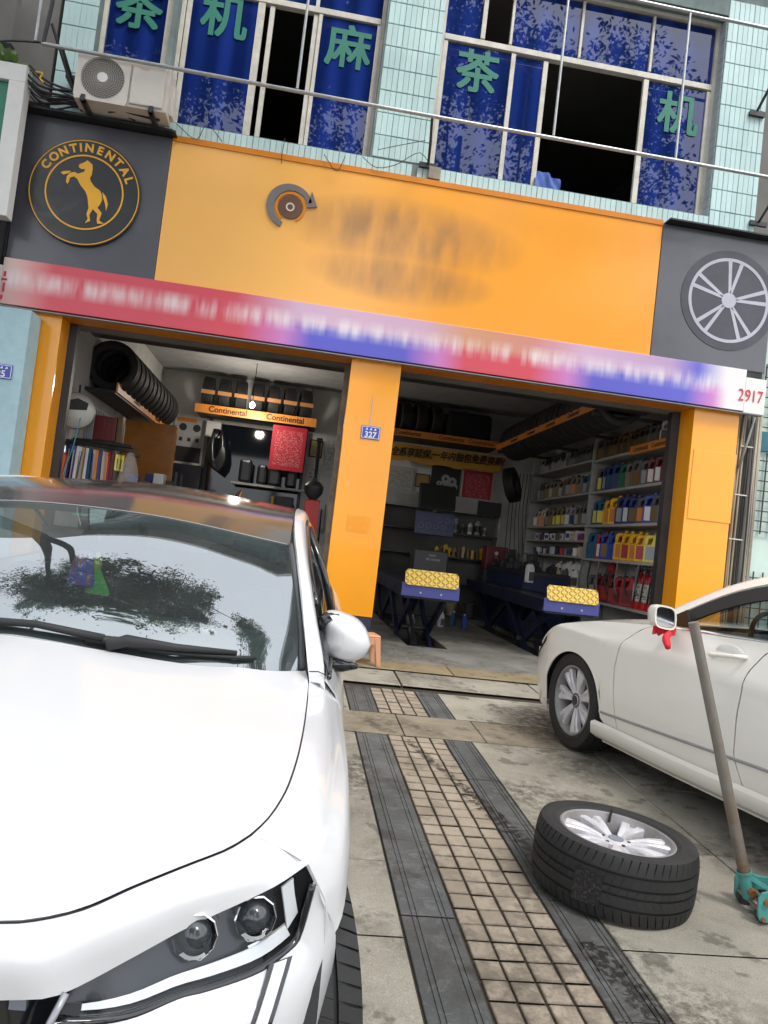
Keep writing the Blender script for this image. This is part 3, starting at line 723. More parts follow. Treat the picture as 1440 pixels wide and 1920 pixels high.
for r_ in (.065, .085, .105, .125, .145, .165, .185, .203):
    gm.tube([(FX_+r_*math.cos(2*math.pi*i/48), y0-.006, FZ_+r_*math.sin(2*math.pi*i/48)) for i in range(49)], .0012, 4)
tag(gm.build('grille_wire', M('grille_cream', (.60, .54, .47), .4), AC), kind='stuff')
m = MB(); m.cyl((FX_, y0, FZ_), (FX_, y0-.012, FZ_), .05, n=32); m.build('hub_cap', m_white, AC, bevel=.003)
for x in (-.34, .30):
    m = MB(); m.box(x-.02, -D2/2-.03, -.02, x+.02, D2/2+.1, .02); m.box(x-.02, -.16, -.02, x+.02, -.12, .05); m.build('mounting_bracket', m_dark, AC)
m = MB(); m.box(.44, -.02, .06, .475, .10, .36); m.build('valve_cover', acw, AC, bevel=.006)
# cables and hoses beside it
rc = random.Random(3)
CB = []
for k in range(16):
    y = 7.52+rc.uniform(-.1, .14); z0 = 5.55-rc.uniform(0, .22); x0 = -3.12+rc.uniform(-.03, .06)
    x1 = -1.75-rc.uniform(0, .6); zz = 5.36+rc.uniform(-.01, .05)
    pts = [(x0-.05, y, z0+.12), (x0+.12, y, z0), (x0+.45, y, 5.44+rc.uniform(-.03, .04)), (x0+.85, y+.02, 5.375+rc.uniform(0, .03)), (x1, y+.04, zz)]
    m = MB(); m.tube([tuple(q) for q in cat_rom(pts, 16)], rc.uniform(.006, .012), 6); m_ = m_ink if k % 5 else M('grey_cable', (.18, .18, .19), .5)
    CB.append(m)
cables = empty('cable_bundle', (-2.6, 7.5, 5.4), label='tangled bundle of black cables under the air conditioner', cat='cables')
for m in CB:
    o = m.build('cable', m_ink if rc.random() > .2 else m_dark, None, smooth=True); o.parent = cables; o.location = -Vector(cables.location)
m = MB(); m.tube([tuple(q) for q in cat_rom([(-3.02, 7.4, 5.56), (-2.95, 7.39, 5.55), (-2.97, 7.39, 5.50), (-2.93, 7.38, 5.46)], 10)], .008, 6); o = m.build('yellow_tie', m_yellow, None); o.parent = cables; o.location = -Vector(cables.location)
# thin loose wires on the sill band
lw = empty('loose_wires', (0, 7.75, 5.4), label='thin loose black wires dangling over the tiled sill band', cat='wires')
for pts in ([(-1.72, 7.7, 5.45), (-1.5, 7.69, 5.32), (-1.42, 7.7, 5.5), (-1.25, 7.72, 5.36)], [(.2, 7.72, 5.46), (.35, 7.7, 5.36), (.55, 7.7, 5.42), (.8, 7.7, 5.6), (.9, 7.75, 5.55)], [(.35, 7.7, 5.55), (.55, 7.68, 5.62), (.84, 7.7, 5.74)], [(-.2, 7.7, 5.4), (-.05, 7.68, 5.24), (.02, 7.7, 5.42)], [(-.62, 7.7, 5.5), (-.63, 7.7, 5.3), (-.62, 7.69, 5.22)]):
    m = MB(); m.tube([tuple(q) for q in cat_rom(pts, 14)], .004, 5); o = m.build('wire', m_ink, None); o.parent = lw; o.location = -Vector(lw.location)
m = MB(); m.box(.92, 7.74, 5.37, 1.05, 7.79, 5.50); bx_ = m.build('junction_box', M('rusty_box', (.30, .26, .2), .7, dirt=.6), None, bevel=.004)
bx_.parent = BLD; bx_.location = -Vector(BLD.location)

# blue cloth hanging out of the open window
def cloth_patch(name, corners, mat, label, cat, amp=.02, n=14, seed=1):
    P_ = []
    a, b_, c_, d_ = [Vector(q) for q in corners]
    for i in range(n):
        row = []
        for j in range(n):
            u, v_ = i/(n-1), j/(n-1); q = (a*(1-u)+b_*u)*(1-v_)+(d_*(1-u)+c_*u)*v_
            q = q+Vector((0, -1, 0))*(amp*math.sin(u*9+seed)*math.sin(v_*4+1)+.5*amp*math.sin(u*17+v_*6)); row.append(q)
        P_.append(row)
    m = MB(); m.grid(P_); o = m.build(name, mat, None, smooth=True, fix=False, solid=.004); return tag(o, label, cat)
cloth_patch('hanging_cloth', [(2.12, 7.90, 5.53), (2.42, 7.90, 5.50), (2.42, 7.93, 5.70), (2.14, 7.95, 5.78)], M('blue_cloth', (.08, .14, .42), .9), 'crumpled blue cloth on the sill of the dark open window', 'cloth', .03)

# ---------------------------------------------------------------- neighbours
LN = empty('left_neighbour', (-3.6, 7.6, 0), label='neighbouring shop front at the left edge, pale blue wall under a dark recess', cat='building')
def NB(mb, name, mat, par=LN, **k):
    o = mb.build(name, mat, None, **k); o.parent = par; o.location = Vector(o.location)-Vector(par.location); return o
m = MB(); m.box(-6, 7.50, .1, -2.79, 7.78, 3.28); NB(m, 'pale_blue_wall', M('pale_blue_paint', (.38, .55, .60), .7, dirt=.3, dirtcol=(.2, .28, .3)))
bpy.data.objects['pale_blue_wall'].scale = (1, 1, 1)
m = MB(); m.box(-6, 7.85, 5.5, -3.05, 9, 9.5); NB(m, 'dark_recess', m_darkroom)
m = MB(); m.box(-6, 7.40, 3.3, -3.27, 7.9, 3.76); NB(m, 'shutter_cover', m_dark)
m = MB(); m.box(-6, 7.55, 3.76, -3.22, 7.9, 5.3); NB(m, 'backing', m_dark)
LS = empty('neighbour_sign', (-3.3, 7.45, 4.13), label='white framed green sign box cut by the left edge', cat='sign')
m = MB(); m.box(-6, 7.42, 5.45, -3.11, 7.56, 5.62); m.box(-3.26, 7.42, 4.13, -3.11, 7.56, 5.45); m.box(-6, 7.42, 4.05, -3.26, 7.56, 4.2); NB(m, 'white_frame', m_white, LS, bevel=.004)
m = MB(); m.box(-6, 7.47, 4.2, -3.262, 7.53, 5.449); NB(m, 'green_panel', M('sign_green', (.02, .22, .13), .4), LS)
m = MB(); m.box(-6, 7.5, 5.85, -3.32, 7.6, 6.5); NB(m, 'balcony_slab', m_darkroom)
pl = empty('potted_plant', (-3.32, 7.5, 5.62), label='small leafy green plant on top of the white sign frame at the left edge', cat='plant')
rp = random.Random(5); lf = MB()
for k in range(26):
    a = rp.uniform(0, 6.28); e_ = rp.uniform(.2, 1.3); L_ = rp.uniform(.06, .13); d_ = Vector((math.cos(a)*math.cos(e_), math.sin(a)*math.cos(e_), math.sin(e_))); s_ = d_.orthogonal().normalized()*L_*.25
    q = d_*rp.uniform(.02, .12); lf.add([q, q+d_*L_*.5+s_, q+d_*L_, q+d_*L_*.5-s_], [(0, 1, 2, 3)])
lf.build('leaves', M('leaf_green_bright', (.10, .20, .03), .5, rand=.2), pl, fix=False)
m = MB(); m.cyl((0, 0, -.0), (0, 0, .04), .05, .06, n=12); m.build('pot', m_dark, pl)
m = MB(); m.tube([tuple(q) for q in cat_rom([(-3.6, 7.4, 5.72), (-3.3, 7.38, 5.80), (-2.93, 7.3, 5.80)], 14)], .011, 6); tag(m.build('overhead_cable', m_dark, None, smooth=True), 'single black cable running from the left edge to the tube rail', 'cable')

RN = empty('right_neighbour', (5.6, 7.9, 0), label='white and mint tiled neighbouring wall behind the pipes at the right edge', cat='building')
m = MB(); m.box(5.06, 7.98, .2, 7.5, 8.4, 5.3); NB(m, 'tiled_wall', M('mint_wall', (.52, .64, .58), .6, var=.2, scale=.9), RN)
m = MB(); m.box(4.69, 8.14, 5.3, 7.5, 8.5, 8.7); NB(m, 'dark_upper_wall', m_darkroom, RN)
m = MB(); m.box(4.76, 7.96, .3, 5.055, 8.1, 3.4); NB(m, 'dark_gap', m_darkroom, RN)
m = MB(); m.box(5.07, 7.94, 3.0, 7.5, 7.975, 3.22); NB(m, 'teal_board', M('teal_board', (.02, .13, .17), .6), RN)
MS = empty('wire_mesh', (5.5, 7.95, 1.0), label='dark wire mesh grille fixed over the white neighbouring wall', cat='mesh grille')
for (xa, xb, za, zb) in ((5.08, 6.5, 2.05, 2.98), (5.05, 6.5, .6, 1.62), (5.09, 6.5, 3.24, 4.0)):
    x = xa
    while x < xb: m = MB(); m.box(x-.006, 7.945, za, x+.006, 7.957, zb); NB(m, 'mesh_bar', m_dark, MS); x += .115
    z = za+.03
    while z < zb: m = MB(); m.box(xa-.02, 7.935, z-.006, xb, 7.944, z+.006); NB(m, 'mesh_bar', m_dark, MS); z += .115
PB = empty('pipe_bundle', (4.9, 7.9, .3), label='bundle of beige and black pipes strapped to the wall beside the right orange pillar', cat='pipes')
rr = random.Random(11); pc = [M('beige_conduit', (.31, .26, .18), .6, dirt=.5), M('grey_conduit', (.28, .27, .25), .6, dirt=.5), m_ink, m_dark]
for k in range(15):
    x = 4.752+k*.0205; mt = pc[[0, 0, 0, 1, 0, 2, 3, 2, 0, 3, 2, 0, 1, 0, 1][k]]; y = 7.87+rr.uniform(-.03, .03)
    m = MB(); m.tube([(x+rr.uniform(-.01, .02)-.02, y, .2), (x+rr.uniform(-.006, .006), y, 1.3), (x+rr.uniform(-.01, .01), y, 2.2), (x+.012+rr.uniform(-.015, .02), y+.02, 3.4)], rr.uniform(.008, .0125), 7); NB(m, 'pipe', mt, PB, smooth=True)
for z in (.9, 1.42, 1.95, 2.45, 3.0):
    m = MB(); m.box(4.78+.02*math.sin(z*9), 7.835, z-.006, 4.93+.02*math.sin(z*5), 7.845, z+.006); NB(m, 'pipe_clip', m_cream, PB)
m = MB(); m.tube([(4.79, 7.82, 2.75), (4.86, 7.82, 3.05), (4.93, 7.84, 3.34)], .014, 7); NB(m, 'pipe', pc[1], PB, smooth=True)
m = MB(); m.tube([tuple(q) for q in cat_rom([(4.62, 7.76, 5.25), (4.72, 7.74, 5.05), (4.74, 7.74, 4.8)], 10)], .008, 6); tag(m.build('drop_cable', m_dark, None), 'short black cable hanging at the right end of the fascia', 'cable')
# ---------------------------------------------------------------- shelves on the right wall of the shop
m_shelf = M('grey_steel_shelf', (.42, .42, .40), .5, dirt=.5, dirtcol=(.15, .14, .12))
RK = empty('wall_shelving', (4.38, 10.8, FZ), label='grey steel shelving full of oil jugs along the right wall of the shop', cat='shelving')
def PB_(mb, name, mat, par, **k):
    o = mb.build(name, mat, None, **k); o.parent = par; o.location = Vector(o.location)-Vector(par.location); return o
SX = 4.2
FZs = {1: 3.03, 2: 2.56, 3: 2.07, 4: 1.585, 5: 1.0}
BZs = {1: 3.05, 2: 2.56, 3: 2.075, 4: 1.84, 5: 1.60, 6: 1.12}
for z in FZs.values(): m = MB(); m.box(SX, 8.24, z-.035, 4.585, 10.62, z); PB_(m, 'shelf', m_shelf, RK, bevel=.003)
for z in BZs.values(): m = MB(); m.box(SX, 10.68, z-.03, 4.585, 13.5, z); PB_(m, 'shelf', m_shelf, RK, bevel=.003)
for y in (10.65, 13.52, 8.21): m = MB(); m.box(SX+.01, y-.024, FZ, 4.585, y+.024, 3.5); PB_(m, 'upright', m_shelf, RK)
def otext(s_, size, par, loc, rot, bold=.001, mat=None, sx=1):
    o = text('lettering', s_, size, mat or m_ink, par, loc, rot, ext=.001, bold=bold, sx=sx); return o
m_ostrip = M('orange_shelf_strip', (.72, .24, .03), .4, var=.1)
st = m = MB(); m.box(SX-.012, 8.25, 2.975, SX-.003, 9.35, 3.085); o = PB_(m, 'shelf_strip', m_ostrip, RK)
for y in (9.05, 8.55):
    q = otext('Continental', .085, RK, Vector((SX-.0135, y, 3.03))-Vector(RK.location), (R(90), 0, R(-90)))
# --- jug prototypes
def jug_parts(w=.16, h=.24, d=.10, neck=.03, handle=True):
    body = [(-w/2, 0), (w/2, 0), (w/2, h*.70), (w*.30, h*.86), (w*.14, h*.92), (-w*.18, h*.92), (-w/2, h*.84)]
    m = MB()
    if handle:
        m.prism([(-w/2, 0), (w/2, 0), (w/2, h*.62), (w*.36, h*.80), (w*.20, h*.92), (-w*.05, h*.92), (-w*.02, h*.80), (-w*.10, h*.60), (-w/2, h*.58)], -d/2, d/2)
        m.prism([(-w/2, h*.585), (-w*.33, h*.585), (-w*.30, h*.78), (-w*.04, h*.82), (-w*.055, h*.92), (-w*.40, h*.90), (-w/2, h*.82)], -d*.28, d*.28)
    else: m.prism(body, -d/2, d/2)
    me = m.mesh('jug_body', m_ink)
    bm = bmesh.new(); bm.from_mesh(me); bmesh.ops.bevel(bm, geom=bm.edges, offset=.008, segments=1, affect='EDGES'); bm.to_mesh(me); bm.free()
    c = MB(); c.cyl((w*.07, 0, h*.90), (w*.07, 0, h), neck, n=10); cm = c.mesh('jug_cap', m_ink)
    l = MB(); l.box(-w*.38, -d/2-.0022, h*.10, w*.40, -d/2-.0006, h*.54); lm = l.mesh('jug_label', m_ink)
    return me, cm, lm
J4 = jug_parts(.175, .295, .11, .022); J1 = jug_parts(.095, .245, .07, .018, False); JS = jug_parts(.14, .25, .09, .02)
def cyl_parts(r, h):
    m = MB(); m.lathe([(0, 0), (r, 0), (r, h*.82), (r*.9, h*.87), (r*.35, h*.92), (r*.35, h*.96), (0, h*.96)], 14); b_ = m.mesh('can_body', m_ink, smooth=40)
    c = MB(); c.cyl((0, 0, h*.95), (0, 0, h), r*.42, n=10); l = MB(); l.lathe([(r+.0015, h*.2), (r+.0015, h*.65)], 14); return b_, c.mesh('can_cap', m_ink), l.mesh('can_label', m_ink)
CAN = cyl_parts(.045, .2)
PALm = {}
def pm(n, c, r=.4):
    if n not in PALm: PALm[n] = M('jug_'+n, c, r, var=.08, rand=.12)
    return PALm[n]
pal = dict(gold=(.16, .10, .03), brown=(.085, .055, .03), grey=(.10, .10, .10), olive=(.10, .10, .055), navy=(.015, .03, .14), teal=(.012, .09, .17), green=(.015, .14, .06), darkred=(.13, .012, .012),
           yellow=(.74, .40, .005), blue=(.02, .06, .34), red=(.34, .02, .03), white=(.66, .66, .64), beige=(.50, .38, .24), black=(.02, .02, .022), silver=(.30, .31, .33), orange=(.6, .2, .03), paleyellow=(.7, .6, .08))
ordw = ['first', 'second', 'third', 'fourth', 'fifth', 'sixth', 'seventh', 'eighth', 'ninth', 'tenth', 'eleventh', 'twelfth', 'thirteenth', 'fourteenth', 'fifteenth', 'sixteenth', 'seventeenth', 'eighteenth', 'nineteenth', 'twentieth']
rj_ = random.Random(21)
def jug(proto, name, cat, col, labcol, capcol, x, y, z, rz, label, group, sc=1.0):
    e_ = empty(name, (x, y, z), rz, label, cat, group)
    e_.scale = (sc, sc, sc)
    inst('body', proto[0], e_, mat=pm(col, pal[col])); inst('cap', proto[1], e_, mat=pm(capcol, pal[capcol])); inst('label', proto[2], e_, mat=pm(labcol, pal[labcol]))
    return e_
def row(shelf, cols, y0, y1, z, proto, where, sc=1.0, name='oil_jug', cat='oil jug', x=None):
    """cols run from the far end to the near end; the near end stands at the right in the photo"""
    n = len(cols); cnt = {}
    tot = {}
    for c_ in cols: tot[c_[0]] = tot.get(c_[0], 0)+1
    for i, (c_, l_, k_) in enumerate(cols):
        y = y1+(y0-y1)*(i+.5)/n
        cnt[c_] = cnt.get(c_, 0)+1
        lab = f'only {c_} {cat} on the {where}' if tot[c_] == 1 else f'{ordw[cnt[c_]-1]} {c_} {cat} from the left on the {where}'
        jug(proto, name, cat, c_, l_, k_, (x or 4.34)+rj_.uniform(-.02, .02), y, z, R(-50+rj_.uniform(-7, 7)), lab, f'{cat}s on the {where}', sc*1.2*rj_.uniform(.95, 1.05))
T3 = lambda s_: [tuple((q.split('/')+['black', 'black'])[:3]) if q.count('/') == 2 else tuple((q.split('/')+['grey', 'black'])[:3]) for q in s_.split()]
row(0, T3('brown/gold/black grey/brown/black brown/gold/black brown/gold/gold gold/brown/black gold/brown/black gold/brown/black brown/gold/black brown/gold/black brown/grey/black grey/brown/black grey/brown/black white/grey/white white/grey/white'), 8.35, 10.6, FZs[1], J4, 'top near shelf', .92)
row(0, T3('grey/paleyellow/black navy/silver/navy navy/teal/navy navy/navy/navy green/green/green grey/gold/black grey/gold/black grey/silver/black darkred/white/black darkred/white/black darkred/darkred/black'), 8.36, 10.55, FZs[2], J4, 'second near shelf from the top', 1.05)
row(0, T3('teal/paleyellow/teal teal/paleyellow/teal yellow/orange/yellow yellow/orange/yellow navy/silver/navy navy/white/navy navy/gold/navy grey/orange/navy blue/white/blue grey/gold/grey grey/gold/grey'), 8.34, 10.58, FZs[3], J4, 'middle near shelf', 1.12)
row(0, T3('teal/teal/teal red/white/red blue/gold/blue blue/blue/blue yellow/orange/yellow yellow/red/yellow yellow/orange/yellow yellow/red/yellow paleyellow/silver/yellow'), 8.62, 10.55, FZs[4], J4, 'fourth near shelf', 1.12)
for i in range(2):
    jug(cyl_parts(.05, .27) if i == 0 else CANB, 'oil_can', 'can', 'blue', 'white', 'navy', 4.33, 8.50-.12*i, FZs[4], R(-60), 'left of two blue and white cans at the right end of the fourth shelf', 'blue and white cans') if i == 0 else None
    if i == 0: CANB = (bpy.data.meshes['can_body.001'], bpy.data.meshes['can_cap.001'], bpy.data.meshes['can_label.001'])
jug(CANB, 'oil_can', 'can', 'blue', 'white', 'navy', 4.33, 8.38, FZs[4], R(-60), 'right of two blue and white cans at the right end of the fourth shelf', 'blue and white cans')
row(0, T3('grey/olive/black grey/grey/black olive/grey/black grey/grey/black grey/olive/black olive/olive/black white/grey/black grey/grey/black grey/grey/black olive/grey/black grey/grey/black grey/olive/black'), 10.75, 13.3, BZs[1], JS, 'top far shelf', 1.0, 'oil_bottle', 'bottle')
row(0, T3('olive/gold/black olive/silver/black gold/gold/black olive/silver/black grey/gold/black gold/silver/black olive/gold/black gold/silver/black grey/orange/black olive/gold/black teal/silver/black teal/grey/black'), 10.75, 13.3, BZs[2], JS, 'second far shelf from the top', 1.08, 'oil_bottle', 'bottle')
row(0, T3('silver/white/black beige/orange/beige beige/orange/beige navy/silver/black olive/gold/black gold/paleyellow/black gold/paleyellow/black olive/paleyellow/black silver/white/black silver/navy/black grey/silver/black olive/gold/black grey/silver/navy'), 10.78, 13.35, BZs[3], JS, 'middle far shelf', 1.1, 'oil_bottle', 'bottle')
# small parts boxes on the two low far shelves
bxm = MB(); bxm.box(-.05, -.07, 0, .05, .07, .12); bxm = bxm.mesh('parts_carton', m_white)
bxl = MB(); bxl.box(-.052, -.05, .03, -.0505, .05, .09); bxl = bxl.mesh('carton_print', m_white)
for s_i, (z, nm) in enumerate(((BZs[4], 'upper'), (BZs[5], 'lower'))):
    cols = ['silver', 'white', 'blue', 'navy', 'white', 'black', 'white', 'grey', 'white', 'black', 'white', 'beige', 'white', 'red'] if s_i == 0 else ['blue', 'white', 'navy', 'white', 'teal', 'white', 'black', 'red', 'white', 'grey', 'white', 'beige']
    cnt = {}; tot = {c_: cols.count(c_) for c_ in cols}
    for i, c_ in enumerate(cols):
        cnt[c_] = cnt.get(c_, 0)+1
        lab = f'only {c_} carton on the {nm} narrow far shelf' if tot[c_] == 1 else f'{ordw[cnt[c_]-1]} {c_} carton from the left on the {nm} narrow far shelf'
        e_ = empty('parts_carton', (4.29+rj_.uniform(-.02, .02), 13.2-2.4*(i+.5)/len(cols), z), R(rj_.uniform(-15, 15)), lab, 'carton', f'cartons on the {nm} narrow shelf')
        k = rj_.uniform(.8, 1.25); e_.scale = (1, 1, k)
        inst('carton', bxm, e_, mat=pm(c_, pal[c_])); inst('print', bxl, e_, mat=pm(rj_.choice(['black', 'red', 'blue', 'grey', 'white']), (.1, .1, .1)))
row(0, T3('white/silver/white white/grey/white white/silver/white white/grey/white white/silver/white white/grey/black'), 10.8, 12.2, BZs[6], J1, 'low far shelf in its back row', 1.35, 'spray_bottle', 'spray bottle', 4.42)
row(0, T3('navy/silver/black grey/white/black beige/brown/black grey/white/black white/silver/black white/brown/white'), 10.8, 12.3, BZs[6], J1, 'low far shelf in its front row', .95, 'spray_bottle', 'spray bottle', 4.27)
row(0, T3('grey/silver/black darkred/red/black darkred/red/black darkred/red/black red/darkred/black red/darkred/black'), 9.15, 10.4, FZs[5], J4, 'low near shelf', 1.1, 'red_canister', 'canister')
jug(J1, 'red_bottle', 'bottle', 'red', 'darkred', 'red', 4.38, 9.95, FZs[5]+.30, R(-60), 'bright red bottle standing up behind the dark red canisters', None, 1.1)
# fire extinguishers
for i, y in enumerate((8.92, 8.74, 8.56)):
    e_ = empty('fire_extinguisher', (4.30, y, FZs[5]), 0, ('left', 'middle', 'right')[i]+' of three red fire extinguishers with white labels on the low shelf', 'fire extinguisher', 'red fire extinguishers on the low shelf')
    m = MB(); m.lathe([(0, 0), (.07, 0), (.075, .02), (.075, .36), (.06, .41), (.03, .44), (.03, .47), (0, .47)], 18); m.build('cylinder', pm('extred', (.45, .015, .02), .3), e_, smooth=40)
    m = MB(); m.lathe([(.0765, .10), (.0765, .32)], 18); m.build('label', printed('extinguisher_print', (.55, .53, .48), (.05, .05, .05), 8, .5, cols=6, margin=.02, top=.1) if i == 0 else bpy.data.materials['extinguisher_print'], e_, smooth=True)
    m = MB(); m.cyl((0, 0, .465), (0, 0, .52), .02, n=10); m.tube([(0, 0, .51), (-.05, -.03, .55), (-.10, -.05, .53)], .008, 6); m.tube([(0, 0, .50), (-.05, -.03, .50), (-.09, -.05, .48)], .008, 6); m.build('valve', m_dark, e_)
    m = MB(); m.tube([tuple(q) for q in cat_rom([(0, 0, .49), (-.05, -.07, .46), (-.085, -.08, .3), (-.085, -.05, .1)], 12)], .011, 7); m.build('hose', m_ink, e_, smooth=True)

# ---------------------------------------------------------------- tyres on the high racks
def tyre_mesh(name, r=.32, w=.205, n=44, rim=.215, blocks=True):
    pr = [(rim, -w*.36), (rim+.012, -w*.44), (rim+.045, -w*.5), (r-.045, -w*.5), (r-.012, -w*.44)]
    zs = [-.40, -.20, -.185, -.03, -.03, .03, .03, .185, .20, .40]
    rs = [r-.004, r, r-.008, r-.008, r, r, r-.008, r-.008, r, r-.004]
    zs = [-.42, -.24, -.24, -.19, -.19, -.035, -.035, .035, .035, .19, .19, .24, .24, .42]
    rs = [r-.003, r, r-.009, r-.009, r, r+.001, r-.009, r-.009, r+.001, r, r-.009, r-.009, r, r-.003]
    pr += [(b_, a*w) for a, b_ in zip(zs, rs)]
    pr += [(r-.012, w*.44), (r-.045, w*.5), (rim+.045, w*.5), (rim+.012, w*.44), (rim, w*.36)]
    m = MB(); m.lathe(pr, n, closed=True); return m.mesh(name, m_rubber, smooth=35)
TY = tyre_mesh('tyre', n=36)
def tyre_thing(loc, rot, label, group, wrap=False):
    o = inst('tyre', TY, None, loc, rot); tag(o, label, 'tyre', group)
    return o
m_orack = M('orange_rack_strip', (.74, .26, .04), .45, var=.12)
# rack over the back wall of the right bay
RB1 = empty('tyre_rack', (2.4, 13.6, 3.4), label='orange edged tyre rack along the back wall of the right bay', cat='tyre rack')
m = MB(); m.box(.95, 13.22, 3.41, 3.45, 13.24, 3.53); PB_(m, 'strip', m_orack, RB1)
m = MB(); m.box(.95, 13.24, 3.42, 3.45, 14.09, 3.46); PB_(m, 'board', m_dark, RB1)
for x in (1.75, 2.55, 3.1): otext('Continental', .10, RB1, Vector((x, 13.218, 3.47))-Vector(RB1.location), (R(90), 0, 0))
for i in range(5): tyre_thing((1.1+i*.29, 13.66, 3.46+.325), (0, R(90), R(8)), f'{ordw[i]} black tyre from the left in the back rack of the right bay', 'tyres in the back rack of the right bay')
bb = MB(); bb.box(2.45, 13.3, 3.465, 3.3, 14.05, 4.02); tag(bb.build('wrapped_stack', M('black_wrap', (.012, .012, .014), .25), None, bevel=.08), 'large black wrapped bundle at the right end of the back rack', 'bundle')
# long rack along the right wall
RB2 = empty('tyre_rack', (3.4, 11.2, 3.4), label='long orange edged tyre rack hanging along the right wall above the shelving', cat='tyre rack')
m = MB(); m.box(3.385, 8.5, 3.37, 3.40, 13.2, 3.47); PB_(m, 'strip', m_orack, RB2)
m = MB(); m.tube([(3.43, 8.5, 3.46), (3.43, 13.2, 3.46)], .02, 6); m.tube([(3.95, 8.5, 3.46), (3.95, 13.2, 3.46)], .02, 6); PB_(m, 'rail', m_dark, RB2)
for y in (8.7, 10.2, 11.7, 13.0): m = MB(); m.box(3.37, y-.02, 3.3, 4.59, y+.02, 3.34); PB_(m, 'bracket', m_dark, RB2)
for y in (9.4, 10.3, 11.2, 12.1): otext('Continental', .085, RB2, Vector((3.383, y, 3.42))-Vector(RB2.location), (R(90), 0, R(-90)))
for i in range(19): tyre_thing((3.70, 8.75+i*.232, 3.52), (R(90), 0, R(rj_.uniform(-5, 5))), f'{ordw[i]} tyre from the entrance in the long rack above the shelving', 'tyres in the long right rack')
o = tyre_thing((3.75, 13.2, 2.78), (R(75), 0, R(60)), 'single black tyre hanging on the back corner beside the shelving', None)
# left bay: back rack and side rack
LB1 = empty('tyre_rack', (-1, 13.6, 3.4), label='orange edged tyre rack along the back wall of the left bay', cat='tyre rack')
m = MB(); m.box(-2.02, 13.22, 3.35, .10, 13.24, 3.50); PB_(m, 'strip', m_orack, LB1)
m = MB(); m.box(-2.02, 13.24, 3.38, .10, 14.09, 3.42); PB_(m, 'board', m_dark, LB1)
for x in (-1.45, -.45): otext('Continental', .14, LB1, Vector((x, 13.218, 3.425))-Vector(LB1.location), (R(90), 0, 0), .003)
m_tl = M('tyre_label_orange', (.55, .24, .08), .6)
for i in range(7):
    o = tyre_thing((-1.88+i*.29, 13.66, 3.42+.325), (0, R(90), R(6)), f'{ordw[i]} orange labelled tyre from the left in the left bay back rack', 'labelled tyres in the left bay')
    m = MB(); m.box(-.12, -.035, .3205, .12, .035, .3225); m = m.mesh('tread_label', m_tl)
    l = inst('tread_label', m, o, (0, 0, 0), (0, R(90), R(-90)))
LB2 = empty('tyre_rack', (-2.35, 11, 3.0), label='orange edged dark tyre rack along the left wall of the left bay', cat='tyre rack')
m = MB(); m.box(-2.42, 9.5, 2.92, -2.40, 13.15, 3.04); PB_(m, 'strip', m_orack, LB2)
m = MB(); m.box(-2.79, 9.5, 2.90, -2.425, 13.15, 2.94); PB_(m, 'board', m_black, LB2)
for y in (10.6, 12.1): otext('Continental', .09, LB2, Vector((-2.398, y, 2.98))-Vector(LB2.location), (R(90), 0, R(90)))
for i in range(12): tyre_thing((-2.55, 9.75+i*.28, 3.27), (R(90), 0, 0), f'{ordw[i]} tyre from the entrance in the left wall rack', 'tyres in the left wall rack')

# ---------------------------------------------------------------- things on the back wall
m = MB(); m.box(1.55, 13.87, 3.0, 3.72, 13.88, 3.38)
P_ = []
for i in range(40):
    u = i/39; P_.append([Vector((1.5+2.2*u, 13.86-.03*math.sin(u*14)*(1-v_), 3.36-.30*v_-.03*math.sin(u*3.1)*v_-(.02*math.sin(u*23)*v_))) for v_ in (0, .25, .5, .75, 1)])
m = MB(); m.grid(P_); BN = m.build('banner', M('banner_orange', (.62, .32, .04), .6, var=.1), None, smooth=True, fix=False, solid=.003); tag(BN, 'sagging orange banner with one black line of Chinese characters', 'banner')
bl = bold_text('lettering', '全系享延保,一年内鼓包免费换新!', .18, m_ink, .0035, BN, (2.64, 13.815, 3.215), (R(90), R(-1.5), 0), ext=.001, sx=.84)
for v in bl.data.vertices: v.co.x += .22*v.co.y
m_redpr = printed('red_price_print', (.42, .012, .03), (.55, .28, .27), 34, .36, .5, 60, .1, .1)
def frame_thing(name, label, cat, x0, x1, z0, z1, face, frame=None, y=14.06, fw_=.02):
    e_ = empty(name, ((x0+x1)/2, y, z0), 0, label, cat); w = (x1-x0)/2; h = z1-z0
    m = MB(); m.box(-w, -.008, 0, w, .012, h); m.build('board', face, e_)
    if frame is not None:
        m = MB(); m.box(-w-fw_, -.02, -fw_, -w, .012, h+fw_); m.box(w, -.02, -fw_, w+fw_, .012, h+fw_); m.box(-w, -.02, -fw_, w, .012, 0); m.box(-w, -.02, h, w, .012, h+fw_); m.build('frame', frame, e_)
    return e_
frame_thing('price_board', 'red price list board with pale rows of print below the left bay tyre rack', 'price list', -.64, -.04, 2.52, 3.30, m_redpr, None, 13.2)
frame_thing('price_board', 'red price list board on the back wall under the orange banner', 'price list', 3.02, 3.60, 2.42, 3.05, m_redpr, m_cream)
e_ = frame_thing('wheel_poster', 'black poster with silver wheels beside the red price list', 'poster', 2.40, 2.97, 2.42, 3.06, m_ink, None)
for i, (x, z, r_) in enumerate(((-.0, .40, .085), (.13, .36, .085), (-.06, .27, .075), (.06, .25, .08), (.17, .26, .075), (-.12, .30, .05), (.03, .16, .06))):
    m = MB(); m.cyl((x, -.009, z), (x, -.012-.001*i, z), r_, n=24); m.build('printed_wheel', pm('silver', pal['silver']), e_)
    m = MB(); m.cyl((x, -.0125-.001*i, z), (x, -.0135-.001*i, z), r_*.35, n=12); m.build('printed_hub', m_dark, e_)
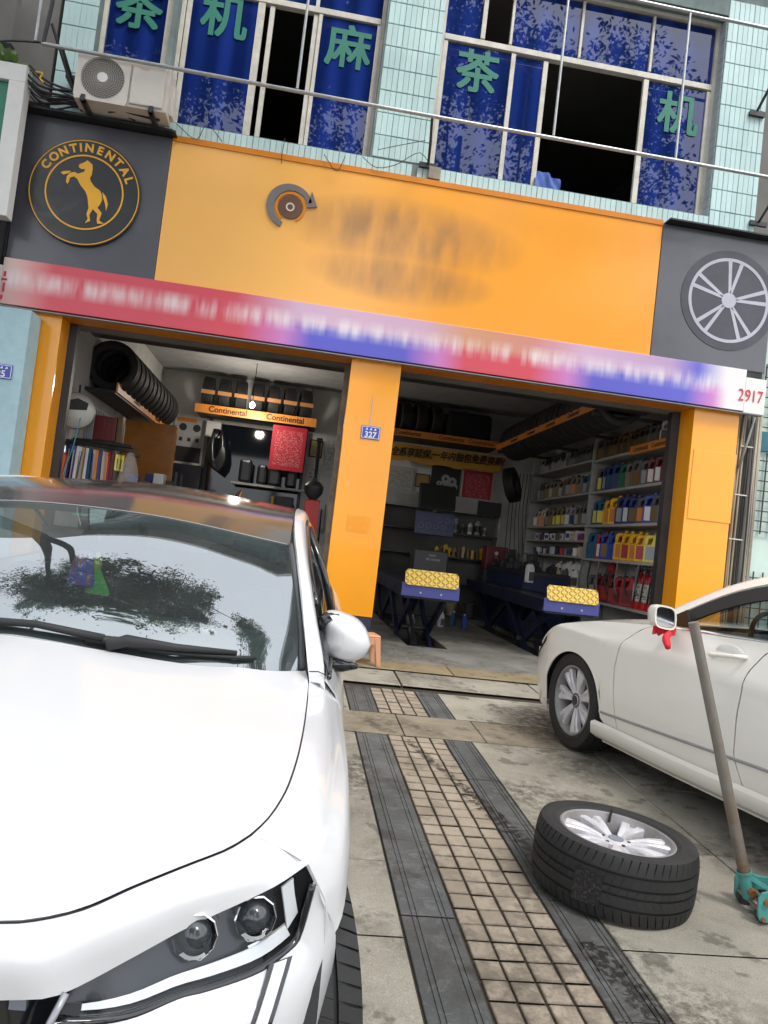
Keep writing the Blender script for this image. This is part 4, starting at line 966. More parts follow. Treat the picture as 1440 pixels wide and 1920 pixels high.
frame_thing('plaque', 'small golden plaque left of the wheel poster', 'plaque', 2.12, 2.36, 2.62, 2.84, M('plaque_gold', (.35, .2, .04), .4), m_dark)
e_ = frame_thing('car_poster', 'framed grey and white poster at the left end of the back wall', 'poster', -2.44, -1.92, 2.50, 3.34, M('poster_pale', (.40, .41, .40), .4, var=.1), m_alu)
m = MB(); m.box(-.24, -.012, .02, .24, -.009, .30); m.build('poster_dark_part', m_ink, e_)
for x in (-.13, .12): m = MB(); m.cyl((x, -.012, .66), (x, -.009, .66), .07, n=16); m.build('poster_picture', m_dark, e_)
for x in (-.15, 0, .15): m = MB(); m.box(x-.03, -.012, .40, x+.03, -.009, .47); m.build('poster_picture', m_dark, e_)
m = MB(); m.box(-.26, -.012, .76, .1, -.009, .83); m.build('poster_picture', pm('orange', pal['orange']), e_)
frame_thing('certificate', 'small framed yellow certificate right of the left bay price list', 'certificate', .06, .26, 2.93, 3.22, printed('cert_print', (.52, .42, .16), (.2, .15, .05), 8, .4, cols=8), m_ink)
frame_thing('notice_sheet', 'tall white printed sheet on the back wall beside the central pillar', 'notice', .34, .60, 2.60, 3.36, printed('notice_print', (.50, .50, .47), (.22, .22, .22), 24, .5, cols=16), None)
frame_thing('notice_sheet', 'plain white notice below the yellow certificate', 'notice', .02, .30, 2.36, 2.78, printed('notice_print_b', (.46, .46, .44), (.25, .25, .25), 6, .3, cols=8), None)
frame_thing('notice_sheet', 'pale ruled sheet on the back wall left of the golden plaque', 'notice', 1.50, 2.05, 2.35, 2.95, printed('notice_print_c', (.44, .43, .40), (.24, .24, .23), 20, .6, cols=20, margin=.04), None)
m = MB(); m.box(-1.88, 13.9, 3.02, -1.62, 14.09, 3.32); tag(m.build('meter_box', m_white, None, bevel=.01), 'small white box on the back wall right of the framed poster', 'meter box')
# big black glossy window of the office in the left bay
OW = empty('office_window', (-.94, 14.0, 1.2), label='large dark office window reflecting a lit lamp on the back wall of the left bay', cat='window')
t = NT('black_glass'); t.set(Base_Color=(.008, .010, .014), Roughness=.06, Specular_IOR_Level=.6); m_bglass = t.m
m = MB(); m.box(-.84, 0, .1, .86, .02, 2.1); m.build('pane', m_bglass, OW)
m = MB(); m.box(-.90, -.03, .04, -.84, .03, 2.16); m.box(.86, -.03, .04, .92, .03, 2.16); m.box(-.84, -.03, .04, .86, .03, .1); m.build('frame', m_dark, OW)
SHF = empty('side_shelf', (-.55, 13.6, 2.2), label='pale shelf board in front of the dark office window', cat='shelf')
m = MB(); m.box(-.72, -.15, 0, .62, .15, .04); m.build('board', m_shelf, SHF)
for i, (x, h, w_) in enumerate(((-.50, .42, .22), (-.2, .36, .18), (.02, .46, .24), (.32, .34, .2))):
    m = MB(); m.box(x-w_/2-.55, 13.48, 2.242, x+w_/2-.55, 13.72, 2.242+h); tag(m.build('black_bag', M('black_bag_mat', (.014, .014, .016), .28, bump=.4, bscale=25) if i == 0 else bpy.data.materials['black_bag_mat'], None, bevel=.05), f'{ordw[i]} black bag from the left on the pale shelf board', 'bag', 'black bags on the shelf board')
m = MB()
for k in range(5): m.tube([tuple(q) for q in cat_rom([(-1.66+.02*k, 13.55, 3.12), (-1.68-.015*k, 13.45, 2.85-.03*k), (-1.60+.02*k, 13.4, 2.50-.03*k), (-1.50+.015*k, 13.45, 2.8-.05*k), (-1.55, 13.5, 3.1)], 14)], .042, 7)
tag(m.build('hanging_hoses', M('hose_black', (.012, .012, .013), .3), None, smooth=True), 'bunch of glossy black inner tubes hanging on the back wall of the left bay', 'inner tubes')
m = MB(); m.box(-2.5, 13.62, FZ, -1.84, 14.05, 2.44); tag(m.build('dark_cupboard', M('cupboard_navy', (.014, .017, .026), .3), None, bevel=.01), 'tall dark navy cupboard below the framed poster', 'cupboard')
# lamp
LM = empty('hanging_lamp', (-1.0, 12.6, 3.50), label='lit white bulb hanging from the ceiling of the left bay', cat='lamp')
m = MB(); m.tube([(0, 0, .7), (0, 0, .08)], .006, 6); m.build('cord', m_ink, LM)
m = MB(); m.cyl((0, 0, .03), (0, 0, .1), .02, n=10); m.build('socket', m_white, LM)
m = MB(); m.lathe([(0, -.06), (.03, -.05), (.045, -.015), (.035, .02), (.018, .04)], 16); m.build('bulb', emit('bulb_glow', (1, .95, .85), 22), LM, smooth=True)
ld = bpy.data.lights.new('bulb_light', 'POINT'); ld.energy = 26; ld.color = (1, .93, .82); ld.shadow_soft_size = .08
lo = bpy.data.objects.new('bulb_light', ld); COL.objects.link(lo); lo.parent = LM; lo.location = (0, 0, -.13)

# ---------------------------------------------------------------- left bay, left side
HR = empty('hose_reel', (-2.68, 8.9, 2.545), 0, 'round silver hose reel with a black label hanging inside the left pillar', 'hose reel')
m = MB(); m.lathe([(0, -.07), (.15, -.07), (.20, -.05), (.215, 0), (.20, .05), (.15, .07), (0, .07)], 32, rotm(R(90), 0, R(20))); m.build('reel', M('reel_silver', (.42, .41, .37), .35, metal=.3, var=.2), HR, smooth=40)
m = MB(); m.prism([(-.11, -.01), (.11, .02), (.12, .10), (0, .14), (-.12, .09)], -.074, -.08, rotm(0, 0, R(20))); m.build('label', m_ink, HR)
m = MB(); m.lathe([(.13, -.075), (.155, -.082), (.17, -.07)], 32, rotm(R(90), 0, R(20))); m.build('rim_ring', m_alu, HR)
m = MB(); m.tube([(0, .05, .2), (-.02, .1, .32)], .012, 6); m.build('hook', m_dark, HR)
# hanging strips (wiper refills and packs) from a black bar
WR = empty('display_bar', (-2.4, 9.0, 2.2), 0, 'black bar from which coloured wiper packs hang in the left bay', 'display bar')
m = MB(); m.tube([(-.36, 0, .0), (.35, 0, -.03)], .02, 8); m.build('bar', m_ink, WR)
m = MB(); m.box(-.37, -.02, -.02, -.33, .6, .02); m.box(.31, -.02, -.05, .35, .6, -.01); m.build('bar_arm', m_ink, WR)
strip_cols = ['navy', 'navy', 'blue', 'white', 'white', 'beige', 'white', 'teal', 'beige', 'orange', 'navy', 'silver', 'orange', 'red', 'darkred', 'paleyellow', 'paleyellow', 'paleyellow']
cnt = {}
for i, c_ in enumerate(strip_cols):
    x = -2.73+i*.0365; L_ = .48 if c_ != 'paleyellow' else .22
    cnt[c_] = cnt.get(c_, 0)+1
    lab = f'only {c_} pack hanging from the black bar' if strip_cols.count(c_) == 1 else f'{ordw[cnt[c_]-1]} {c_} pack from the left hanging from the black bar'
    e_ = empty('wiper_pack', (x, 8.985, 2.19-.003*i), R(rj_.uniform(-25, 25)), lab, 'pack', 'packs hanging from the black bar')
    e_.rotation_euler = (R(rj_.uniform(-3, 3)), R(rj_.uniform(-2.5, 2.5)), R(rj_.uniform(-20, 20)))
    m = MB(); m.box(-.016, -.03, -L_, .016, .03, -.03); m.build('pack', pm(c_, pal[c_]), e_, bevel=.004)
    m = MB(); m.tube([(0, 0, -.04), (0, 0, .01)], .003, 5); m.build('loop', m_ink, e_)
    if i % 3: m = MB(); m.box(-.0165, -.0312, -L_*.9, -.005, -.0302, -.08); m.build('print_line', pm(rj_.choice(['white', 'black', 'blue', 'beige']), (.1, .1, .1)), e_)
for i, (x, c_, w_, h_) in enumerate(((-2.62, 'silver', .10, .3), (-2.44, 'darkred', .26, .3), (-2.27, 'gold', .06, .32))):
    m = MB(); m.box(x-w_/2, 9.3, 2.28, x+w_/2, 9.42, 2.28+h_)
    for q in range(4): m.box(x-w_/2+q*w_/4+.004, 9.292, 2.29, x-w_/2+(q+1)*w_/4-.004, 9.3, 2.28+h_-.01)
    tag(m.build('boxed_goods', pm(c_, pal[c_]), None, bevel=.004), f'{c_} stacked boxes behind the hanging packs', 'boxes')
m = MB(); m.box(-2.78, 9.28, 2.24, -2.1, 9.5, 2.275); tag(m.build('small_shelf', m_ink, None), 'small black shelf behind the hanging packs', 'shelf')
SP = empty('spray_can', (-2.70, 8.75, 1.74), 0, 'orange spray gun bottle with a silver top beside the left pillar', 'spray bottle')
m = MB(); m.lathe([(0, 0), (.035, 0), (.038, .26), (.02, .3), (0, .3)], 14); m.build('bottle', pm('orangered', (.62, .10, .02)), SP, smooth=40)
m = MB(); m.lathe([(.022, .3), (.024, .34), (.018, .38), (0, .385)], 12); m.build('top', m_chrome, SP, smooth=40)
m = MB(); m.tube([(0, 0, .37), (-.05, -.02, .39)], .008, 6); m.build('trigger', m_ink, SP)
m = MB(); m.tube([tuple(q) for q in cat_rom([(-2.56, 8.7, 2.45), (-2.60, 8.7, 2.1), (-2.66, 8.7, 1.8), (-2.62, 8.66, 1.72), (-2.52, 8.68, 1.76)], 20)], .007, 6); tag(m.build('air_hose', M('hose_cyan', (.10, .38, .48), .4), None, smooth=True), 'thin light blue air hose hanging down in the left bay', 'hose')
# clear plastic bag
m = MB(); P_ = []
for i in range(12):
    v_ = i/11; r_ = .03+.095*v_**.7-.03*max(0, v_-.85)*6
    P_.append([Vector((r_*(1+.12*math.sin(5*a+3*v_))*math.cos(a), .7*r_*(1+.15*math.cos(4*a+5*v_))*math.sin(a), -.38*v_)) for a in (2*math.pi*k/20 for k in range(21))])
m.grid(P_); t = NT('clear_bag'); t.set(Base_Color=(.8, .8, .8), Roughness=.12, Alpha=.16); o = m.build('plastic_bag', t.m, None, smooth=True, loc=(-2.02, 8.95, 2.15), fix=False); tag(o, 'clear plastic bag hanging at the right end of the packs', 'bag')
# tool trolley
TT = empty('tool_trolley', (-2.05, 10.6, FZ), 0, 'grey tool trolley with small boxes on its shelves in the left bay', 'trolley')
for z in (.5, 1.0, 1.45): m = MB(); m.box(-.35, -.25, z, .35, .25, z+.03); m.build('tray', m_shelf, TT)
for x in (-.34, .34):
    for y in (-.24, .24): m = MB(); m.box(x-.015, y-.015, 0, x+.015, y+.015, 1.75); m.build('post', m_dark, TT)
rt = random.Random(9)
for i, (x, z, w_, h_, c_) in enumerate(((-.25, 1.483, .14, .16, 'blue'), (-.08, 1.483, .16, .1, 'grey'), (.10, 1.483, .14, .22, 'white'), (.26, 1.483, .12, .14, 'black'), (-.2, 1.033, .2, .2, 'grey'), (.05, 1.033, .2, .26, 'black'), (.25, 1.033, .14, .15, 'silver'), (-.02, 1.585, .12, .10, 'navy'))):
    m = MB(); m.box(-2.05+x-w_/2, 10.42, FZ+z, -2.05+x+w_/2, 10.62, FZ+z+h_); tag(m.build('parts_box', pm(c_, pal[c_]), None, bevel=.006), f'{c_} box on the {"top" if z > 1.4 else "lower"} tray of the trolley', 'box', 'boxes on the trolley')
m = MB(); m.box(-2.75, 11.6, FZ, -2.05, 11.66, 2.86); m.box(-2.05, 11.58, FZ, -1.99, 11.68, 2.86); o = m.build('orange_partition', M('varnished_orange', (.50, .19, .03), .25, coat=.4), None); tag(o, 'glossy orange partition panel standing on the left side of the left bay', 'partition')
m = MB()
for k in range(14): m.box(-2.79, 9.75+.11*k, 1.5, -2.77, 9.82+.11*k, 2.75)
tag(m.build('wall_chart', M('chart_grey', (.16, .16, .16), .6), None), 'grey slotted tool board on the left wall', 'tool board')
# dark workbench with box + red press at the pillar
WBK = empty('workbench', (-.6, 13.1, FZ), 0, 'dark workbench across the back of the left bay', 'workbench')
m = MB(); m.box(-1.7, -.4, .85, .55, .4, .92); m.build('top', m_black, WBK, bevel=.006)
m = MB(); m.box(-1.65, -.36, 0, .5, .36, .848); m.build('cabinet', M('bench_navy', (.015, .018, .03), .4), WBK)
m = MB(); m.box(-.42, 12.2, 1.55, -.12, 12.6, 2.02); tag(m.build('black_case', m_black, None, bevel=.02), 'black equipment case left of the red screw press', 'case')
m = MB(); m.box(-.46, 12.3, FZ, -.08, 12.7, 1.548); tag(m.build('case_stand', m_dark, None), 'dark stand under the black equipment case', 'stand')
m = MB(); m.tube([(-.455, 12.18, 1.5), (-.46, 12.17, 2.0)], .018, 8); tag(m.build('yellow_strap', m_yellow, None), 'yellow strap on the left side of the black case', 'strap')
RP = empty('screw_press', (.22, 10.8, FZ), 0, 'red bottle press with a tall black threaded screw beside the central pillar', 'press')
m = MB(); m.box(-.17, -.15, 1.05, .05, .12, 1.62); m.build('red_body', M('press_red', (.55, .04, .03), .35), RP, bevel=.02)
m = MB(); m.lathe([(0, 1.62), (.02, 1.58), (.13, 1.72), (.14, 1.82), (.09, 1.88), (.035, 1.9), (.035, 1.93), (0, 1.93)], 20, Matrix.Translation((-.06, 0, 0))); m.build('cone_head', m_dark, RP, smooth=40)
m = MB(); pr = []
for k in range(34): z = 1.92+k*.016; pr += [(.026, z), (.033, z+.008)]
m.lathe(pr+[(0, pr[-1][1])], 12, Matrix.Translation((-.06, 0, 0))); m.build('screw', m_dark, RP)
m = MB(); m.cyl((-.06, 0, 2.46), (-.06, 0, 2.52), .045, n=12); m.build('screw_nut', m_ink, RP)
m = MB(); m.box(-.24, -.24, 0, .10, .2, .95); m.build('cabinet', M('cabinet_pale', (.42, .42, .41), .5, dirt=.6), RP, bevel=.01)
m = MB(); m.box(-.28, -.28, .955, .12, .24, .985); m.build('cabinet_top', m_shelf, RP)
m = MB()
for k in range(7): m.tube([tuple(q) for q in cat_rom([(.05+.03*k, 10.55, 1.335), (.02+.03*k, 10.5, 1.40+.02*(k % 3)), (.08+.02*k, 10.53, 1.34)], 8)], .014, 6)
tag(m.build('coiled_lines', M('hose_olive', (.16, .15, .11), .6), None, smooth=True), 'small coil of olive hose on the cabinet in front of the red press', 'hose')

# ---------------------------------------------------------------- right bay: alignment machine, cabinets
AM = empty('alignment_machine', (2.28, 12.6, FZ), 0, 'dark wheel alignment console with a tilted monitor in the right bay', 'machine')
mt_ = rotm(R(-12), 0, R(4), (.02, 0, 2.02))
m = MB(); m.box(-.33, -.03, -.22, .33, .03, .22, mat=mt_); m.build('monitor', m_ink, AM, bevel=.03)
t = NT('monitor_glass'); t.set(Base_Color=(.03, .035, .03), Roughness=.12); m = MB(); m.box(-.29, -.0335, -.185, .29, -.0305, .185, mat=mt_); m.build('screen', t.m, AM)
m = MB(); m.box(-.03, 0, 1.5, .03, .05, 1.9); m.build('neck', m_dark, AM)
mp = rotm(R(-8), 0, R(3), (0, -.12, 1.55))
m = MB(); m.box(-.34, -.03, -.20, .34, .03, .20, mat=mp); m.build('panel', M('panel_blue_grey', (.05, .06, .13), .35), AM, bevel=.015)
for r_i, (n_, z) in enumerate(((3, .07), (4, -.05))):
    for k in range(n_):
        x = (.02 if r_i == 0 else -.24)+k*.13+(.06 if r_i == 0 else 0)
        mm = MB(); mm.lathe([(.035, -.034), (.048, -.042), (.052, -.034)], 16, mp @ Matrix.Translation((x, 0, z)) @ Matrix.Rotation(R(90), 4, 'X') @ Matrix.Translation((0, 0, .075)) ); mm.build('target_ring', M('ring_blue', (.18, .20, .30), .3) if k == 0 and r_i == 0 else bpy.data.materials['ring_blue'], AM, smooth=True)
m = MB(); m.box(-.30, -.25, .70, .28, .25, 1.10); m.build('cabinet', M('console_grey', (.07, .07, .075), .4), AM, bevel=.02)
m = MB(); m.box(-.34, -.3, 0, .32, .3, .699); m.build('base', m_dark, AM, bevel=.01)
m = MB(); m.box(-.06, -.2525, 1.0, .06, -.2505, 1.03); m.box(-.1, -.2525, .93, -.04, -.2505, .97); m.box(-.02, -.2525, .93, .14, -.2505, .965); m.build('faded_mark', M('mark_grey', (.3, .3, .3), .5), AM)
CBN = empty('wall_cabinet', (2.5, 13.8, FZ), 0, 'low wall cabinet with a pale slatted front and open shelves behind the console', 'cabinet')
for k in range(4): m = MB(); m.box(-1.0, -.22, 1.90+.055*k, 1.2, -.2, 1.945+.055*k); m.build('slat', m_shelf, CBN)
m = MB(); m.box(-1.0, -.198, 1.86, 1.2, .2, 2.15); m.build('head_box', m_shelf, CBN)
m = MB(); m.box(.75, -.235, 1.86, 1.2, -.222, 2.12); m.build('control_box', m_ink, CBN)
for z in (.5, 1.0, 1.45): m = MB(); m.box(-1.0, -.2, z, 1.2, .2, z+.03); m.build('shelf', m_dark, CBN)
for x in (-1.02, 1.2): m = MB(); m.box(x, -.2, 0, x+.03, .2, 1.859); m.build('side', m_shelf if x > 0 else m_dark, CBN)
m = MB(); m.box(-1.0, .17, 0, 1.2, .19, 1.859); m.build('back', m_darkroom, CBN)
cl = [('silver', 'black'), ('white', 'white'), ('silver', 'grey'), ('grey', 'black'), ('white', 'silver'), ('silver', 'black'), ('beige', 'grey')]
for i, (c_, k_) in enumerate(cl):
    jug(CAN, 'spray_can', 'spray can', c_, k_, 'white', 2.62+i*.14, 13.68, FZ+1.482, R(20*i), f'{ordw[i]} spray can from the left on the upper cabinet shelf', 'spray cans on the cabinet shelf', .8+.25*(i % 3))
for i in range(11):
    c_ = ['yellow', 'gold', 'paleyellow', 'yellow', 'beige', 'gold', 'beige', 'gold', 'yellow', 'gold', 'yellow'][i]
    jug(J1, 'yellow_tube', 'tube', c_, 'brown', 'beige' if i % 2 else 'yellow', 2.58+i*.085, 13.62-.03*(i % 2), FZ+1.03, R(10*i), f'{ordw[i]} small tube from the left on the cabinet shelf', 'yellow tubes on the cabinet shelf', .7+.2*(i % 4 == 2))
CG = empty('charger', (3.58, 13.2, FZ+.88), 0, 'dark red battery charger box with two dials in the right bay', 'charger')
m = MB(); m.box(-.20, -.15, 0, .20, .15, .42); m.build('box', M('charger_red', (.16, .015, .02), .4), CG, bevel=.015)
for z in (.30, .20): m = MB(); m.cyl((-.02, -.151, z), (-.02, -.162, z), .035, n=16); m.build('dial', m_alu, CG)
m = MB(); m.box(-.22, -.18, -.88, .22, .18, -.002); m.build('stand', m_dark, CG)
TBN = empty('tool_bench', (3.75, 11.9, FZ), 0, 'cluttered dark tool bench in front of the far shelves', 'bench')
m = MB(); m.box(-.35, -1.0, .9, .4, 1.2, .96); m.build('top', m_dark, TBN)
m = MB(); m.box(-.33, -.98, 0, .38, 1.18, .898); m.build('cabinet', M('bench_blue', (.01, .02, .07), .5), TBN)
rt = random.Random(4)
for i in range(16):
    m = MB(); w_, d_, h_ = rt.uniform(.05, .14), rt.uniform(.05, .14), rt.uniform(.06, .34); x, y = 3.75+rt.uniform(-.28, .2), 11.0+i*.13
    m.box(x-w_, y-d_*.5, FZ+.962, x+w_, y+d_*.5, FZ+.962+h_*.5); m.box(x-w_*.4, y-d_*.3, FZ+.962+h_*.5, x+w_*.5, y+d_*.3, FZ+.962+h_)
    tag(m.build('hand_tool', rt.choice([m_ink, m_dark, m_dark, m_black]), None, bevel=.008), f'{ordw[i]} black power tool from the entrance on the tool bench', 'tool', 'tools on the tool bench')
jug(J1, 'white_bottle', 'bottle', 'white', 'grey', 'black', 3.42, 10.6, 1.13, R(20), 'white squeeze bottle standing on the right lift runway', None, 1.2)

# ---------------------------------------------------------------- scissor lift
LF = empty('scissor_lift', (2.4, 8.4, FZ), label='dark blue scissor lift with two runways and yellow end flaps over the pits', cat='car lift')
m_lift = M('lift_blue', (.007, .011, .036), .4, var=.2, dirt=.3, dirtcol=(.05, .05, .05)); m_lifthi = M('lift_bright_blue', (.055, .065, .26), .45, dirt=.3)
t = NT('tread_yellow'); p = t.pos(); t.set(Base_Color=t.mix(t.ramp(t.noise(45, 4, .6, p), [(.45, 0), (.75, .6)]), (.72, .50, .07), (.50, .33, .06)), Roughness=.5); m_ty = t.m
TOPZ = 1.02
def LB(mb, name, mat, par=LF, **k):
    o = mb.build(name, mat, None, **k); o.parent = par
    o.location = Vector(o.location)-Vector(LF.location); return o
for xi, (xa, xb) in enumerate(((1.26, 1.90), (2.93, 3.57))):
    m = MB(); m.box(xa+.02, 8.45, TOPZ-.16, xb-.02, 12.5, TOPZ); LB(m, 'runway', m_lift, bevel=.006)
    m = MB(); m.box(xa-.02, 8.38, TOPZ-.13, xb+.01, 8.405, TOPZ+.02); m.box(xa-.02, 8.405, TOPZ-.13, xb+.01, 8.44, TOPZ-.10); LB(m, 'end_plate', m_lifthi, bevel=.004)
    for x in (xa+.2, xb-.2): m = MB(); m.cyl((x, 8.375, TOPZ-.08), (x, 8.385, TOPZ-.08), .012, n=8); LB(m, 'bolt', m_shelf)
    # flap with diamond pattern
    w_ = xb-xa-.02; h_ = .185; mf = Matrix.Translation((xa+.01, 8.36, TOPZ+.0)) @ Matrix.Rotation(R(-20), 4, 'X')
    m = MB(); c_ = .03; m.prism([(0, c_), (c_, 0), (w_-c_, 0), (w_, c_), (w_, h_-c_), (w_-c_, h_), (c_, h_), (0, h_-c_)], 0, .012, mf); FP = LB(m, 'flap', m_ty)
    m = MB(); nx, nz = 12, 5
    for i in range(nx):
        for j in range(nz):
            cx_, cz_ = (i+.5)*w_/nx, (j+.5)*h_/nz; s_ = 1 if (i+j) % 2 else -1
            if .02 < cx_ < w_-.02: m.box(-.022, -.006, -.0045, .022, -.0002, .0045, mat=mf @ Matrix.Translation((cx_, 0, cz_)) @ Matrix.Rotation(R(38*s_), 4, 'Y'))
    tp = m.build('raised_tread', M('tread_worn', (.33, .21, .04), .55) if 'tread_worn' not in bpy.data.materials else bpy.data.materials['tread_worn'], FP); tag(tp, kind='stuff'); tp.location = -Vector(FP.location)-Vector(LF.location)
    # scissor arms
    for xs in (xa+.12, xb-.12):
        for (ya, yb) in ((8.75, 10.3), (10.5, 12.0)):
            for (za, zb) in ((.02, TOPZ-.18), (TOPZ-.18, .02)):
                m = MB(); v0, v1 = Vector((xs, ya, za)), Vector((xs, yb, zb)); d_ = (v1-v0); L_ = d_.length
                mm = Matrix.Translation(v0) @ Matrix.Rotation(math.atan2(d_.z, d_.y), 4, 'X'); m.box(-.02+.042*(za > zb), 0, -.055, .02+.042*(za > zb), L_, .055, mat=mm); LB(m, 'scissor_arm', m_lift)
    m = MB(); m.cyl((xa+.05, 9.5, .43), (xb-.05, 9.5, .43), .035, n=12); LB(m, 'pivot', m_dark)
    m = MB(); m.cyl(((xa+xb)/2, 8.9, .12), ((xa+xb)/2, 9.9, .6), .05, n=12); LB(m, 'cylinder', m_dark)
m = MB(); m.box(1.1, 12.0, FZ, 2.0, 12.4, FZ+.7); tag(m.build('low_cupboard', m_dark, None, bevel=.01), 'dark low cupboard behind the left lift runway', 'cupboard')
for i, (x, y, c_) in enumerate(((1.65, 9.9, 'silver'), (2.25, 10.9, 'white'), (2.5, 11.2, 'teal'), (2.6, 10.9, 'blue'))):
    jug(J1, 'floor_bottle', 'bottle', c_, 'grey', 'white', x, y, FZ, R(30*i), f'small {c_} bottle on the floor between the lift runways', None, .9)
for i in range(12):
    jug(J1, 'water_bottle', 'bottle', 'teal' if i % 3 else 'blue', 'white', 'blue', 4.26, 9.0+i*.14, FZ+.02, R(-60), f'{ordw[i]} drink bottle from the entrance on the floor below the low shelf', 'blue bottles under the low shelf', 1.1)
m = MB(); m.box(3.66, 8.3, FZ, 4.15, 8.9, FZ+.42); tag(m.build('dark_crate', m_dark, None, bevel=.03), 'dark crate on the shop floor inside the right doorway', 'crate')
# wall clutter: rail of cables on the back corner
m = MB()
for k in range(6): m.tube([tuple(q) for q in cat_rom([(3.95+.07*k, 13.9, 3.1), (3.93+.07*k, 13.88, 2.3), (3.9+.09*k, 13.7, 1.5)], 10)], .008, 5)
tag(m.build('wall_cables', M('cable_mix', (.10, .07, .06), .6), None), 'thin cables hanging down in the back right corner', 'cables')

# ---------------------------------------------------------------- more workshop clutter
rk = random.Random(77)
CLT = empty('clutter_shelf', (-2.55, 12.3, 1.55), 0, 'narrow steel shelf of small stock on the left wall behind the partition', 'shelf')
for z in (0, .42, .84):
    m = MB(); m.box(-.22, -.6, z, .22, .6, z+.02); m.build('board', m_shelf, CLT)
for i in range(21):
    c_ = rk.choice(['grey', 'white', 'navy', 'black', 'orange', 'silver', 'red', 'beige']); lv = i % 3; q = i//3
    m = MB(); w_, h_ = rk.uniform(.05, .08), rk.uniform(.12, .32); y = 11.8+q*.165
    m.box(-2.55-.1, y-w_, 1.572+.42*lv, -2.55+.16, y+w_, 1.572+.42*lv+h_)
    tag(m.build('stock_box', pm(c_, pal[c_]), None, bevel=.008), f'{ordw[q]} box from the entrance on the {("lowest", "middle", "upper")[lv]} board of the left wall shelf', 'box', 'stock boxes on the left wall shelf')
# slim tools and papers on the wall beside the central pillar
for i, (x, z, L_, c_) in enumerate(((.10, 2.1, .5, 'black'), (.17, 2.0, .4, 'red'), (.40, 1.95, .55, 'black'), (.47, 2.05, .45, 'silver'), (.54, 1.9, .5, 'black'))):
    m = MB(); m.tube([(x, 14.05, z), (x+.01, 14.05, z-L_)], .014, 6); m.cyl((x, 14.05, z-L_), (x, 14.05, z-L_-.09), .03, .022, n=8)
    tag(m.build('hand_tool', pm(c_, pal[c_]), None), f'{ordw[i]} long {c_} hand tool from the left, hung beside the central pillar', 'tool', 'tools hung beside the central pillar')
for i, (x, z, w_, h_) in enumerate(((-2.62, 2.6, .12, .2), (1.62, 3.0, .0, .0))):
    if w_: m = MB(); m.box(-2.797, 10.6, 2.2, -2.79, 11.2, 2.75); tag(m.build('wall_sheet', printed('wall_sheet_print', (.42, .42, .40), (.2, .2, .2), 16, .5, cols=24, axis=(1, 2)), None), 'printed sheet on the left wall of the left bay', 'notice')
# red tool chest, gas bottle and bucket behind the lift
TC = empty('tool_chest', (1.15, 13.3, FZ), 0, 'dark tool chest with drawers left of the alignment console', 'tool chest')
m = MB(); m.box(-.32, -.25, .08, .32, .25, .95); m.build('body', M('chest_grey', (.09, .09, .10), .4), TC, bevel=.01)
for k in range(5): m = MB(); m.box(-.30, -.262, .14+.16*k, .30, -.2505, .28+.16*k); m.build('drawer', M('drawer_grey', (.12, .12, .13), .35) if k == 0 else bpy.data.materials['drawer_grey'], TC, bevel=.004)
for k in range(4):
    m = MB(); m.lathe([(0, 0), (.09, 0), (.115, .24), (.105, .24), (.085, .02), (0, .02)], 18); c_ = ['white', 'blue', 'beige', 'grey'][k]
    tag(m.build('oil_bucket', pm(c_, pal[c_]), None, smooth=40, loc=(2.25+.3*k, 13.1-.15*(k % 2), FZ)), f'{c_} oil bucket on the floor behind the lift', 'bucket', 'oil buckets behind the lift')
for k in range(7):
    x = 4.02+.05*k; m = MB(); m.tube([tuple(q) for q in cat_rom([(4.18, 10.55-.3*k, 1.55), (4.14, 10.5-.3*k, 1.25), (4.16, 10.45-.3*k, 1.06+.02*k)], 8)], .012, 6)
    tag(m.build('hanging_strap', m_ink if k % 2 else pm('grey', pal['grey']), None), f'{ordw[k]} dark strap from the far end hanging off the low shelf edge', 'strap', 'straps hanging off the shelf edge')
# ---------------------------------------------------------------- wheels
def tread_tyre(name, r=.328, w=.245, rim=.228, blocks=62):
    zz = [-.47, -.40, -.275, -.272, -.235, -.232, -.085, -.082, -.045, -.042, .042, .045, .082, .085, .232, .235, .272, .275, .40, .47]
    gz = lambda z: (.232 < abs(z) < .2725+.002) or (.0435 < abs(z) < .084)
    side = [(rim, -w*.38), (rim+.006, -w*.45), (rim+.022, -w*.485), (rim+.026, -w*.488), (rim+.03, -w*.485), (rim+.055, -w*.50), (r-.03, -w*.505), (r-.014, -w*.49)]
    def prof(groove):
        p = list(side)
        for z in zz:
            crown = r-.012*(abs(z)/.47)**4
            deep = .009 if (.234 < abs(z) < .2735 or .0440 < abs(z) < .0835) else 0
            if groove and abs(z) > .275: deep = max(deep, .0065)
            elif groove and abs(z) < .23 and not deep: deep = .0016
            p.append((crown-deep, z*w))
        return p+[(a, -b) for a, b in reversed(side)]
    pa, pb = prof(False), prof(True); N = len(pa); v = []; f = []; rings = 0
    for k in range(blocks):
        for fr, pr in ((.0, pa), (.84, pa), (.87, pb), (.97, pb)):
            t0 = 2*math.pi*(k+fr)/blocks
            for i, (rr, z) in enumerate(pr):
                t = t0+(abs(z)*.9 if abs(z) > .2*w else z*.6)   # slanted slots
                v.append((rr*math.cos(t), rr*math.sin(t), z))
            rings += 1
    for a in range(rings):
        b_ = (a+1) % rings
        for i in range(N):
            j = (i+1) % N; f.append((a*N+i, b_*N+i, b_*N+j, a*N+j))
    m = MB(); m.add(v, f); return m.mesh(name, m_rubber, smooth=28)
m_alloy = M('alloy_silver', (.66, .66, .69), .36, metal=.3, var=.12, scale=14, dirt=.45, dirtcol=(.28, .2, .13), dscale=9)
m_alloyd = M('alloy_inner', (.30, .29, .29), .45, metal=.35, var=.2, dirt=.6, dirtcol=(.12, .09, .06), dscale=8)
TYRE = tread_tyre('tyre')
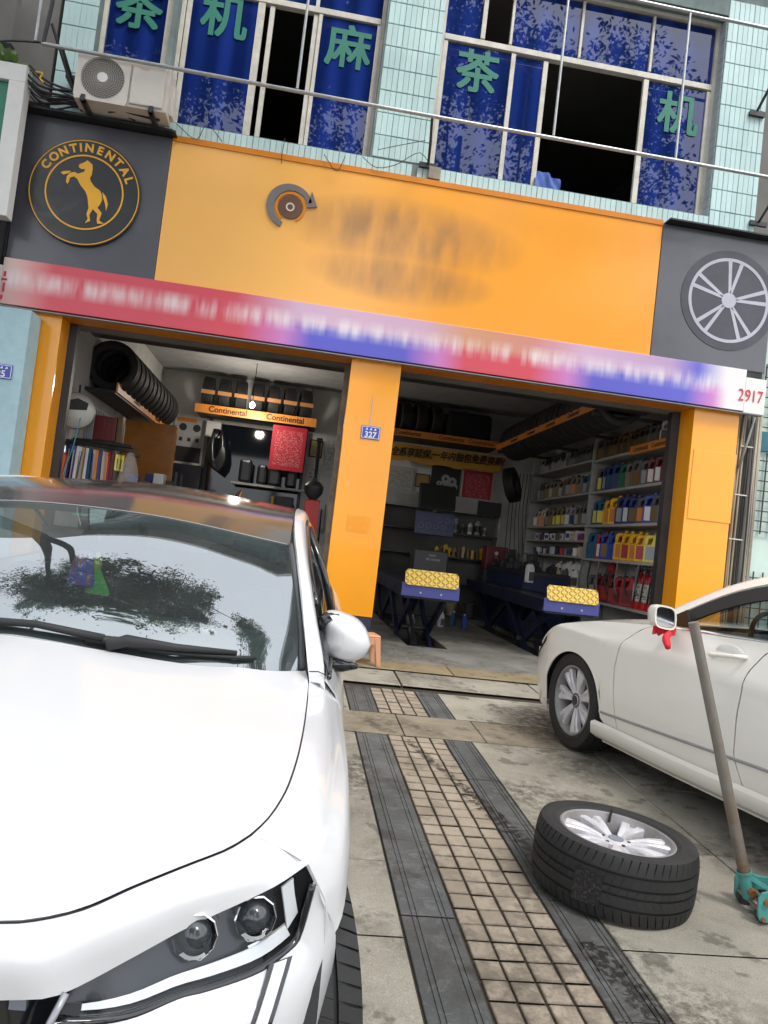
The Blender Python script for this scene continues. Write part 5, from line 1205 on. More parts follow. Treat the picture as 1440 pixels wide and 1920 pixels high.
def rim_barrel(ro=.235, w=.245):
    m = MB()
    m.lathe([(ro-.002, w*.43), (ro, w*.455), (ro-.006, w*.465), (ro-.013, w*.45), (ro-.018, w*.39), (ro-.026, w*.30), (ro-.034, w*.10), (ro-.036, -w*.30), (ro-.01, -w*.40), (ro, -w*.44)], 64)
    return m.mesh('rim', m_alloyd, smooth=35)
RIMB = rim_barrel()
def spoke_mesh(ro=.222, w=.245, nsp=7):
    m = MB(); P_ = []; n = 9
    for i in range(n):
        u = i/(n-1); r_ = .045+(ro-.045)*u
        hw = .0165+.040*u**1.25; zt = w*(.355+.045*math.sin(u*2.6))-.012*(1-u)
        gd = .003+.020*max(0, u-.45)                      # groove down the middle opens outwards
        row = []
        for (fx, dz) in ((-1.06, -.034), (-1, -.006), (-.86, 0), (-.34, -.001), (-.20, -gd), (.20, -gd), (.34, -.001), (.86, 0), (1, -.006), (1.06, -.034)):
            row.append(Vector((r_, hw*fx, zt+dz)))
        P_.append(row)
    m.grid(P_)
    return m.mesh('spoke', m_alloy, smooth=30, fix=False)
SPK = spoke_mesh()
def hub_mesh(w=.245):
    m = MB(); m.lathe([(0, w*.335), (.032, w*.335), (.036, w*.325), (.04, w*.325), (.060, w*.30), (.064, w*.2), (.06, w*.02), (0, w*.02)], 28); return m.mesh('hub', m_alloy, smooth=35)
HUB = hub_mesh()
def make_rim(par, as_parts=True, star=False):
    """barrel + spokes + hub hung on par; par is a tyre part or the wheel thing"""
    rim = inst('rim', RIMB, par)
    for k in range(7): inst('spoke', SPK, rim, (0, 0, 0), (0, 0, 2*math.pi*k/7+.2))
    h = inst('hub', HUB, rim)
    m = MB(); m.cyl((0, 0, .0815), (0, 0, .086), .031, n=24); me = m.mesh('hub_cap', M('cap_grey', (.20, .22, .28), .35) if 'cap_grey' not in bpy.data.materials else bpy.data.materials['cap_grey'])
    inst('hub_cap', me, rim)
    m = MB()
    for k in range(5):
        a = 2*math.pi*k/5+.5; m.cyl((.054*math.cos(a), .054*math.sin(a), .0755), (.054*math.cos(a), .054*math.sin(a), .079), .0075, n=8)
    inst('bolt_hole', m.mesh('bolt_hole', m_ink), rim)
    return rim
def car_wheel(car, loc, rot, disc=True):
    """part wheel (its tyre mesh) > rim pieces as one sub-part"""
    w = inst('wheel', TYRE, car, loc, rot)
    m = MB()
    for me, n_ in ((RIMB, 1), (SPK, 7), (HUB, 1)):
        for k in range(n_):
            mm = Matrix.Rotation(2*math.pi*k/7+.2, 4, 'Z')
            m.add([mm @ v.co for v in me.vertices], [tuple(p.vertices) for p in me.polygons], 0 if me is RIMB else 1)
    me = bpy.data.meshes.get('wheel_rim') or m.mesh('wheel_rim', [m_alloyd, m_alloy], smooth=30, fix=False)
    inst('rim', me, w)
    m = MB(); m.cyl((0, 0, .0), (0, 0, .012), .16, n=32); m.cyl((0, 0, .012), (0, 0, .08), .05, n=16)
    inst('brake_disc', bpy.data.meshes.get('brake_disc_x') or m.mesh('brake_disc', M('brake_steel', (.16, .15, .14), .4, metal=.6)), w)
    m = MB(); m.cyl((0, 0, .0815), (0, 0, .086), .031, n=20); inst('hub_cap', bpy.data.meshes.get('road_hub_cap') or m.mesh('road_hub_cap', m_dark), w)
    return w
# the loose wheel lying on the pavement
LWc = Vector((1.455, 3.02, 0)); LWc.z = ground(LWc.y)
LW = empty('wheel_and_tyre', LWc, label='loose alloy wheel with a worn tyre lying flat on the pavement', cat='wheel')
LW.rotation_euler = (SL, R(1.5), R(35))
ty = inst('tyre', TYRE, LW, (0, 0, .125)); rim_ = make_rim(LW); rim_.location = (0, 0, .125)
m = MB(); m.tube([(0, 0, 0), (.004, .0, .03), (.012, 0, .055)], .006, 7); v_ = m.build('valve_stem', m_ink, LW); v_.location = (.2*math.cos(R(40)), .2*math.sin(R(40)), .205)
m = MB(); n_ = 10
P_ = [[Vector(((.3305)*math.cos(a), .3305*math.sin(a), z)) for z in (.045, .165)] for a in (R(-35-140+i*1.9) for i in range(n_+1))]
m.grid(P_); t = NT('tyre_sticker'); p = t.pos(); t.set(Base_Color=t.mix(t.ramp(t.noise(110, 3, .6, p), [(.5, 0), (.7, 1)]), (.016, .016, .018), (.06, .06, .063)), Roughness=.16); t.bump(t.noise(45, 4, .6, p), .5, .004); m.build('sticker', t.m, LW, smooth=True, fix=False)

# ---------------------------------------------------------------- car paint etc.
m_paint = M('white_car_paint', (.67, .67, .675), .28, var=.02, scale=2, coat=.8)
m_paint2 = M('ivory_car_paint', (.78, .755, .685), .28, var=.02, scale=2, coat=.8)
m_seam = M('seam_black', (.012, .012, .014), .6)
t = NT('dusty_roof_glass'); p = t.pos(); d = t.ramp(t.noise(240, 3, .6, p), [(.35, 0), (.75, 1)]); d2 = t.ramp(t.noise(5, 5, .6, p), [(.3, .45), (.7, 1)])
dd = t.math('MULTIPLY', d, d2)
t.set(Base_Color=t.mix(dd, (.018, .018, .02), (.17, .16, .15)), Roughness=t.math('MULTIPLY_ADD', dd, .28, .07), Specular_IOR_Level=.75, Coat_Weight=.5, Coat_Roughness=.10, Coat_IOR=1.7); m_roof = t.m
t = NT('windscreen_glass')
tr = t.new('ShaderNodeBsdfTransparent'); tr.inputs[0].default_value = (.55, .68, .64, 1)
gl = t.new('ShaderNodeBsdfGlossy'); gl.inputs['Roughness'].default_value = .012; gl.inputs['Color'].default_value = (.93, .97, 1, 1)
mx = t.new('ShaderNodeMixShader'); t.link(t.schlick(.28, 1.1), mx.inputs[0])
df = t.new('ShaderNodeBsdfDiffuse'); df.inputs[0].default_value = (.34, .38, .38, 1); dm = t.new('ShaderNodeMixShader')      # pale haze veiling the reflections, put in as a diffuse layer
t.link(t.ramp(t.noise(7, 5, .6, t.pos()), [(.3, .06), (.7, .11)]), dm.inputs[0]); t.link(tr.outputs[0], dm.inputs[1]); t.link(df.outputs[0], dm.inputs[2]); t.link(dm.outputs[0], mx.inputs[1]); t.link(gl.outputs[0], mx.inputs[2]); t.link(mx.outputs[0], t.o.inputs[0]); m_screen = t.m
t = NT('side_glass')
tr = t.new('ShaderNodeBsdfTransparent'); tr.inputs[0].default_value = (.55, .60, .60, 1)
gl = t.new('ShaderNodeBsdfGlossy'); gl.inputs['Roughness'].default_value = .015
mx = t.new('ShaderNodeMixShader'); t.link(t.schlick(.05, .8), mx.inputs[0]); t.link(tr.outputs[0], mx.inputs[1]); t.link(gl.outputs[0], mx.inputs[2]); t.link(mx.outputs[0], t.o.inputs[0]); m_sideglass = t.m
t = NT('lamp_cover')
tr = t.new('ShaderNodeBsdfTransparent'); tr.inputs[0].default_value = (.93, .95, .97, 1)
gl = t.new('ShaderNodeBsdfGlossy'); gl.inputs['Roughness'].default_value = .02
mx = t.new('ShaderNodeMixShader'); t.link(t.schlick(.03), mx.inputs[0]); t.link(tr.outputs[0], mx.inputs[1]); t.link(gl.outputs[0], mx.inputs[2]); t.link(mx.outputs[0], t.o.inputs[0]); m_cover = t.m
m_gloss = M('gloss_black', (.012, .013, .016), .08, coat=.5)
m_lamph = M('lamp_housing', (.012, .016, .022), .3, var=0)
m_drl = M('lamp_white_bar', (.80, .80, .79), .3, var=0)
m_int = M('car_interior', (.03, .032, .034), .7, var=.2)
m_dash = M('dashboard_teal', (.035, .075, .068), .6, var=.2)
m_seal = M('rubber_seal', (.07, .07, .075), .5)

# ---------------------------------------------------------------- white car at the left, nose towards us
def basis(ax, ay, az, o): return Matrix(((ax.x, ay.x, az.x, o.x), (ax.y, ay.y, az.y, o.y), (ax.z, ay.z, az.z, o.z), (0, 0, 0, 1)))
th = R(2.8); o_ = Vector((-.79, .80, SLOPE*.80)); az = Vector((0, -math.sin(SL), math.cos(SL))); ay = Vector((math.sin(th)*math.cos(SL), math.cos(th)*math.cos(SL), math.sin(SL))).normalized()
ax = ay.cross(az).normalized(); az = ax.cross(ay)
CA = empty('parked_car', label='white saloon with a black glass roof parked nose towards the viewer at the left', cat='car')
CA.matrix_world = basis(ax, ay, az, o_)
gap = [(0, .372, .778), (.2, .378, .779), (.35, .393, .78), (.415, .405, .78), (.449, .413, .78), (.514, .445, .785), (.575, .515, .79), (.644, .590, .795), (.706, .655, .80), (.738, .693, .810), (.764, .733, .825), (.787, .794, .85), (.800, .894, .87), (.807, 1.055, .89), (.806, 1.342, .905), (.801, 1.497, .92), (.790, 1.57, .93)]
cowl = [(0, 1.345, .988), (.125, 1.350, .982), (.254, 1.359, .972), (.399, 1.365, .961), (.538, 1.395, .951), (.682, 1.465, .941), (.790, 1.57, .93)]
cen = [(0, .372, .778), (0, .39, .800), (0, .46, .838), (0, .65, .885), (0, .95, .940), (0, 1.2, .972), (0, 1.345, .988)]
ci = 9                                           # index of the hood corner in gap
F_ = gap[:ci+1]; R_ = gap[ci:]
def off(pts, d): return [(x+d[0], y+d[1], z+d[2]) for x, y, z in pts]
P_ = coons(F_, cowl, cen, R_, 28, 34)
def crease(P, nu):                              # soft raised lines along the bonnet
    for i, row in enumerate(P):
        for j, q in enumerate(row):
            u = i/(len(P)-1); q.z += .006*math.exp(-((u-.72)/.07)**2)*min(1, j/8)
    return P
P_ = crease(P_, 28)
hood = MB(); hood.grid(P_); hood.grid(mirror(P_), flip=True)
def pair_build(mb, name, mat, par, sm, fix, solid):
    if getattr(mb, 'other', None) is not None:        # the mirrored piece is an object of its own
        o2 = mb.other.build(name, mat, par, smooth=sm, fix=fix, solid=solid)
        o = mb.build(name, mat, par, smooth=sm, fix=fix, solid=solid); o['_n'] = 0; del o['_n']; PAIR[o.name] = o2; return o
    return mb.build(name, mat, par, smooth=sm, fix=fix, solid=solid)
PAIR = {}
def carpart(mb, name, mat, par=CA, sm=True, solid=.0, fix=False):
    return pair_build(mb, name, mat, par, sm, fix, solid)
def weld(o, d=.0008):
    bm = bmesh.new(); bm.from_mesh(o.data); bmesh.ops.remove_doubles(bm, verts=bm.verts, dist=d); bmesh.ops.recalc_face_normals(bm, faces=bm.faces); bm.to_mesh(o.data); bm.free()
    o.data.polygons.foreach_set('use_smooth', [True]*len(o.data.polygons))
    if o.name in PAIR: weld(PAIR[o.name], d)
    return o
weld(carpart(hood, 'bonnet', m_paint, solid=.012))
# dark gap below the bonnet edge
sg = MB(); gp = [tuple(q) for q in cat_rom(gap, 80)]
for sx in (1, -1): sg.tube([(sx*x, y-.001, z-.0062) for x, y, z in gp], .0036, 6)
carpart(sg, 'bonnet_seam', m_seam)
# front cap between the bonnet edge and the lamps
lt = [(0, .325, .69), (.25, .335, .69), (.442, .369, .69), (.503, .381, .69), (.526, .400, .69), (.596, .474, .70), (.664, .539, .715), (.767, .611, .74), (.805, .635, .753), (.852, .672, .775)]
capR = [(.852, .672, .775), (.81, .668, .795), (.775, .675, .806), (.742, .690, .8085)]
capL = [(0, .325, .69), (0, .338, .735), (0, .355, .768), (0, .366, .7745)]
Ftop = [(x+.003*min(1, x/.5), y-.0045, z-.003) for x, y, z in F_]
P_ = coons(lt, Ftop, capL, capR, 40, 12)
for i, row in enumerate(P_):                     # bulge it forward a little
    for j, q in enumerate(row):
        b_ = math.sin(math.pi*j/11)*.010*(1-(i/39)**4); q.y -= b_; q.z += b_*.8
cp = MB(); cp.grid(P_); cp.grid(mirror(P_), flip=True); weld(carpart(cp, 'front_cap', m_paint, solid=.01))
# front wings
L0 = [(.742, .690, .8085), (.768, .735, .8235), (.791, .796, .8475), (.804, .895, .8675), (.811, 1.056, .887), (.810, 1.342, .902), (.806, 1.49, .915), (.812, 1.56, .92)]
L1 = [(.800, .668, .797), (.830, .735, .808), (.850, .82, .825), (.862, .95, .845), (.866, 1.12, .862), (.862, 1.35, .88), (.852, 1.5, .895), (.850, 1.57, .90)]
L2 = [(.852, .672, .775), (.880, .76, .772), (.890, .86, .79), (.895, 1.0, .812), (.896, 1.15, .828), (.893, 1.35, .845), (.897, 1.5, .85), (.897, 1.57, .852)]
L3 = [(.870, .676, .745), (.905, .76, .738), (.922, .86, .755), (.929, 1.0, .775), (.929, 1.15, .79), (.922, 1.35, .808), (.916, 1.5, .815), (.915, 1.57, .815)]
L4 = [(.893, .683, .70), (.925, .77, .70), (.937, .88, .72), (.940, 1.0, .735), (.938, 1.15, .74), (.933, 1.35, .75), (.930, 1.5, .75), (.93, 1.57, .75)]
L5 = [(.900, .688, .61), (.928, .74, .635), (.940, .85, .685), (.945, .99, .70), (.945, 1.13, .685), (.94, 1.26, .62), (.934, 1.33, .52), (.932, 1.36, .40)]
P_ = skin([L0, L1, L2], 34, 10); P2 = skin([L2, L3, L4, L5], 34, 12)
wg = MB(); wg.grid(P_); wg.grid(P2); wg.other = MB().grid(mirror(P_), flip=True).grid(mirror(P2), flip=True); w_ = carpart(wg, 'front_wing', m_paint, solid=.006)
weld(w_); w_.data.set_sharp_from_angle(angle=R(26)); PAIR[w_.name].data.set_sharp_from_angle(angle=R(26))
m = MB()
for sx in (1, -1): m.tube([(sx*x, y, z) for x, y, z in [tuple(q) for q in cat_rom([(.745, .6945, .8075), (.776, .678, .8035), (.812, .667, .795), (.838, .664, .783)], 16)]], .0012, 4)
carpart(m, 'wing_seam', M('seam_grey', (.35, .35, .36), .6))
# bumper below the lamps
lb = [(.513, .384, .655), (.570, .406, .650), (.614, .432, .645), (.674, .491, .640), (.704, .515, .635), (.788, .588, .63), (.827, .637, .635), (.846, .660, .645), (.858, .672, .70), (.864, .675, .742), (.893, .685, .70)]
r1 = [(.505, .36, .60), (.58, .378, .60), (.66, .425, .595), (.72, .475, .59), (.78, .53, .585), (.83, .587, .585), (.862, .634, .59), (.878, .662, .60), (.892, .685, .61), (.905, .706, .612), (.917, .728, .614)]
r2 = [(.50, .345, .45), (.58, .36, .45), (.66, .40, .45), (.73, .455, .45), (.79, .515, .45), (.84, .58, .45), (.874, .64, .45), (.889, .68, .45), (.900, .71, .45), (.909, .745, .45), (.915, .78, .45)]
r3 = [(.50, .36, .20), (.58, .37, .20), (.66, .41, .20), (.74, .47, .20), (.80, .54, .20), (.84, .60, .20), (.865, .67, .20), (.88, .72, .20), (.888, .75, .20), (.893, .78, .20), (.896, .81, .20)]
bp = MB(); bp.other = MB(); P_ = skin([lb[:8], r1[:8], r2[:8], r3[:8]], 26, 18); bp.grid(P_); bp.other.grid(mirror(P_), flip=True)
P2 = skin([lb[7:], r1[7:], r2[7:], r3[7:]], 10, 18); bp.grid(P2); bp.other.grid(mirror(P2), flip=True)
weld(carpart(bp, 'bumper_side', m_paint, solid=.006))
m_moulding = M('grille_trim_grey', (.34, .35, .38), .3, metal=.4)
# grille
m = MB(); P_ = [[Vector((x, y, z)) for z, y in ((.688, .345+.10*(abs(x)/.52)**3), (.6, .36+.08*(abs(x)/.52)**3), (.35, .36+.08*(abs(x)/.52)**3))] for x in (-.515+1.03*i/20 for i in range(21))]
m.grid(P_); carpart(m, 'grille', m_gloss)
m = MB()
for k in range(14):
    x = -.455+.07*k; m.box(x-.012, .335+.10*(abs(x)/.52)**3, .655, x+.012, .345+.1*(abs(x)/.52)**3, .672)
carpart(m, 'grille_studs', M('stud_grey', (.25, .27, .32), .3), sm=False)
for sx in (1, -1):
    m = MB(); m.tube([(sx*.524, .392, .692), (sx*.512, .374, .66), (sx*.495, .357, .60), (sx*.47, .347, .50)], .0055, 8)
    carpart(m, 'grille_trim', m_moulding)
# headlamps: housing, two projectors, bars, clear cover
lb_l = lb[:10]
for sx in (1, -1):
    top_in = [(.526, .402, .688)]+lt[5:]; bot = [(.518, .39, .655)]+lb[1:10]
    def lampP(dx, dy, inset=0): 
        P_ = coons([(x, y+dy, z) for x, y, z in bot], [(x, y+dy, z-inset) for x, y, z in top_in], [(bot[0][0], bot[0][1]+dy, bot[0][2]), (top_in[0][0], top_in[0][1]+dy, top_in[0][2]-inset)], [(.864, .675+dy, .742), (.852, .672+dy, .775-inset)], 24, 8)
        return P_
    hl = MB(); P_ = lampP(0, .035); P_ = P_ if sx > 0 else mirror(P_); hl.grid(P_)
    H = carpart(hl, 'headlight', m_lamph)
    rim_pts = bot+top_in[::-1]
    e_ = MB(); A_ = lampP(0, 0.002); B_ = lampP(0, .036)
    for edge in (lambda P: [r_[0] for r_ in P], lambda P: [r_[-1] for r_ in P], lambda P: P[0], lambda P: P[-1]):
        a_, b_ = edge(A_), edge(B_); q = [a_, b_]; q = q if sx > 0 else mirror(q); e_.grid(q)
    carpart(e_, 'lamp_wall', m_gloss, H)
    for (cx_, cy_, cz_, r_) in ((.676, .553, .697, .036), (.768, .618, .700, .036)):
        m = MB(); ca_ = Vector((0.28, -.93, .22)).normalized()
        mm = Matrix.Translation((sx*cx_, cy_, cz_)) @ Vector((ca_.x*sx, ca_.y, ca_.z)).to_track_quat('Z', 'Y').to_matrix().to_4x4()
        m.lathe([(r_*1.12, -.03), (r_*1.05, .012), (r_*.98, .014), (r_*.92, -.005)], 10, mm); carpart(m, 'projector_bezel', m_chrome, H, sm=False)
        m = MB(); m.lathe([(0, .024), (r_*.3, .022), (r_*.6, .014), (r_*.85, 0), (r_*.93, -.012)], 24, mm)
        t = NT('projector_lens') if 'projector_lens' not in bpy.data.materials else None
        if t: t.set(Base_Color=(.03, .036, .042), Roughness=.04, Specular_IOR_Level=.7, Coat_Weight=.3, Coat_IOR=1.5)
        carpart(m, 'projector_lens', bpy.data.materials['projector_lens'], H)
        m = MB(); m.grid([[mm @ Vector((rr*math.cos(a), rr*math.sin(a), zz)) for rr, zz in ((r_*.72, .020), (r_*.95, .012))] for a in (R(-135 if sx > 0 else -125)+R(80)*k/12 for k in range(13))]); carpart(m, 'lens_glint', m_drl, H)  # white crescent stands in for the bright glint low in the lens
        m = MB(); m.lathe([(0, -.031), (r_*1.3, -.030)], 20, mm); carpart(m, 'projector_back', m_gloss, H)
    # lower light bar
    def lerp_edge(u, v_, dy): # point on lamp surface
        P = LP_; i = min(len(P)-1, max(0, u*(len(P)-1))); i0 = int(i); i1 = min(i0+1, len(P)-1); f_ = i-i0
        j = v_*(len(P[0])-1); j0 = int(j); j1 = min(j0+1, len(P[0])-1); g_ = j-j0
        q = (P[i0][j0]*(1-f_)+P[i1][j0]*f_)*(1-g_)+(P[i0][j1]*(1-f_)+P[i1][j1]*f_)*g_
        return Vector((q.x*sx, q.y+dy, q.z))
    LP_ = lampP(0, 0)
    m = MB(); m.grid([[lerp_edge(u, v_, .012) for v_ in (.08, .17, .27)] for u in (.05+.74*k/16 for k in range(17))], flip=sx < 0); carpart(m, 'light_bar', m_drl, H, solid=.004)
    m = MB(); m.grid([[lerp_edge(u, v_, .014) for v_ in (.27, .31)] for u in (.62+.17*k/8 for k in range(9))], flip=sx < 0); carpart(m, 'chrome_strip', m_chrome, H)
    # upright light bar near the outer end
    m = MB(); q = []
    for k in range(9):
        v_ = .20+.66*k/8; q.append([lerp_edge(.775+.085*v_, v_, .010), lerp_edge(.845+.075*v_, v_, .010)])
    m.grid(q, flip=sx > 0); carpart(m, 'upright_light_bar', m_drl, H, solid=.004)
    cv = MB(); P_ = lampP(0, -.001); P_ = P_ if sx > 0 else mirror(P_); cv.grid(P_); carpart(cv, 'lamp_cover', m_cover, H)
    # dark surround and the hanging light strip below
    m = MB(); path = [(x, y-.004, z-.002) for x, y, z in bot]; pts = [tuple(q) for q in cat_rom(path, 40)]; m.tube([(sx*x, y, z) for x, y, z in pts], .0075, 6); carpart(m, 'lamp_seal', m_gloss, H)
    fang = [(.822, .618, .634), (.818, .600, .618), (.812, .575, .60), (.803, .548, .57), (.79, .523, .53), (.775, .502, .48), (.762, .487, .43)]
    def strip(o1, o2, dy, name, mat):
        fp = cat_rom(fang, 14); q = []
        for (p_) in fp: q.append([Vector((sx*(p_.x+o1), p_.y+o1*.8+dy, p_.z)), Vector((sx*(p_.x+o2), p_.y+o2*.8+dy, p_.z))])
        mm = MB(); mm.grid(q, flip=sx > 0); carpart(mm, name, mat, H, solid=.004)
    strip(-.019, .019, -.010, 'strip_surround', m_gloss); strip(-.010, .010, -.0145, 'light_strip', m_drl)
# pillars and roof rails
def both(P): m = MB(); m.grid(P); m.other = MB().grid(mirror(P), flip=True); return m
pin = [(.806, 1.495, .915), (.797, 1.49, .955), (.738, 1.80, 1.159), (.684, 2.12, 1.297), (.660, 2.35, 1.364), (.642, 2.7, 1.402), (.635, 3.1, 1.405), (.625, 3.6, 1.365), (.62, 4.1, 1.27)]
pout = [(.856, 1.50, .890), (.846, 1.51, .95), (.788, 1.85, 1.101), (.745, 2.1, 1.213), (.704, 2.5, 1.333), (.693, 2.7, 1.358), (.69, 3.1, 1.352), (.70, 3.6, 1.29), (.73, 4.1, 1.15)]
pmid = [tuple((Vector(a)+Vector(b_))/2+Vector((.010, -.006, .012))) for a, b_ in zip(pin, pout)]
weld(carpart(both(skin([pin, pmid, pout], 36, 7)), 'roof_pillar', m_paint, solid=.01))
for sx in (1, -1):
    m = MB(); m.tube([(sx*.802, 1.495, .946), (sx*.828, 1.485, .951), (sx*.851, 1.505, .939)], .0018, 5)
    carpart(m, 'pillar_seam', m_seam)
# windscreen
gt = [(-.672, 2.06, 1.275), (-.548, 2.02, 1.291), (-.38, 1.985, 1.312), (-.2, 1.97, 1.327), (0, 1.965, 1.332), (.2, 1.97, 1.327), (.38, 1.985, 1.312), (.548, 2.02, 1.291), (.672, 2.06, 1.275)]
cwl = [(-x, y, z) for x, y, z in reversed(cowl[1:])]+cowl
cwl = [(x*.985, y+.012, z-.004) for x, y, z in cwl]
lft = [(-.778, 1.582, .926), (-.758, 1.70, 1.03), (-.72, 1.86, 1.145), (-.672, 2.06, 1.275)]
P_ = coons(cwl, gt, lft, [(-x, y, z) for x, y, z in lft], 41, 22)
for i, row in enumerate(P_):
    for j, q in enumerate(row):
        k = math.sin(math.pi*j/21)*.018*(1-abs(i-20)/20*.4); q.y -= k*.5; q.z += k*.86
ws_ = MB(); ws_.grid(P_); WSC = weld(carpart(ws_, 'windscreen', m_screen))
WS_P = P_
# black printed border of the glass, a little below the surface
def wsp(u, v_, d=-.004):
    i = u*40; i0 = int(min(i, 39)); f_ = i-i0; j = v_*21; j0 = int(min(j, 20)); g_ = j-j0
    q = (WS_P[i0][j0]*(1-f_)+WS_P[i0+1][j0]*f_)*(1-g_)+(WS_P[i0][j0+1]*(1-f_)+WS_P[i0+1][j0+1]*f_)*g_
    return q+Vector((0, -.5, .86))*d
m = MB(); N_ = 40
m.grid([[wsp(i/N_, v_) for v_ in (0, .03, .055)] for i in range(N_+1)])
m.grid([[wsp(i/N_, v_) for v_ in (.93, .965, 1)] for i in range(N_+1)])
m.grid([[wsp(u, .05+.9*i/20) for u in (0, .02)] for i in range(21)]); m.grid([[wsp(u, .05+.9*i/20) for u in (.98, 1)] for i in range(21)])
carpart(m, 'glass_border', m_ink, WSC)
for sx in (0, 1):
    m = MB(); m.tube([tuple(wsp(sx, i/20, .004)) for i in range(21)], .009, 6)
    carpart(m, 'screen_seal', m_seal)
m = MB(); m.grid([[Vector((x*.97, y+dy, z+dz)) for dy, dz in ((-.02, -.022), (.0, -.016), (.03, -.03))] for x, y, z in [tuple(q) for q in cat_rom(cwl, 40)][2:-2]]); carpart(m, 'cowl_panel', m_ink)
# roof
c0 = [(0, 1.97, 1.337), (0, 2.3, 1.402), (0, 2.9, 1.445), (0, 3.4, 1.432), (0, 4.0, 1.345)]
c1 = [(.35, 1.987, 1.318), (.35, 2.3, 1.386), (.35, 2.9, 1.428), (.35, 3.4, 1.412), (.34, 4.0, 1.322)]
c2 = [(.55, 2.026, 1.292), (.54, 2.3, 1.366), (.53, 2.9, 1.412), (.52, 3.4, 1.393), (.50, 4.0, 1.298)]
c3 = [(.668, 2.068, 1.279), (.655, 2.35, 1.363), (.637, 2.9, 1.403), (.628, 3.4, 1.386), (.61, 4.0, 1.288)]
P_ = skin([[(-x, y, z) for x, y, z in c] for c in (c3, c2, c1)]+[c0, c1, c2, c3], 30, 33)
rf = MB(); rf.grid(P_); weld(carpart(rf, 'roof', m_roof, solid=.01))
m = MB(); m.tube([(x, y-.002, z+.0015) for x, y, z in [tuple(q) for q in cat_rom(gt, 40)]], .0022, 5); carpart(m, 'roof_front_line', M('line_grey', (.3, .3, .3), .5))
m = MB(); m.cyl((.30, 3.2, 1.42), (.30, 3.35, 1.46), .02, .008); carpart(m, 'aerial', m_gloss, sm=False)
# rear deck and tail
d0 = [(0, 4.0, 1.345), (0, 4.35, 1.20), (0, 4.62, 1.09), (0, 4.82, 1.05), (0, 4.86, .90), (0, 4.84, .5)]
d1 = [(.55, 4.0, 1.298), (.56, 4.35, 1.16), (.58, 4.6, 1.07), (.60, 4.76, 1.02), (.62, 4.80, .88), (.62, 4.78, .5)]
d2 = [(.62, 4.05, 1.275), (.68, 4.35, 1.10), (.74, 4.55, 1.02), (.76, 4.66, .98), (.80, 4.70, .85), (.82, 4.66, .5)]
P_ = skin([[(-x, y, z) for x, y, z in c] for c in (d2, d1)]+[d0, d1, d2], 26, 25)
rd = MB(); rd.grid(P_); weld(carpart(rd, 'rear_deck', m_paint, solid=.01))
# flanks: door skins and rear quarter
blt = [(.856, 1.50, .925), (.862, 2.0, .935), (.864, 2.6, .945), (.862, 3.1, .957), (.845, 3.6, .972), (.818, 4.0, .985), (.77, 4.4, 1.0), (.74, 4.66, .985)]
sh = [(.898, 1.56, .86), (.905, 2.0, .86), (.91, 2.6, .86), (.914, 3.1, .868), (.908, 3.5, .882), (.885, 3.9, .91), (.835, 4.3, .93), (.78, 4.66, .92)]
mx_ = [(.930, 1.56, .74), (.934, 2.0, .73), (.934, 2.6, .73), (.936, 3.1, .74), (.937, 3.5, .76), (.93, 3.9, .79), (.895, 4.3, .82), (.83, 4.66, .80)]
lw_ = [(.932, 1.40, .42), (.920, 2.0, .42), (.918, 2.6, .42), (.92, 3.1, .44), (.932, 3.42, .50), (.935, 3.85, .70), (.91, 4.25, .55), (.86, 4.66, .50)]
sl_ = [(.90, 1.40, .22), (.89, 2.0, .21), (.89, 2.6, .21), (.89, 3.1, .22), (.89, 3.40, .24), (.90, 3.85, .66), (.88, 4.25, .3), (.85, 4.66, .25)]
fl_ = both(skin([blt, sh, mx_, lw_, sl_], 44, 20)); weld(carpart(fl_, 'side_panel', m_paint, solid=.006))
# side glass
top_ = [(.846, 1.515, .952), (.790, 1.85, 1.098), (.747, 2.1, 1.208), (.708, 2.5, 1.325), (.698, 2.7, 1.348), (.704, 2.95, 1.325), (.722, 3.2, 1.268), (.752, 3.5, 1.168), (.80, 3.9, .995)]
bot_ = [(.858, 1.515, .93), (.862, 1.85, .936), (.863, 2.2, .940), (.864, 2.5, .945), (.863, 2.8, .951), (.862, 3.0, .956), (.856, 3.25, .962), (.846, 3.55, .972), (.812, 3.95, .986)]
weld(carpart(both(skin([top_, [tuple((Vector(a)+Vector(b_))/2+Vector((.012, 0, 0))) for a, b_ in zip(top_, bot_)], bot_], 30, 8)), 'side_window', m_sideglass))
for sx in (1, -1):
    m = MB(); m.tube([(sx*(x+.004), y, z) for x, y, z in [tuple(q) for q in cat_rom(top_[1:], 30)]], .010, 6); m.tube([(sx*(x+.004), y, z) for x, y, z in [tuple(q) for q in cat_rom(bot_, 30)]], .008, 6)
    carpart(m, 'window_trim', m_gloss)
for sx in (1, -1):
    m = MB(); m.tube([(sx*.866, 2.52, .95), (sx*.80, 2.54, 1.15), (sx*.715, 2.55, 1.32)], .016, 6)
    carpart(m, 'door_pillar', m_gloss)
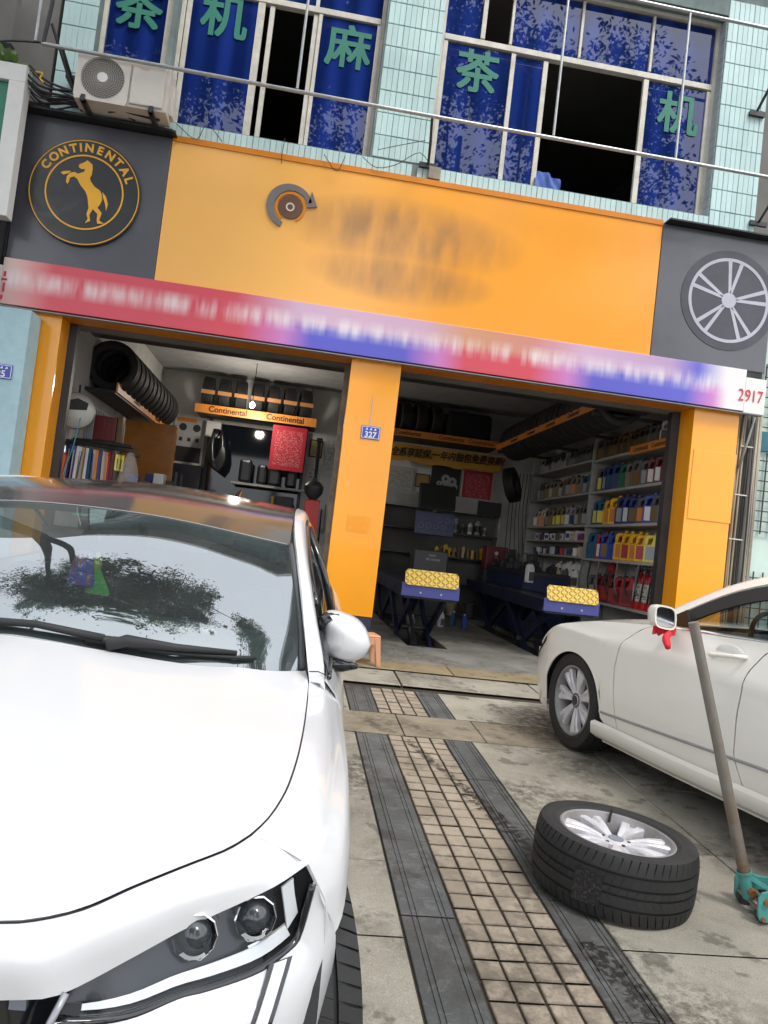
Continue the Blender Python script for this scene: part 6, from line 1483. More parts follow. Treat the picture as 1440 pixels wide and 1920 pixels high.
# door mirrors
for sx in (1, -1):
    c_ = Vector((.912, 1.80, 1.0))
    MR = None
    n_ = 18; prof = []
    secs = [(-.055, .012, .025), (-.046, .045, .052), (-.02, .073, .072), (.02, .083, .078), (.055, .084, .078)]
    P_ = []
    for dy, hx, hz in secs:
        row = []
        for k in range(25):
            a = 2*math.pi*k/24; ca, sa = math.cos(a), math.sin(a)
            ex = 2/2.7; x = hx*math.copysign(abs(ca)**ex, ca); z = hz*math.copysign(abs(sa)**ex, sa)
            x += .28*z if z < 0 else -.34*z                # leaning shell, tapering to the lower outside
            z -= .16*x
            row.append(Vector((sx*(c_.x+x), c_.y+dy, c_.z+z)))
        P_.append(row)
    m = MB(); m.grid(P_); cap_ = [P_[0][k] for k in range(24)]; m.add(cap_, [tuple(range(24))])
    MR = weld(carpart(m, 'door_mirror', m_paint, solid=.004))
    m = MB(); back = [q+Vector((0, -.006, 0)) for q in P_[-1][:24]]; m.add([Vector((sx*c_.x, c_.y, c_.z))+(q-Vector((sx*c_.x, c_.y, c_.z)))*.93 for q in back], [tuple(range(24))]); m2 = carpart(m, 'mirror_glass', m_chrome, MR, sm=False)
    m2.location = (0, 0, 0)
    m = MB(); 
    P2 = []
    for dy, k_ in ((-.034, .80), (-.015, 1.0), (.03, 1.03), (.052, 1.0)):
        row = []
        for q in range(13):
            a = math.pi*(.52+.98*q/12); ex = 2/2.6; ca, sa = math.cos(a), math.sin(a)
            hx, hz = .090*k_, .081*k_; x = hx*math.copysign(abs(ca)**ex, ca); z = hz*math.copysign(abs(sa)**ex, sa)
            x += .18*z if z < 0 else -.22*z
            z -= .16*x
            row.append(Vector((sx*(c_.x+x-.008), c_.y+dy, c_.z+z-.006)))
        P2.append(row)
    m.grid(P2); m.tube([(sx*(c_.x+.045), c_.y-.0, c_.z-.088), (sx*(c_.x-.01), c_.y-.01, c_.z-.084), (sx*(c_.x-.06), c_.y-.01, c_.z-.088), (sx*(c_.x-.085), c_.y-.02, c_.z-.11), (sx*(c_.x-.07), c_.y-.05, c_.z-.135)], [.008, .026, .034, .036, .03], 10); carpart(m, 'mirror_base', m_gloss, MR, solid=.006)
# wipers
for (a, b_, c_) in (((-.30, .02), (-.02, .045), (.28, .05)), ((.16, .02), (.36, .06), (.62, .075))):
    pass
WP_ = MB()
def wpt(x, v_, d): 
    u = (x+.78)/1.56; return tuple(wsp(min(1, max(0, u)), v_, d))
arm1 = [wpt(.235, .0, .02), wpt(.28, .02, .035), wpt(.40, .035, .03), wpt(.56, .055, .022)]
WP_.tube(arm1, [.016, .018, .011, .007], 8); WP_.tube([wpt(.24, .018, .010), wpt(.40, .03, .012), wpt(.56, .045, .012), wpt(.615, .052, .010)], .007, 6)
carpart(WP_, 'wiper', m_ink)
WP_ = MB(); WP_.tube([wpt(-.55, .0, .02), wpt(-.3, .035, .03), wpt(.05, .045, .022), wpt(.22, .035, .018)], [.014, .014, .010, .012], 8); WP_.box(.19, 1.372, .983, .27, 1.402, 1.005); carpart(WP_, 'wiper', m_ink)
# interior
m = MB(); P_ = [[Vector((x*(1 if y > 1.7 else .96), y+(.23*(abs(x)/.74)**2 if y < 1.5 else .12*(abs(x)/.74)**2 if y < 1.7 else 0), z-.05*abs(x)**2-(.02 if y < 1.5 else 0))) for y, z in ((1.42, .95), (1.60, .962), (1.85, .985), (2.02, .975), (2.12, .90), (2.10, .60))] for x in (-.74+1.48*i/12 for i in range(13))]
m.grid(P_); carpart(m, 'dashboard', m_dash)
m = MB(); m.box(-.76, 1.5, .30, .76, 4.2, .34); m.box(-.80, 1.6, .3, -.78, 4.0, .92); m.box(.78, 1.6, .3, .80, 4.0, .92); m.box(-.74, 4.0, .3, .74, 4.1, 1.05); carpart(m, 'cabin_lining', m_int, sm=False)
for x in (-.38, .38):
    for y in (2.75, 3.65):
        m = MB(); m.box(x-.25, y-.45, .42, x+.25, y+.05, .56); m.box(x-.24, y, .5, x+.24, y+.13, 1.02); m.box(x-.13, y+.03, 1.03, x+.13, y+.11, 1.2); o = m.build('seat', m_int, CA, bevel=.05)
m = MB(); mm = Matrix.Translation((.38, 2.18, .92)) @ Matrix.Rotation(R(65), 4, 'X'); m.lathe([(.175+.014*math.cos(a), .014*math.sin(a)) for a in (2*math.pi*k/8 for k in range(8))], 32, mm, closed=True); m.cyl(mm @ Vector((0, 0, -.02)), mm @ Vector((0, 0, .02)), .06); m.box(-.17, -.012, -.01, .17, .012, .01, mat=mm); carpart(m, 'steering_wheel', m_ink)
m = MB(); m.box(-.10, 2.06, 1.235, .12, 2.10, 1.295); m.box(-.02, 2.05, 1.29, .03, 2.08, 1.32); m.build('rear_view_mirror', m_ink, CA, bevel=.012)
m = MB(); m.box(-.06, 1.955, 1.285, .0, 1.995, 1.305); m.build('toll_box', M('toll_grey', (.25, .30, .31), .4), CA, bevel=.004)
m = MB(); m.grid([[wsp(.452+.035*i, .905+.04*j, -.006) for j in range(2)] for i in range(2)]); carpart(m, 'green_sticker', M('sticker_green', (.08, .45, .36), .5))
# hanging charm
CH = empty('hanging_charm', label='purple and green charm hanging from the rear view mirror of the white car', cat='charm')
CH.matrix_world = CA.matrix_world @ Matrix.Translation((-.02, 1.99, 1.24))
m = MB(); m.tube([(0, 0, 0), (0, 0, -.06)], .002, 5); m.build('string', m_ink, CH)
m = MB(); m.lathe([(0, -.06), (.03, -.07), (.042, -.12), (.05, -.18), (.03, -.195), (0, -.20)], 14, Matrix.Translation((-.015, 0, 0))); t = NT('charm_cloth'); p = t.pos(); t.set(Base_Color=t.ramp(t.noise(42, 3, .5, p), [(.35, (.10, .08, .45)), (.5, (.16, .12, .6)), (.58, (.5, .1, .12)), (.68, (.6, .45, .4))]), Roughness=.7); m.build('pouch', t.m, CH, smooth=40)
m = MB(); m.prism([(.0, -.09), (.03, -.10), (.085, -.21), (.075, -.215), (.0, -.21)], -.012, .012); m.build('green_tag', M('charm_green', (.12, .55, .10), .6), CH, bevel=.004)
m = MB(); m.prism([(.02, -.085), (.03, -.06), (.045, -.11), (.03, -.14)], -.016, .016); m.build('yellow_bow', M('charm_lime', (.55, .62, .10), .6), CH, bevel=.003)
# strip of pegs lying on the dash
ST = empty('number_strip', label='small pale pegged parking number strip lying on the dashboard of the white car', cat='number strip')
ST.matrix_world = CA.matrix_world @ Matrix.Translation((.40, 1.72, .985))
m = MB(); m.box(-.09, -.008, 0, .09, .008, .006); m.build('strip', m_cream, ST)
m = MB()
for k in range(9): m.box(-.08+k*.019, .008, .0, -.072+k*.019, .016, .01)
m.build('pegs', m_white, ST)
m = MB(); m.cyl((-.10, 0, 0), (-.10, 0, .02), .016, n=10); m.build('knob', pm('gold', pal['gold']), ST)
# wheels: front pair steered towards the car's left
for x, y, st in ((.80, .99, R(16)), (-.80, .99, R(16)), (.80, 3.78, 0), (-.80, 3.78, 0)):
    w = car_wheel(CA, (x, y, .328), (0, R(90 if x > 0 else -90), st))
m = MB()
for y in (.99, 3.78):
    for sx in (1, -1):
        m.grid([[Vector((sx*xx, y+.40*math.cos(a), .34+.40*math.sin(a))) for xx in (.90, .55)] for a in (math.pi*k/16 for k in range(17))])
        m.grid([[Vector((sx*.55, y+rr*math.cos(a), .34+rr*math.sin(a))) for rr in (.40, .02)] for a in (math.pi*k/16 for k in range(17))])
m.box(-.7, .5, .18, .7, 4.5, .3)
carpart(m, 'underbody', m_ink, sm=False)
# ---------------------------------------------------------------- ivory car at the right, nose towards the shop
th2 = R(12); q_ = Vector((1.99, 4.87, SLOPE*4.87)); nz = Vector((0, -SLOPE, 1)).normalized()
f2 = Vector((-math.sin(th2), math.cos(th2), 0)); f2 = (f2-nz*f2.dot(nz)).normalized(); bx2 = nz.cross(f2)
CB2 = empty('parked_car', label='ivory saloon at the right, nose into the shop, with a red ribbon on its mirror', cat='car')
CB2.matrix_world = basis(bx2, -f2, nz, q_)
W_ = 1.86; CXL = -W_/2                             # local: x outward to its left side (0 = flank), y rearwards from the front axle, z up
def both2(P, join=False):
    m = MB(); m.grid(P); Q = [[Vector((2*CXL-p.x, p.y, p.z)) for p in r_] for r_ in P]
    if join: m.grid(Q, flip=True)
    else: m.other = MB().grid(Q, flip=True)
    return m
def cp2(mb, name, mat, par=CB2, sm=True, solid=0.0): return pair_build(mb, name, mat, par, sm, False, solid)
def xs2(y, z):                                     # flank profile
    prof = [(.10, -.07), (.20, -.035), (.30, -.005), (.45, .008), (.62, .004), (.74, .002), (.795, .006), (.81, -.002), (.84, -.015), (.90, -.035), (.97, -.062), (1.05, -.085)]
    zz = z-.028*max(0, y-.2)
    for (a, xa), (b_, xb) in zip(prof, prof[1:]):
        if zz <= b_ or b_ == 1.05: k = min(1, max(0, (zz-a)/(b_-a))); x = xa+(xb-xa)*k; break
    if y < -.30: x -= .62*(-.30-y)**2*(1+.8*max(0, z-.5))
    return x
def lerpc(c, y):
    for (a, za), (b_, zb) in zip(c, c[1:]):
        if y <= b_: return za+(zb-za)*max(0, min(1, (y-a)/(b_-a)))
    return c[-1][1]
ARC, ARZ, ARR = -.10, .305, .345
beltc = [(-.9, .60), (-.66, .60), (-.58, .66), (-.45, .755), (-.31, .815), (-.10, .868), (.10, .905), (.48, .955), (.76, .985), (1.12, 1.01), (1.43, 1.035), (2.2, 1.07), (3.1, 1.08)]
silc = [(-.9, .17), (.2, .215), (.9, .235), (1.6, .265), (2.3, .30), (3.6, .33)]
def arch_z(y, c=ARC, cz=ARZ): d_ = abs(y-c); return cz+math.sqrt(max(0, ARR**2-d_**2)) if d_ < ARR else 0
def panel(name, yl, yr, zl, zh, nu=18, nv=22, mat=m_paint2, cut=None):
    """flank panel between edges yl(z), yr(z) and heights zl(y), zh(y)"""
    P_ = []
    for i in range(nu+1):
        row = []
        for j in range(nv+1):
            v_ = j/nv; y = 0
            z = .6
            for _ in range(3):
                ya, yb = yl(z), yr(z); y = ya+(yb-ya)*i/nu; za, zb = zl(y), zh(y); z = za+(zb-za)*v_
            row.append(Vector((xs2(y, z), y, z)))
        P_.append(row)
    o = cp2(both2(P_), name, mat, solid=.008); o.data.set_sharp_from_angle(angle=R(30)); PAIR[o.name].data.set_sharp_from_angle(angle=R(30)); return o
cut1 = [(.20, .475), (.27, .45), (.35, .41), (.52, .37), (.65, .35), (.75, .365), (.83, .39), (.92, .50), (.97, .62)]
cut2 = [(.25, 1.46), (.33, 1.43), (.44, 1.37), (.65, 1.355), (.87, 1.375), (.99, 1.44), (1.04, 1.52), (1.1, 1.6)]
cz = lambda c, d_=0: (lambda z: lerpc(c, z)+d_)
panel('front_wing', lambda z: -.445-.0*z, lambda z: lerpc(cut1, z)-.004, lambda y: max(arch_z(y)+.004, .215 if y > ARC else .2), lambda y: lerpc(beltc, y), 44, 22)
panel('front_corner', lambda z: -.86+.10*abs(z-.45), lambda z: -.448, lambda y: .17, lambda y: lerpc(beltc, y), 14, 16)
sill_top = lambda y: .275+.028*max(0, y-.2)
panel('door', cz(cut1, .004), cz(cut2, -.004), lambda y: sill_top(y), lambda y: lerpc(beltc, y), 22, 24)
DR = [o for o in CB2.children if o.name.startswith('door') and o.name in PAIR][0]
panel('rear_door', cz(cut2, .004), lambda z: 2.35, lambda y: sill_top(y), lambda y: lerpc(beltc, y), 16, 20)
panel('rear_wing', lambda z: 2.355, lambda z: 3.55, lambda y: max(arch_z(y, 2.77, .40)+.004, .33), lambda y: lerpc(beltc, y), 40, 16)
panel('sill', lambda z: .245+max(0, .5*(z-.22)), lambda z: 2.35, lambda y: lerpc(silc, y)-.06, lambda y: sill_top(y)-.006, 16, 8)
# sill skirt stands proud
m = MB(); P_ = [[Vector((x, y, lerpc(silc, y)+dz)) for x, dz in ((-.004, .066), (.010, .050), (.010, .046), (.004, -.012), (-.04, -.04))] for y in (.19+2.2*i/12 for i in range(13))]
cp2(both2(P_), 'side_skirt', m_paint2, solid=.006)
m = MB(); P_ = [[Vector((xs2(y, .35+.075*(y-.28))+dx, y, .352+.078*(y-.28)+dz)) for dx, dz in ((.001, -.008), (.007, -.006), (.007, .006), (.001, .008))] for y in (.26+2.0*i/20 for i in range(21))]
cp2(both2(P_), 'side_moulding', M('moulding_grey', (.30, .30, .30), .35))
m = MB()
for c in (cut1, cut2): m.tube([(xs2(lerpc(c, z), z)-.0085, lerpc(c, z), z) for z in (.25+.78*k/24 for k in range(25)) if z < lerpc(beltc, lerpc(c, z))], .0042, 5)
cp2(m, 'door_seam', m_seam)
# belt chrome
P_ = [[Vector((xs2(y, lerpc(beltc, y))+dx, y, lerpc(beltc, y)+dz)) for dx, dz in ((.002, -.006), (.006, 0), (.0, .012))] for y in (.62+1.9*i/20 for i in range(21))]
cp2(both2(P_), 'belt_trim', m_chrome)
# bonnet, front end, windscreen, roof, windows, rear
nose_c = [(CXL, -.93, .60), (CXL, -.90, .70), (CXL, -.75, .80), (CXL, -.3, .90), (CXL, .15, .965), (CXL, .48, .99)]
def edge2(y): return (xs2(y, lerpc(beltc, y)), y, lerpc(beltc, y))
nose_e = [(-.30, -.80, .58)]+[edge2(y) for y in (-.66, -.45, -.2, .1, .5)]
nose_m = [(-.52, -.89, .60), (-.50, -.83, .70), (-.48, -.62, .80), (-.45, -.25, .885), (-.42, .15, .95), (-.42, .49, .98)]
cp2(both2(skin([nose_e, nose_m, nose_c], 24, 14), True), 'bonnet', m_paint2, solid=.008)
fr2 = [[(CXL, -.93, .60), (CXL, -.94, .4), (CXL, -.90, .18)], [(-.55, -.91, .59), (-.55, -.92, .4), (-.55, -.88, .18)], [(-.30, -.82, .56), (-.29, -.83, .4), (-.29, -.80, .18)], [(xs2(-.80, .5), -.80, .56), (xs2(-.80, .4), -.80, .4), (xs2(-.80, .2), -.80, .18)]]
cp2(both2(skin(fr2, 10, 16), True), 'front_bumper', m_paint2, solid=.008)
P_ = [[Vector((xs2(y, z)+.004, y, z)) for y, z in ((-.80, .50+.02*k), (-.70, .545+.014*k), (-.60, .60+.009*k), (-.52, .655+.009*k))] for k in range(6)]
cp2(both2(P_), 'headlight', m_gloss)
rt_ = [(-.30, .50, .985), (-.30, .62, 1.06), (-.285, .78, 1.155), (-.28, .95, 1.245), (-.30, 1.17, 1.32), (-.33, 1.5, 1.385), (-.36, 2.0, 1.405), (-.36, 2.6, 1.36), (-.33, 3.2, 1.20), (-.28, 3.7, 1.09)]
rt_ = [(-.13, .50, .985), (-.18, .62, 1.075), (-.235, .78, 1.178), (-.28, .95, 1.268), (-.32, 1.17, 1.345), (-.36, 1.5, 1.405), (-.38, 2.0, 1.425), (-.38, 2.6, 1.38), (-.34, 3.2, 1.22), (-.28, 3.6, 1.10)]
ro_ = [(x+dx, y+.05, z-.035) for (x, y, z), dx in zip(rt_, (.035, .035, .04, .045, .05, .05, .05, .05, .05, .05))]
ri_ = [(x-.05, y-.015, z+.012) for x, y, z in rt_]
cp2(both2(skin([ri_, rt_, ro_], 40, 7)), 'roof_pillar', m_paint2, solid=.01)
rc_ = [(CXL, .45, .985), (CXL, .8, 1.17), (CXL, 1.15, 1.32), (CXL, 1.55, 1.43), (CXL, 2.1, 1.455), (CXL, 2.7, 1.40), (CXL, 3.2, 1.25), (CXL, 3.6, 1.12)]
def sub(c, a, b_): return c[a:b_]
cp2(both2(coons(sub(ri_, 0, 5), sub(rc_, 0, 3), [ri_[0], (-.5, .47, .99), rc_[0]], [ri_[4], (-.6, 1.14, 1.335), rc_[2]], 16, 12), True), 'windscreen', m_sideglass)
cp2(both2(coons(sub(ri_, 4, 8), sub(rc_, 2, 6), [ri_[4], (-.6, 1.14, 1.335), rc_[2]], [ri_[7], (-.6, 2.65, 1.40), rc_[5]], 16, 12), True), 'roof', m_paint2, solid=.01)
cp2(both2(coons(sub(ri_, 7, 10), sub(rc_, 5, 8), [ri_[7], (-.6, 2.65, 1.40), rc_[5]], [ri_[9], (-.6, 3.6, 1.12), rc_[7]], 10, 10), True), 'rear_window', m_sideglass)
tail = [[edge2(2.6), edge2(3.0), (-.10, 3.5, 1.06), (-.13, 3.9, .98), (-.15, 3.95, .6), (-.15, 3.9, .33)], [ri_[8], (-.45, 3.4, 1.12), (-.45, 3.75, 1.08), (-.45, 4.02, 1.0), (-.45, 4.06, .6), (-.45, 4.0, .33)], [rc_[6], (CXL, 3.45, 1.15), (CXL, 3.8, 1.10), (CXL, 4.08, 1.02), (CXL, 4.12, .6), (CXL, 4.05, .33)]]
cp2(both2(skin(tail, 20, 14), True), 'boot', m_paint2, solid=.008)
side = [[(-.35, 3.5, 1.05), (xs2(3.5, .9), 3.5, .9), (xs2(3.5, .6), 3.55, .6), (xs2(3.5, .4), 3.5, .33)], [(-.3, 3.75, 1.03), (-.09, 3.8, .9), (-.07, 3.8, .6), (-.09, 3.75, .33)], [(-.3, 3.95, .98), (-.14, 3.92, .9), (-.13, 3.95, .6), (-.14, 3.9, .33)]]
cp2(both2(skin(side, 10, 8)), 'rear_corner', m_paint2, solid=.006)
# black frame and side glass
gtop = [(x+.006, y, z-.012) for x, y, z in ro_[:9]]; gbot = [(xs2(y, lerpc(beltc, y))-.006, y, lerpc(beltc, y)+.008) for y in (.56, .72, .9, 1.1, 1.3, 1.7, 2.1, 2.6, 3.1)]
def band(c, w_): return [(x, y, z) for x, y, z in c], [(x+.02*w_/.05, y+.35*w_, z-w_*.75) for x, y, z in c]
a_, b_ = band(gtop, .095)
cp2(both2(skin([a_, b_], 36, 4)), 'window_frame', m_ink, solid=.012)
m = MB(); P_ = [[Vector((-.075-.02*k/3, .56+.0*k, .985)), Vector((-.085, .70, 1.0))] for k in range(2)]
m.prism([(.64, .985), (.86, 1.005), (.82, 1.10), (.74, 1.06)], -.10, -.085, Matrix(((0, 1, 0, 0), (1, 0, 0, 0), (0, 0, 1, 0), (0, 0, 0, 1)))); cp2(m, 'mirror_triangle', m_gloss, sm=False)
gm_ = [tuple((Vector(a)+Vector(b2))/2+Vector((.012, 0, 0))) for a, b2 in zip(b_, gbot)]
cp2(both2(skin([b_, gm_, gbot], 30, 8)), 'side_window', m_sideglass)
m = MB(); m.tube([(-.07, 1.56, 1.03), (-.15, 1.60, 1.2), (-.31, 1.62, 1.36)], .022, 6); m.tube([(2*CXL+.07, 1.56, 1.03), (2*CXL+.15, 1.60, 1.2), (2*CXL+.31, 1.62, 1.36)], .022, 6); cp2(m, 'door_pillar', m_gloss)
# interior
m = MB(); P_ = [[Vector((x, y, z)) for y, z in ((.45, .95), (.75, .985), (.98, .96), (1.02, .85), (1.0, .6))] for x in (-.1-(W_-.2)*i/8 for i in range(9))]; m.grid(P_); cp2(m, 'dashboard', m_int)
m = MB(); m.box(-W_+.1, .7, .30, -.1, 3.3, .34); m.box(-.12, .6, .3, -.10, 3.3, .95); m.box(-W_+.1, .6, .3, -W_+.12, 3.3, .95); m.box(-W_+.15, 2.9, .3, -.15, 3.0, 1.1); cp2(m, 'cabin_lining', m_int, sm=False)
for x in (-.50, -1.36):
    m = MB(); m.box(x-.25, 1.25, .45, x+.25, 1.8, .6); m.box(x-.24, 1.72, .5, x+.24, 1.86, 1.08); m.box(x-.13, 1.76, 1.09, x+.13, 1.85, 1.26); m.build('seat', m_int, CB2, bevel=.05)
m = MB(); mm = Matrix.Translation((-.50, 1.08, .97)) @ Matrix.Rotation(R(-68), 4, 'X'); m.lathe([(.185+.014*math.cos(a), .014*math.sin(a)) for a in (2*math.pi*k/8 for k in range(8))], 32, mm, closed=True); m.cyl(mm @ Vector((0, 0, -.02)), mm @ Vector((0, 0, .02)), .06); m.box(-.17, -.012, -.01, .17, .012, .01, mat=mm); cp2(m, 'steering_wheel', m_ink)
# handle
m = MB(); hp_ = [(.008, 1.12, .905), (.035, 1.135, .908), (.043, 1.20, .918), (.043, 1.27, .928), (.034, 1.325, .936), (.004, 1.335, .938)]
hp_ = [(x+xs2(y, z)-.0, y, z) for x, y, z in hp_]
m.tube([tuple(q) for q in cat_rom(hp_, 18)], .0125, 8); cp2(m, 'handle', m_paint2, DR)
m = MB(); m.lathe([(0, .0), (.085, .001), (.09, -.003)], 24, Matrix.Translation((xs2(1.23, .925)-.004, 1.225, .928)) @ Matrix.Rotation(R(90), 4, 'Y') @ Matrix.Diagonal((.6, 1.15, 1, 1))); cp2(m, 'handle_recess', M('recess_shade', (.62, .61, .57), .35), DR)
m = MB(); y_, z_ = 1.31, .933; m.box(xs2(y_, z_)+.030, 1.292, .926, xs2(y_, z_)+.044, 1.306, .942); m.box(xs2(y_, z_)+.030, 1.314, .930, xs2(y_, z_)+.044, 1.326, .940); cp2(m, 'lock_button', m_ink, DR, sm=False)
# mirror
secs = [(-.055, .02, .02), (-.042, .045, .045), (-.01, .064, .060), (.035, .074, .066), (.06, .074, .066)]
mc = Vector((.085, .80, 1.05)); P_ = []
for dy, hx, hz in secs:
    row = []
    for k in range(25):
        a = 2*math.pi*k/24; ca, sa = math.cos(a), math.sin(a); ex = 2/3.4
        x = hx*math.copysign(abs(ca)**ex, ca); z = hz*math.copysign(abs(sa)**ex, sa); z += .10*x; x += .10*z
        row.append(Vector((mc.x+x, mc.y+dy, mc.z+z)))
    P_.append(row)
m = MB(); m.grid(P_); m.add([P_[0][k] for k in range(24)], [tuple(range(24))]); MR2 = weld(cp2(m, 'door_mirror', m_paint2, solid=.010))
MR2.data.set_sharp_from_angle(angle=R(40))
ctr = Vector((mc.x, mc.y+.056, mc.z)); ring_ = [ctr+(q-Vector((mc.x, mc.y+.06, mc.z)))*.82 for q in P_[-1][:24]]
m = MB(); m.add(ring_, [tuple(range(24))]); cp2(m, 'mirror_glass', m_chrome, MR2, sm=False)
m = MB(); m.add([q+Vector((0, -.006, 0)) for q in ring_]+[ctr+(q-ctr)*1.14+Vector((0, -.008, 0)) for q in ring_], [tuple(range(24, 48))]); cp2(m, 'mirror_back', m_ink, MR2, sm=False)
m = MB(); m.tube([(.04, .79, .992), (-.02, .775, .978), (-.09, .76, .968)], [.026, .024, .030], 8); cp2(m, 'mirror_base', m_paint2, MR2)
rib = empty('red_ribbon', label='red ribbon tied under the mirror of the ivory car', cat='ribbon')
rib.matrix_world = CB2.matrix_world @ Matrix.Translation((.075, .835, .975))
m_rib = M('ribbon_red', (.62, .015, .03), .75)
m = MB(); m.grid([[Vector((x+.03*i/8*0, .03*math.sin(i*.9)*.4, z-.0*i)) for z in (.022, .0, -.022-.004*math.sin(i))] for i, x in enumerate([-.09+.02*k for k in range(9)])]); m.build('band', m_rib, rib, smooth=True, solid=.006)
P_ = [tuple(q) for q in cat_rom([(-.03, .02, -.01), (.01, .045, -.035), (.02, .07, -.06), (.025, .09, -.085)], 8)]
m = MB(); m.tube(P_, [.015, .018, .020, .021, .021, .020, .018, .014], 8); m.build('tail', m_rib, rib, smooth=True)
m = MB(); m.tube([tuple(q) for q in cat_rom([(-.03, .02, .0), (-.02, -.03, -.012), (-.01, -.05, -.03)], 8)], .014, 6); m.build('loop', m_rib, rib, smooth=True)
m = MB()
for cy_, cz_ in ((ARC, ARZ), (2.77, .40)):
    for x0_, x1_ in ((-.04, -.45), (-W_+.04, -W_+.45)):
        m.grid([[Vector((xx, cy_+.385*math.cos(a), cz_+.385*math.sin(a))) for xx in (x0_, x1_)] for a in (math.pi*(k-1)/16 for k in range(19))])
        m.grid([[Vector((x1_, cy_+rr*math.cos(a), cz_+rr*math.sin(a))) for rr in (.385, .02)] for a in (math.pi*(k-1)/16 for k in range(19))])
m.box(-W_+.25, -.7, .16, -.25, 3.7, .27); cp2(m, 'underbody', m_ink, sm=False)
for x, y, z, st in ((-.135, ARC+.0, .325, R(-4)), (-W_+.135, ARC, .325, R(-4)), (-.14, 2.77, .40, 0), (-W_+.14, 2.77, .40, 0)):
    car_wheel(CB2, (x, y, z), (0, R(90 if x > -.9 else -90), st))

# ---------------------------------------------------------------- floor jack
JK = empty('floor_jack', (1.985, 2.90, ground(2.90)), R(-6), 'turquoise trolley jack with a long steel handle beside the ivory car', 'jack')
m_teal = M('jack_turquoise', (.07, .29, .265), .4, var=.12, dirt=.55, dirtcol=(.07, .05, .04), dscale=14)
m_rust = M('rusty_brass', (.34, .15, .06), .5, metal=.5, var=.3, scale=30)
plp = [(.0, .05), (.015, .02), (.06, .015), (.10, .05), (.62, .045), (.72, .06), (.72, .12), (.55, .16), (.16, .175), (.06, .20), (.015, .185), (-.005, .15)]
for y in (-.145, .145): m = MB(); m.prism(plp, y-.008, y+.008); m.build('side_plate', m_teal, JK, bevel=.003)
for y in (-.157, .157):
    m = MB(); m.cyl((.045, y-.012, .135), (.045, y+.012, .135), .02, n=6); m.build('axle_nut', m_rust, JK)
    m = MB(); m.cyl((.03, y-.012, .035), (.03, y+.012, .035), .012, n=10); m.build('wheel_bolt', m_rust, JK)
m = MB(); m.cyl((.02, -.135, .075), (.02, .135, .075), .012, n=10); m.cyl((.045, -.136, .135), (.045, .136, .135), .015, n=10); m.build('cross_rod', M('rod_steel', (.3, .3, .3), .35, metal=.8), JK)
for y in (-.11, .11): m = MB(); m.cyl((.05, y-.02, .045), (.05, y+.02, .045), .045, n=20); m.build('castor', m_dark, JK, bevel=.004)
m = MB(); m.cyl((.07, -.07, .115), (.28, -.0, .115), .055, .05, n=20); m.build('pump_body', m_dark, JK)
m = MB(); m.cyl((.03, .05, .15), (.02, -.02, .135), .022, n=14); m.cyl((.02, -.02, .135), (.018, -.05, .13), .027, n=6); m.build('pump_plunger', m_rust, JK)
m = MB(); m.box(.10, -.06, .05, .45, .06, .13); m.build('hydraulic_unit', m_dark, JK, bevel=.01)
m = MB(); m.box(.30, -.134, .165, .95, .134, .172); m.box(.30, -.134, .172, .95, -.128, .20); m.box(.30, .128, .172, .95, .134, .20); m.box(.30, -.134, .172, .306, .134, .20); m.build('tray', m_teal, JK)
rb = random.Random(8)
for k in range(16):
    m = MB(); x, y = rb.uniform(.33, .6), rb.uniform(-.10, .10); a = rb.uniform(0, 3.1)
    p0 = Vector((x, y, .186)); d_ = Vector((math.cos(a), math.sin(a), rb.uniform(0, .3)))*rb.uniform(.02, .03)
    m.cyl(p0-d_, p0+d_, .007, n=8); m.cyl(p0+d_, p0+d_*1.35, .013, n=6); m.build('wheel_bolt_in_tray', m_chrome if k % 3 else m_dark, JK)
m = MB(); m.box(.25, -.05, .18, .9, .05, .24); m.build('lifting_arm', m_teal, JK, bevel=.01)
m = MB(); m.cyl((.90, 0, .24), (.90, 0, .29), .06, n=20); m.build('saddle', m_dark, JK)
# socket + handle
top = Vector((0, 0, 0)); JM = JK.matrix_world
hb = Vector((.03, .02, .085))
JS_ = .66; JI = 1/JS_; JK.scale = (JS_, JS_, JS_)
htop = (Matrix.Rotation(R(6), 3, 'Z') @ (Vector((1.655, 2.92, 1.262))-Vector(JK.location)))*JI
hdir = (htop-hb).normalized(); HL = (htop-hb).length
m = MB(); m.cyl(hb, hb+hdir*.16, .039, .041, n=20); m.lathe([(.041, 0), (.048, 0), (.048, .012), (.041, .012)], 20, Matrix.Translation(hb+hdir*.155) @ hdir.to_track_quat('Z', 'Y').to_matrix().to_4x4(), closed=True); m.build('socket', m_teal, JK, smooth=40)
m = MB(); a_, b_ = hb+hdir*.13, Vector((.13, -.10, .17)); m.tube([tuple(a_+Vector((.03, -.02, 0))), tuple(b_)], .016, 4); m.tube([tuple(a_+Vector((.03, .03, 0))), (.15, .11, .17)], .014, 4); m.build('yoke_arm', m_teal, JK)
t = NT('handle_pipe'); p = t.pos(); r_ = t.ramp(t.noise(14, 5, .65, p), [(.40, 0), (.62, 1)]); zz = t.sep(t.obj())[2]
t.set(Base_Color=t.mix(t.math('MULTIPLY', r_, t.ramp(zz, [(.15, 1), (.75, .25)])), (.20, .185, .16), (.16, .085, .04)), Metallic=.25, Roughness=.5)
m = MB(); Lh = HL; m.tube([tuple(hb+hdir*q) for q in (.10, .5*Lh, .52*Lh, .8*Lh, Lh)], [.0235*JI, .023*JI, .0215*JI, .021*JI, .021*JI], 16); m.lathe([(.0205*JI, 0), (.0205*JI, -.04)], 16, Matrix.Translation(hb+hdir*Lh) @ hdir.to_track_quat('Z', 'Y').to_matrix().to_4x4()); m.build('handle', t.m, JK, smooth=40)

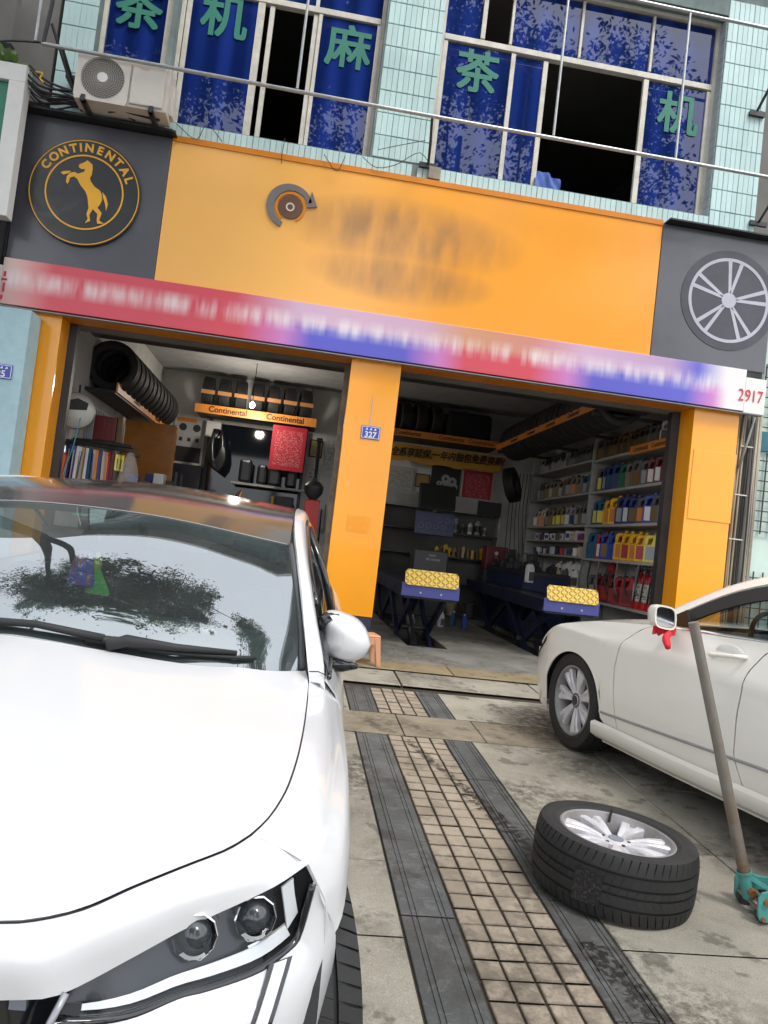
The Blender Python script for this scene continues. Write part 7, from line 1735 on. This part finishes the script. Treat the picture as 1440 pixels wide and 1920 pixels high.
# ---------------------------------------------------------------- orange plastic stool behind the white car
STL = empty('plastic_stool', (.75, 7.02, ground(7.02)+.02), R(8), 'salmon orange plastic stool behind the mirror of the white car', 'stool')
m_stool = M('stool_salmon', (.62, .30, .17), .4, var=.06)
m = MB(); m.box(-.12, -.12, .26, .12, .12, .285); m.build('seat', m_stool, STL, bevel=.012)
for x in (-1, 1):
    for y in (-1, 1):
        m = MB(); m.prism([(x*.115, .26), (x*.06, .26), (x*.105, 0), (x*.145, 0)], y*.115-.015, y*.115+.015); m.build('leg', m_stool, STL, bevel=.004)
m = MB()
for y in (-.118, .118): m.box(-.10, y-.006, .20, .10, y+.006, .262)
for x in (-.118, .118): m.box(x-.006, -.10, .20, x+.006, .10, .262)
m.build('apron', m_stool, STL)

# ---------------------------------------------------------------- street trees: overhead and behind the viewer, seen in the glass
t = NT('tree_leaf'); r_ = t.rnd(); p = t.pos(); n_ = t.noise(1.3, 3, .6, p)
t.set(Base_Color=t.mix(t.ramp(n_, [(.3, 0), (.7, 1)]), (.04, .075, .025), (.085, .14, .045)), Roughness=.55); m_leaf = t.m
m_bark = M('bark', (.05, .042, .035), .9, var=.3, scale=12, bump=.6, bscale=30)
def tree(label, base, limbs, clusters, leaf=.10, seed=1, per=260):
    rt = random.Random(seed); T = empty('street_tree', base, label=label, cat='tree'); b0 = Vector(base)
    m = MB()
    for pts, r0_, r1_ in limbs:
        cp_ = cat_rom([Vector(q) for q in pts], 16); n = len(cp_)
        cp_ = [q+Vector((noise.noise(q*1.1), noise.noise(q*1.1+Vector((5, 0, 0))), 0))*.10*(i/n) for i, q in enumerate(cp_)]
        m.tube([tuple(q-b0) for q in cp_], [r0_+(r1_-r0_)*i/(n-1) for i in range(n)], 9)
    m.build('trunk', m_bark, T, smooth=True)
    lf = MB(); V, Fc = [], []
    for (cx_, cy_, cz_, rx, ry, rz, k_) in clusters:
        n = int(per*k_)
        sub_ = [(Vector((rt.gauss(0, .45), rt.gauss(0, .45), rt.gauss(0, .45))), rt.uniform(.12, .34)) for _ in range(max(4, int(13*k_)))]
        for _ in range(n):
            sc_, sr = rt.choice(sub_); q = sc_+Vector((rt.gauss(0, 1), rt.gauss(0, 1), rt.gauss(0, 1)))*sr*.55
            c_ = Vector((cx_+q.x*rx, cy_+q.y*ry, cz_+q.z*rz))-b0
            d_ = Vector((rt.gauss(0, 1), rt.gauss(0, 1), rt.gauss(-.3, .8))).normalized(); s_ = d_.orthogonal().normalized(); s_ = (Matrix.Rotation(rt.uniform(0, 6.28), 3, d_) @ s_)
            L_ = leaf*rt.uniform(.6, 1.3); k = len(V); V += [c_-d_*L_*.5, c_+s_*L_*.22, c_+d_*L_*.5, c_-s_*L_*.22]; Fc.append((k, k+1, k+2, k+3))
    me = bpy.data.meshes.new('crown'); me.from_pydata([tuple(v) for v in V], [], Fc); me.materials.append(m_leaf)
    o = bpy.data.objects.new('crown', me); COL.objects.link(o); o.parent = T
    return T
OVER = []
tree('leaning street tree left of the white car whose branches hang over it', (-4.9, 6.5, ground(6.5)),
     [([(-4.9, 6.5, .1), (-4.75, 6.6, 2.5), (-4.5, 6.75, 5.0), (-3.95, 6.75, 7.7)], .22, .19), ([(-4.0, 6.75, 7.6), (-3.85, 6.2, 8.2), (-3.7, 5.4, 8.8), (-3.4, 4.4, 9.3), (-3.4, 3.4, 9.6)], .16, .07), ([(-3.98, 6.75, 7.7), (-3.45, 6.45, 8.15), (-3.0, 6.1, 8.5), (-2.55, 5.0, 9.0), (-2.2, 3.8, 9.4)], .15, .06), ([(-2.5, 4.9, 9.0), (-1.4, 4.7, 9.2), (.3, 4.5, 9.4), (1.2, 4.6, 9.5)], .06, .015), ([(.3, 4.5, 9.4), (1.8, 4.2, 9.5), (3.2, 3.9, 9.4)], .03, .012)],
     [(-.5, 4.3, 9.4, 1.5, 1.5, .8, 11), (.4, 4.6, 9.5, .9, 1.1, .7, 5), (-1.5, 4.0, 9.4, 1.2, 1.5, .8, 8), (-2.9, 4.2, 9.7, 1.5, 1.6, .8, 9), (-4.3, 4.3, 9.9, 1.5, 1.3, .9, 8), (-2.2, 5.3, 9.3, .9, .8, .6, 3), (3.2, 3.8, 9.4, 1.0, .8, .6, 5), (4.4, 3.5, 9.3, 1.3, .9, .7, 5), (-.6, 3.0, 9.7, 1.3, .8, .6, 6), (-2.3, 2.9, 9.6, 1.2, .8, .6, 6), (-3.6, 3.0, 9.7, 1.2, .9, .6, 6), (.6, 3.4, 9.5, .9, .7, .6, 4), (4.8, 3.4, 9.4, 1.2, .8, .7, 5)], .11, 3, 950)
rt = random.Random(17)
for i, (x, y, h, lab) in enumerate(((-6.5, -9, 19, 'tall street tree across the road behind the viewer, leftmost of four'), (-1.5, -10, 21, 'tall street tree across the road behind the viewer, second of four from the left'), (4.0, -9.5, 20, 'tall street tree across the road behind the viewer, third of four from the left'), (9.0, -10, 21, 'tall street tree across the road behind the viewer, rightmost of four'))):
    cl_ = [(x+rt.uniform(-2.2, 2.2), y+rt.uniform(-1.6, 1.6), rt.uniform(7, h), rt.uniform(1.5, 2.4), rt.uniform(1.4, 2.0), rt.uniform(1.2, 2.0), rt.uniform(4, 6)) for _ in range(17)]
    lm = [([(x, y, -.3), (x+.1, y, 3), (x+.2, y, 6), (x, y, h*.8)], .24, .08)]+[([(x+.1, y, 4+.6*k), ((x+c[0])/2, (y+c[1])/2, (5+c[2])/2), c[:3]], .09, .02) for k, c in enumerate(cl_[:7])]
    tree(lab, (x, y, -.3), lm, cl_, .23, 30+i, 210)

# crisp panel edges: the free edges of every sheet that is given thickness stay sharp
for o in COL.objects:
    if o.type == 'MESH' and any(md.type == 'SOLIDIFY' for md in o.modifiers) and not o.data.get('edged'):
        me = o.data; me['edged'] = 1; n = {}
        for p_ in me.polygons:
            for k in p_.edge_keys: n[k] = n.get(k, 0)+1
        for e in me.edges:
            if n.get(tuple(sorted(e.vertices)), 0) == 1: e.use_edge_sharp = True
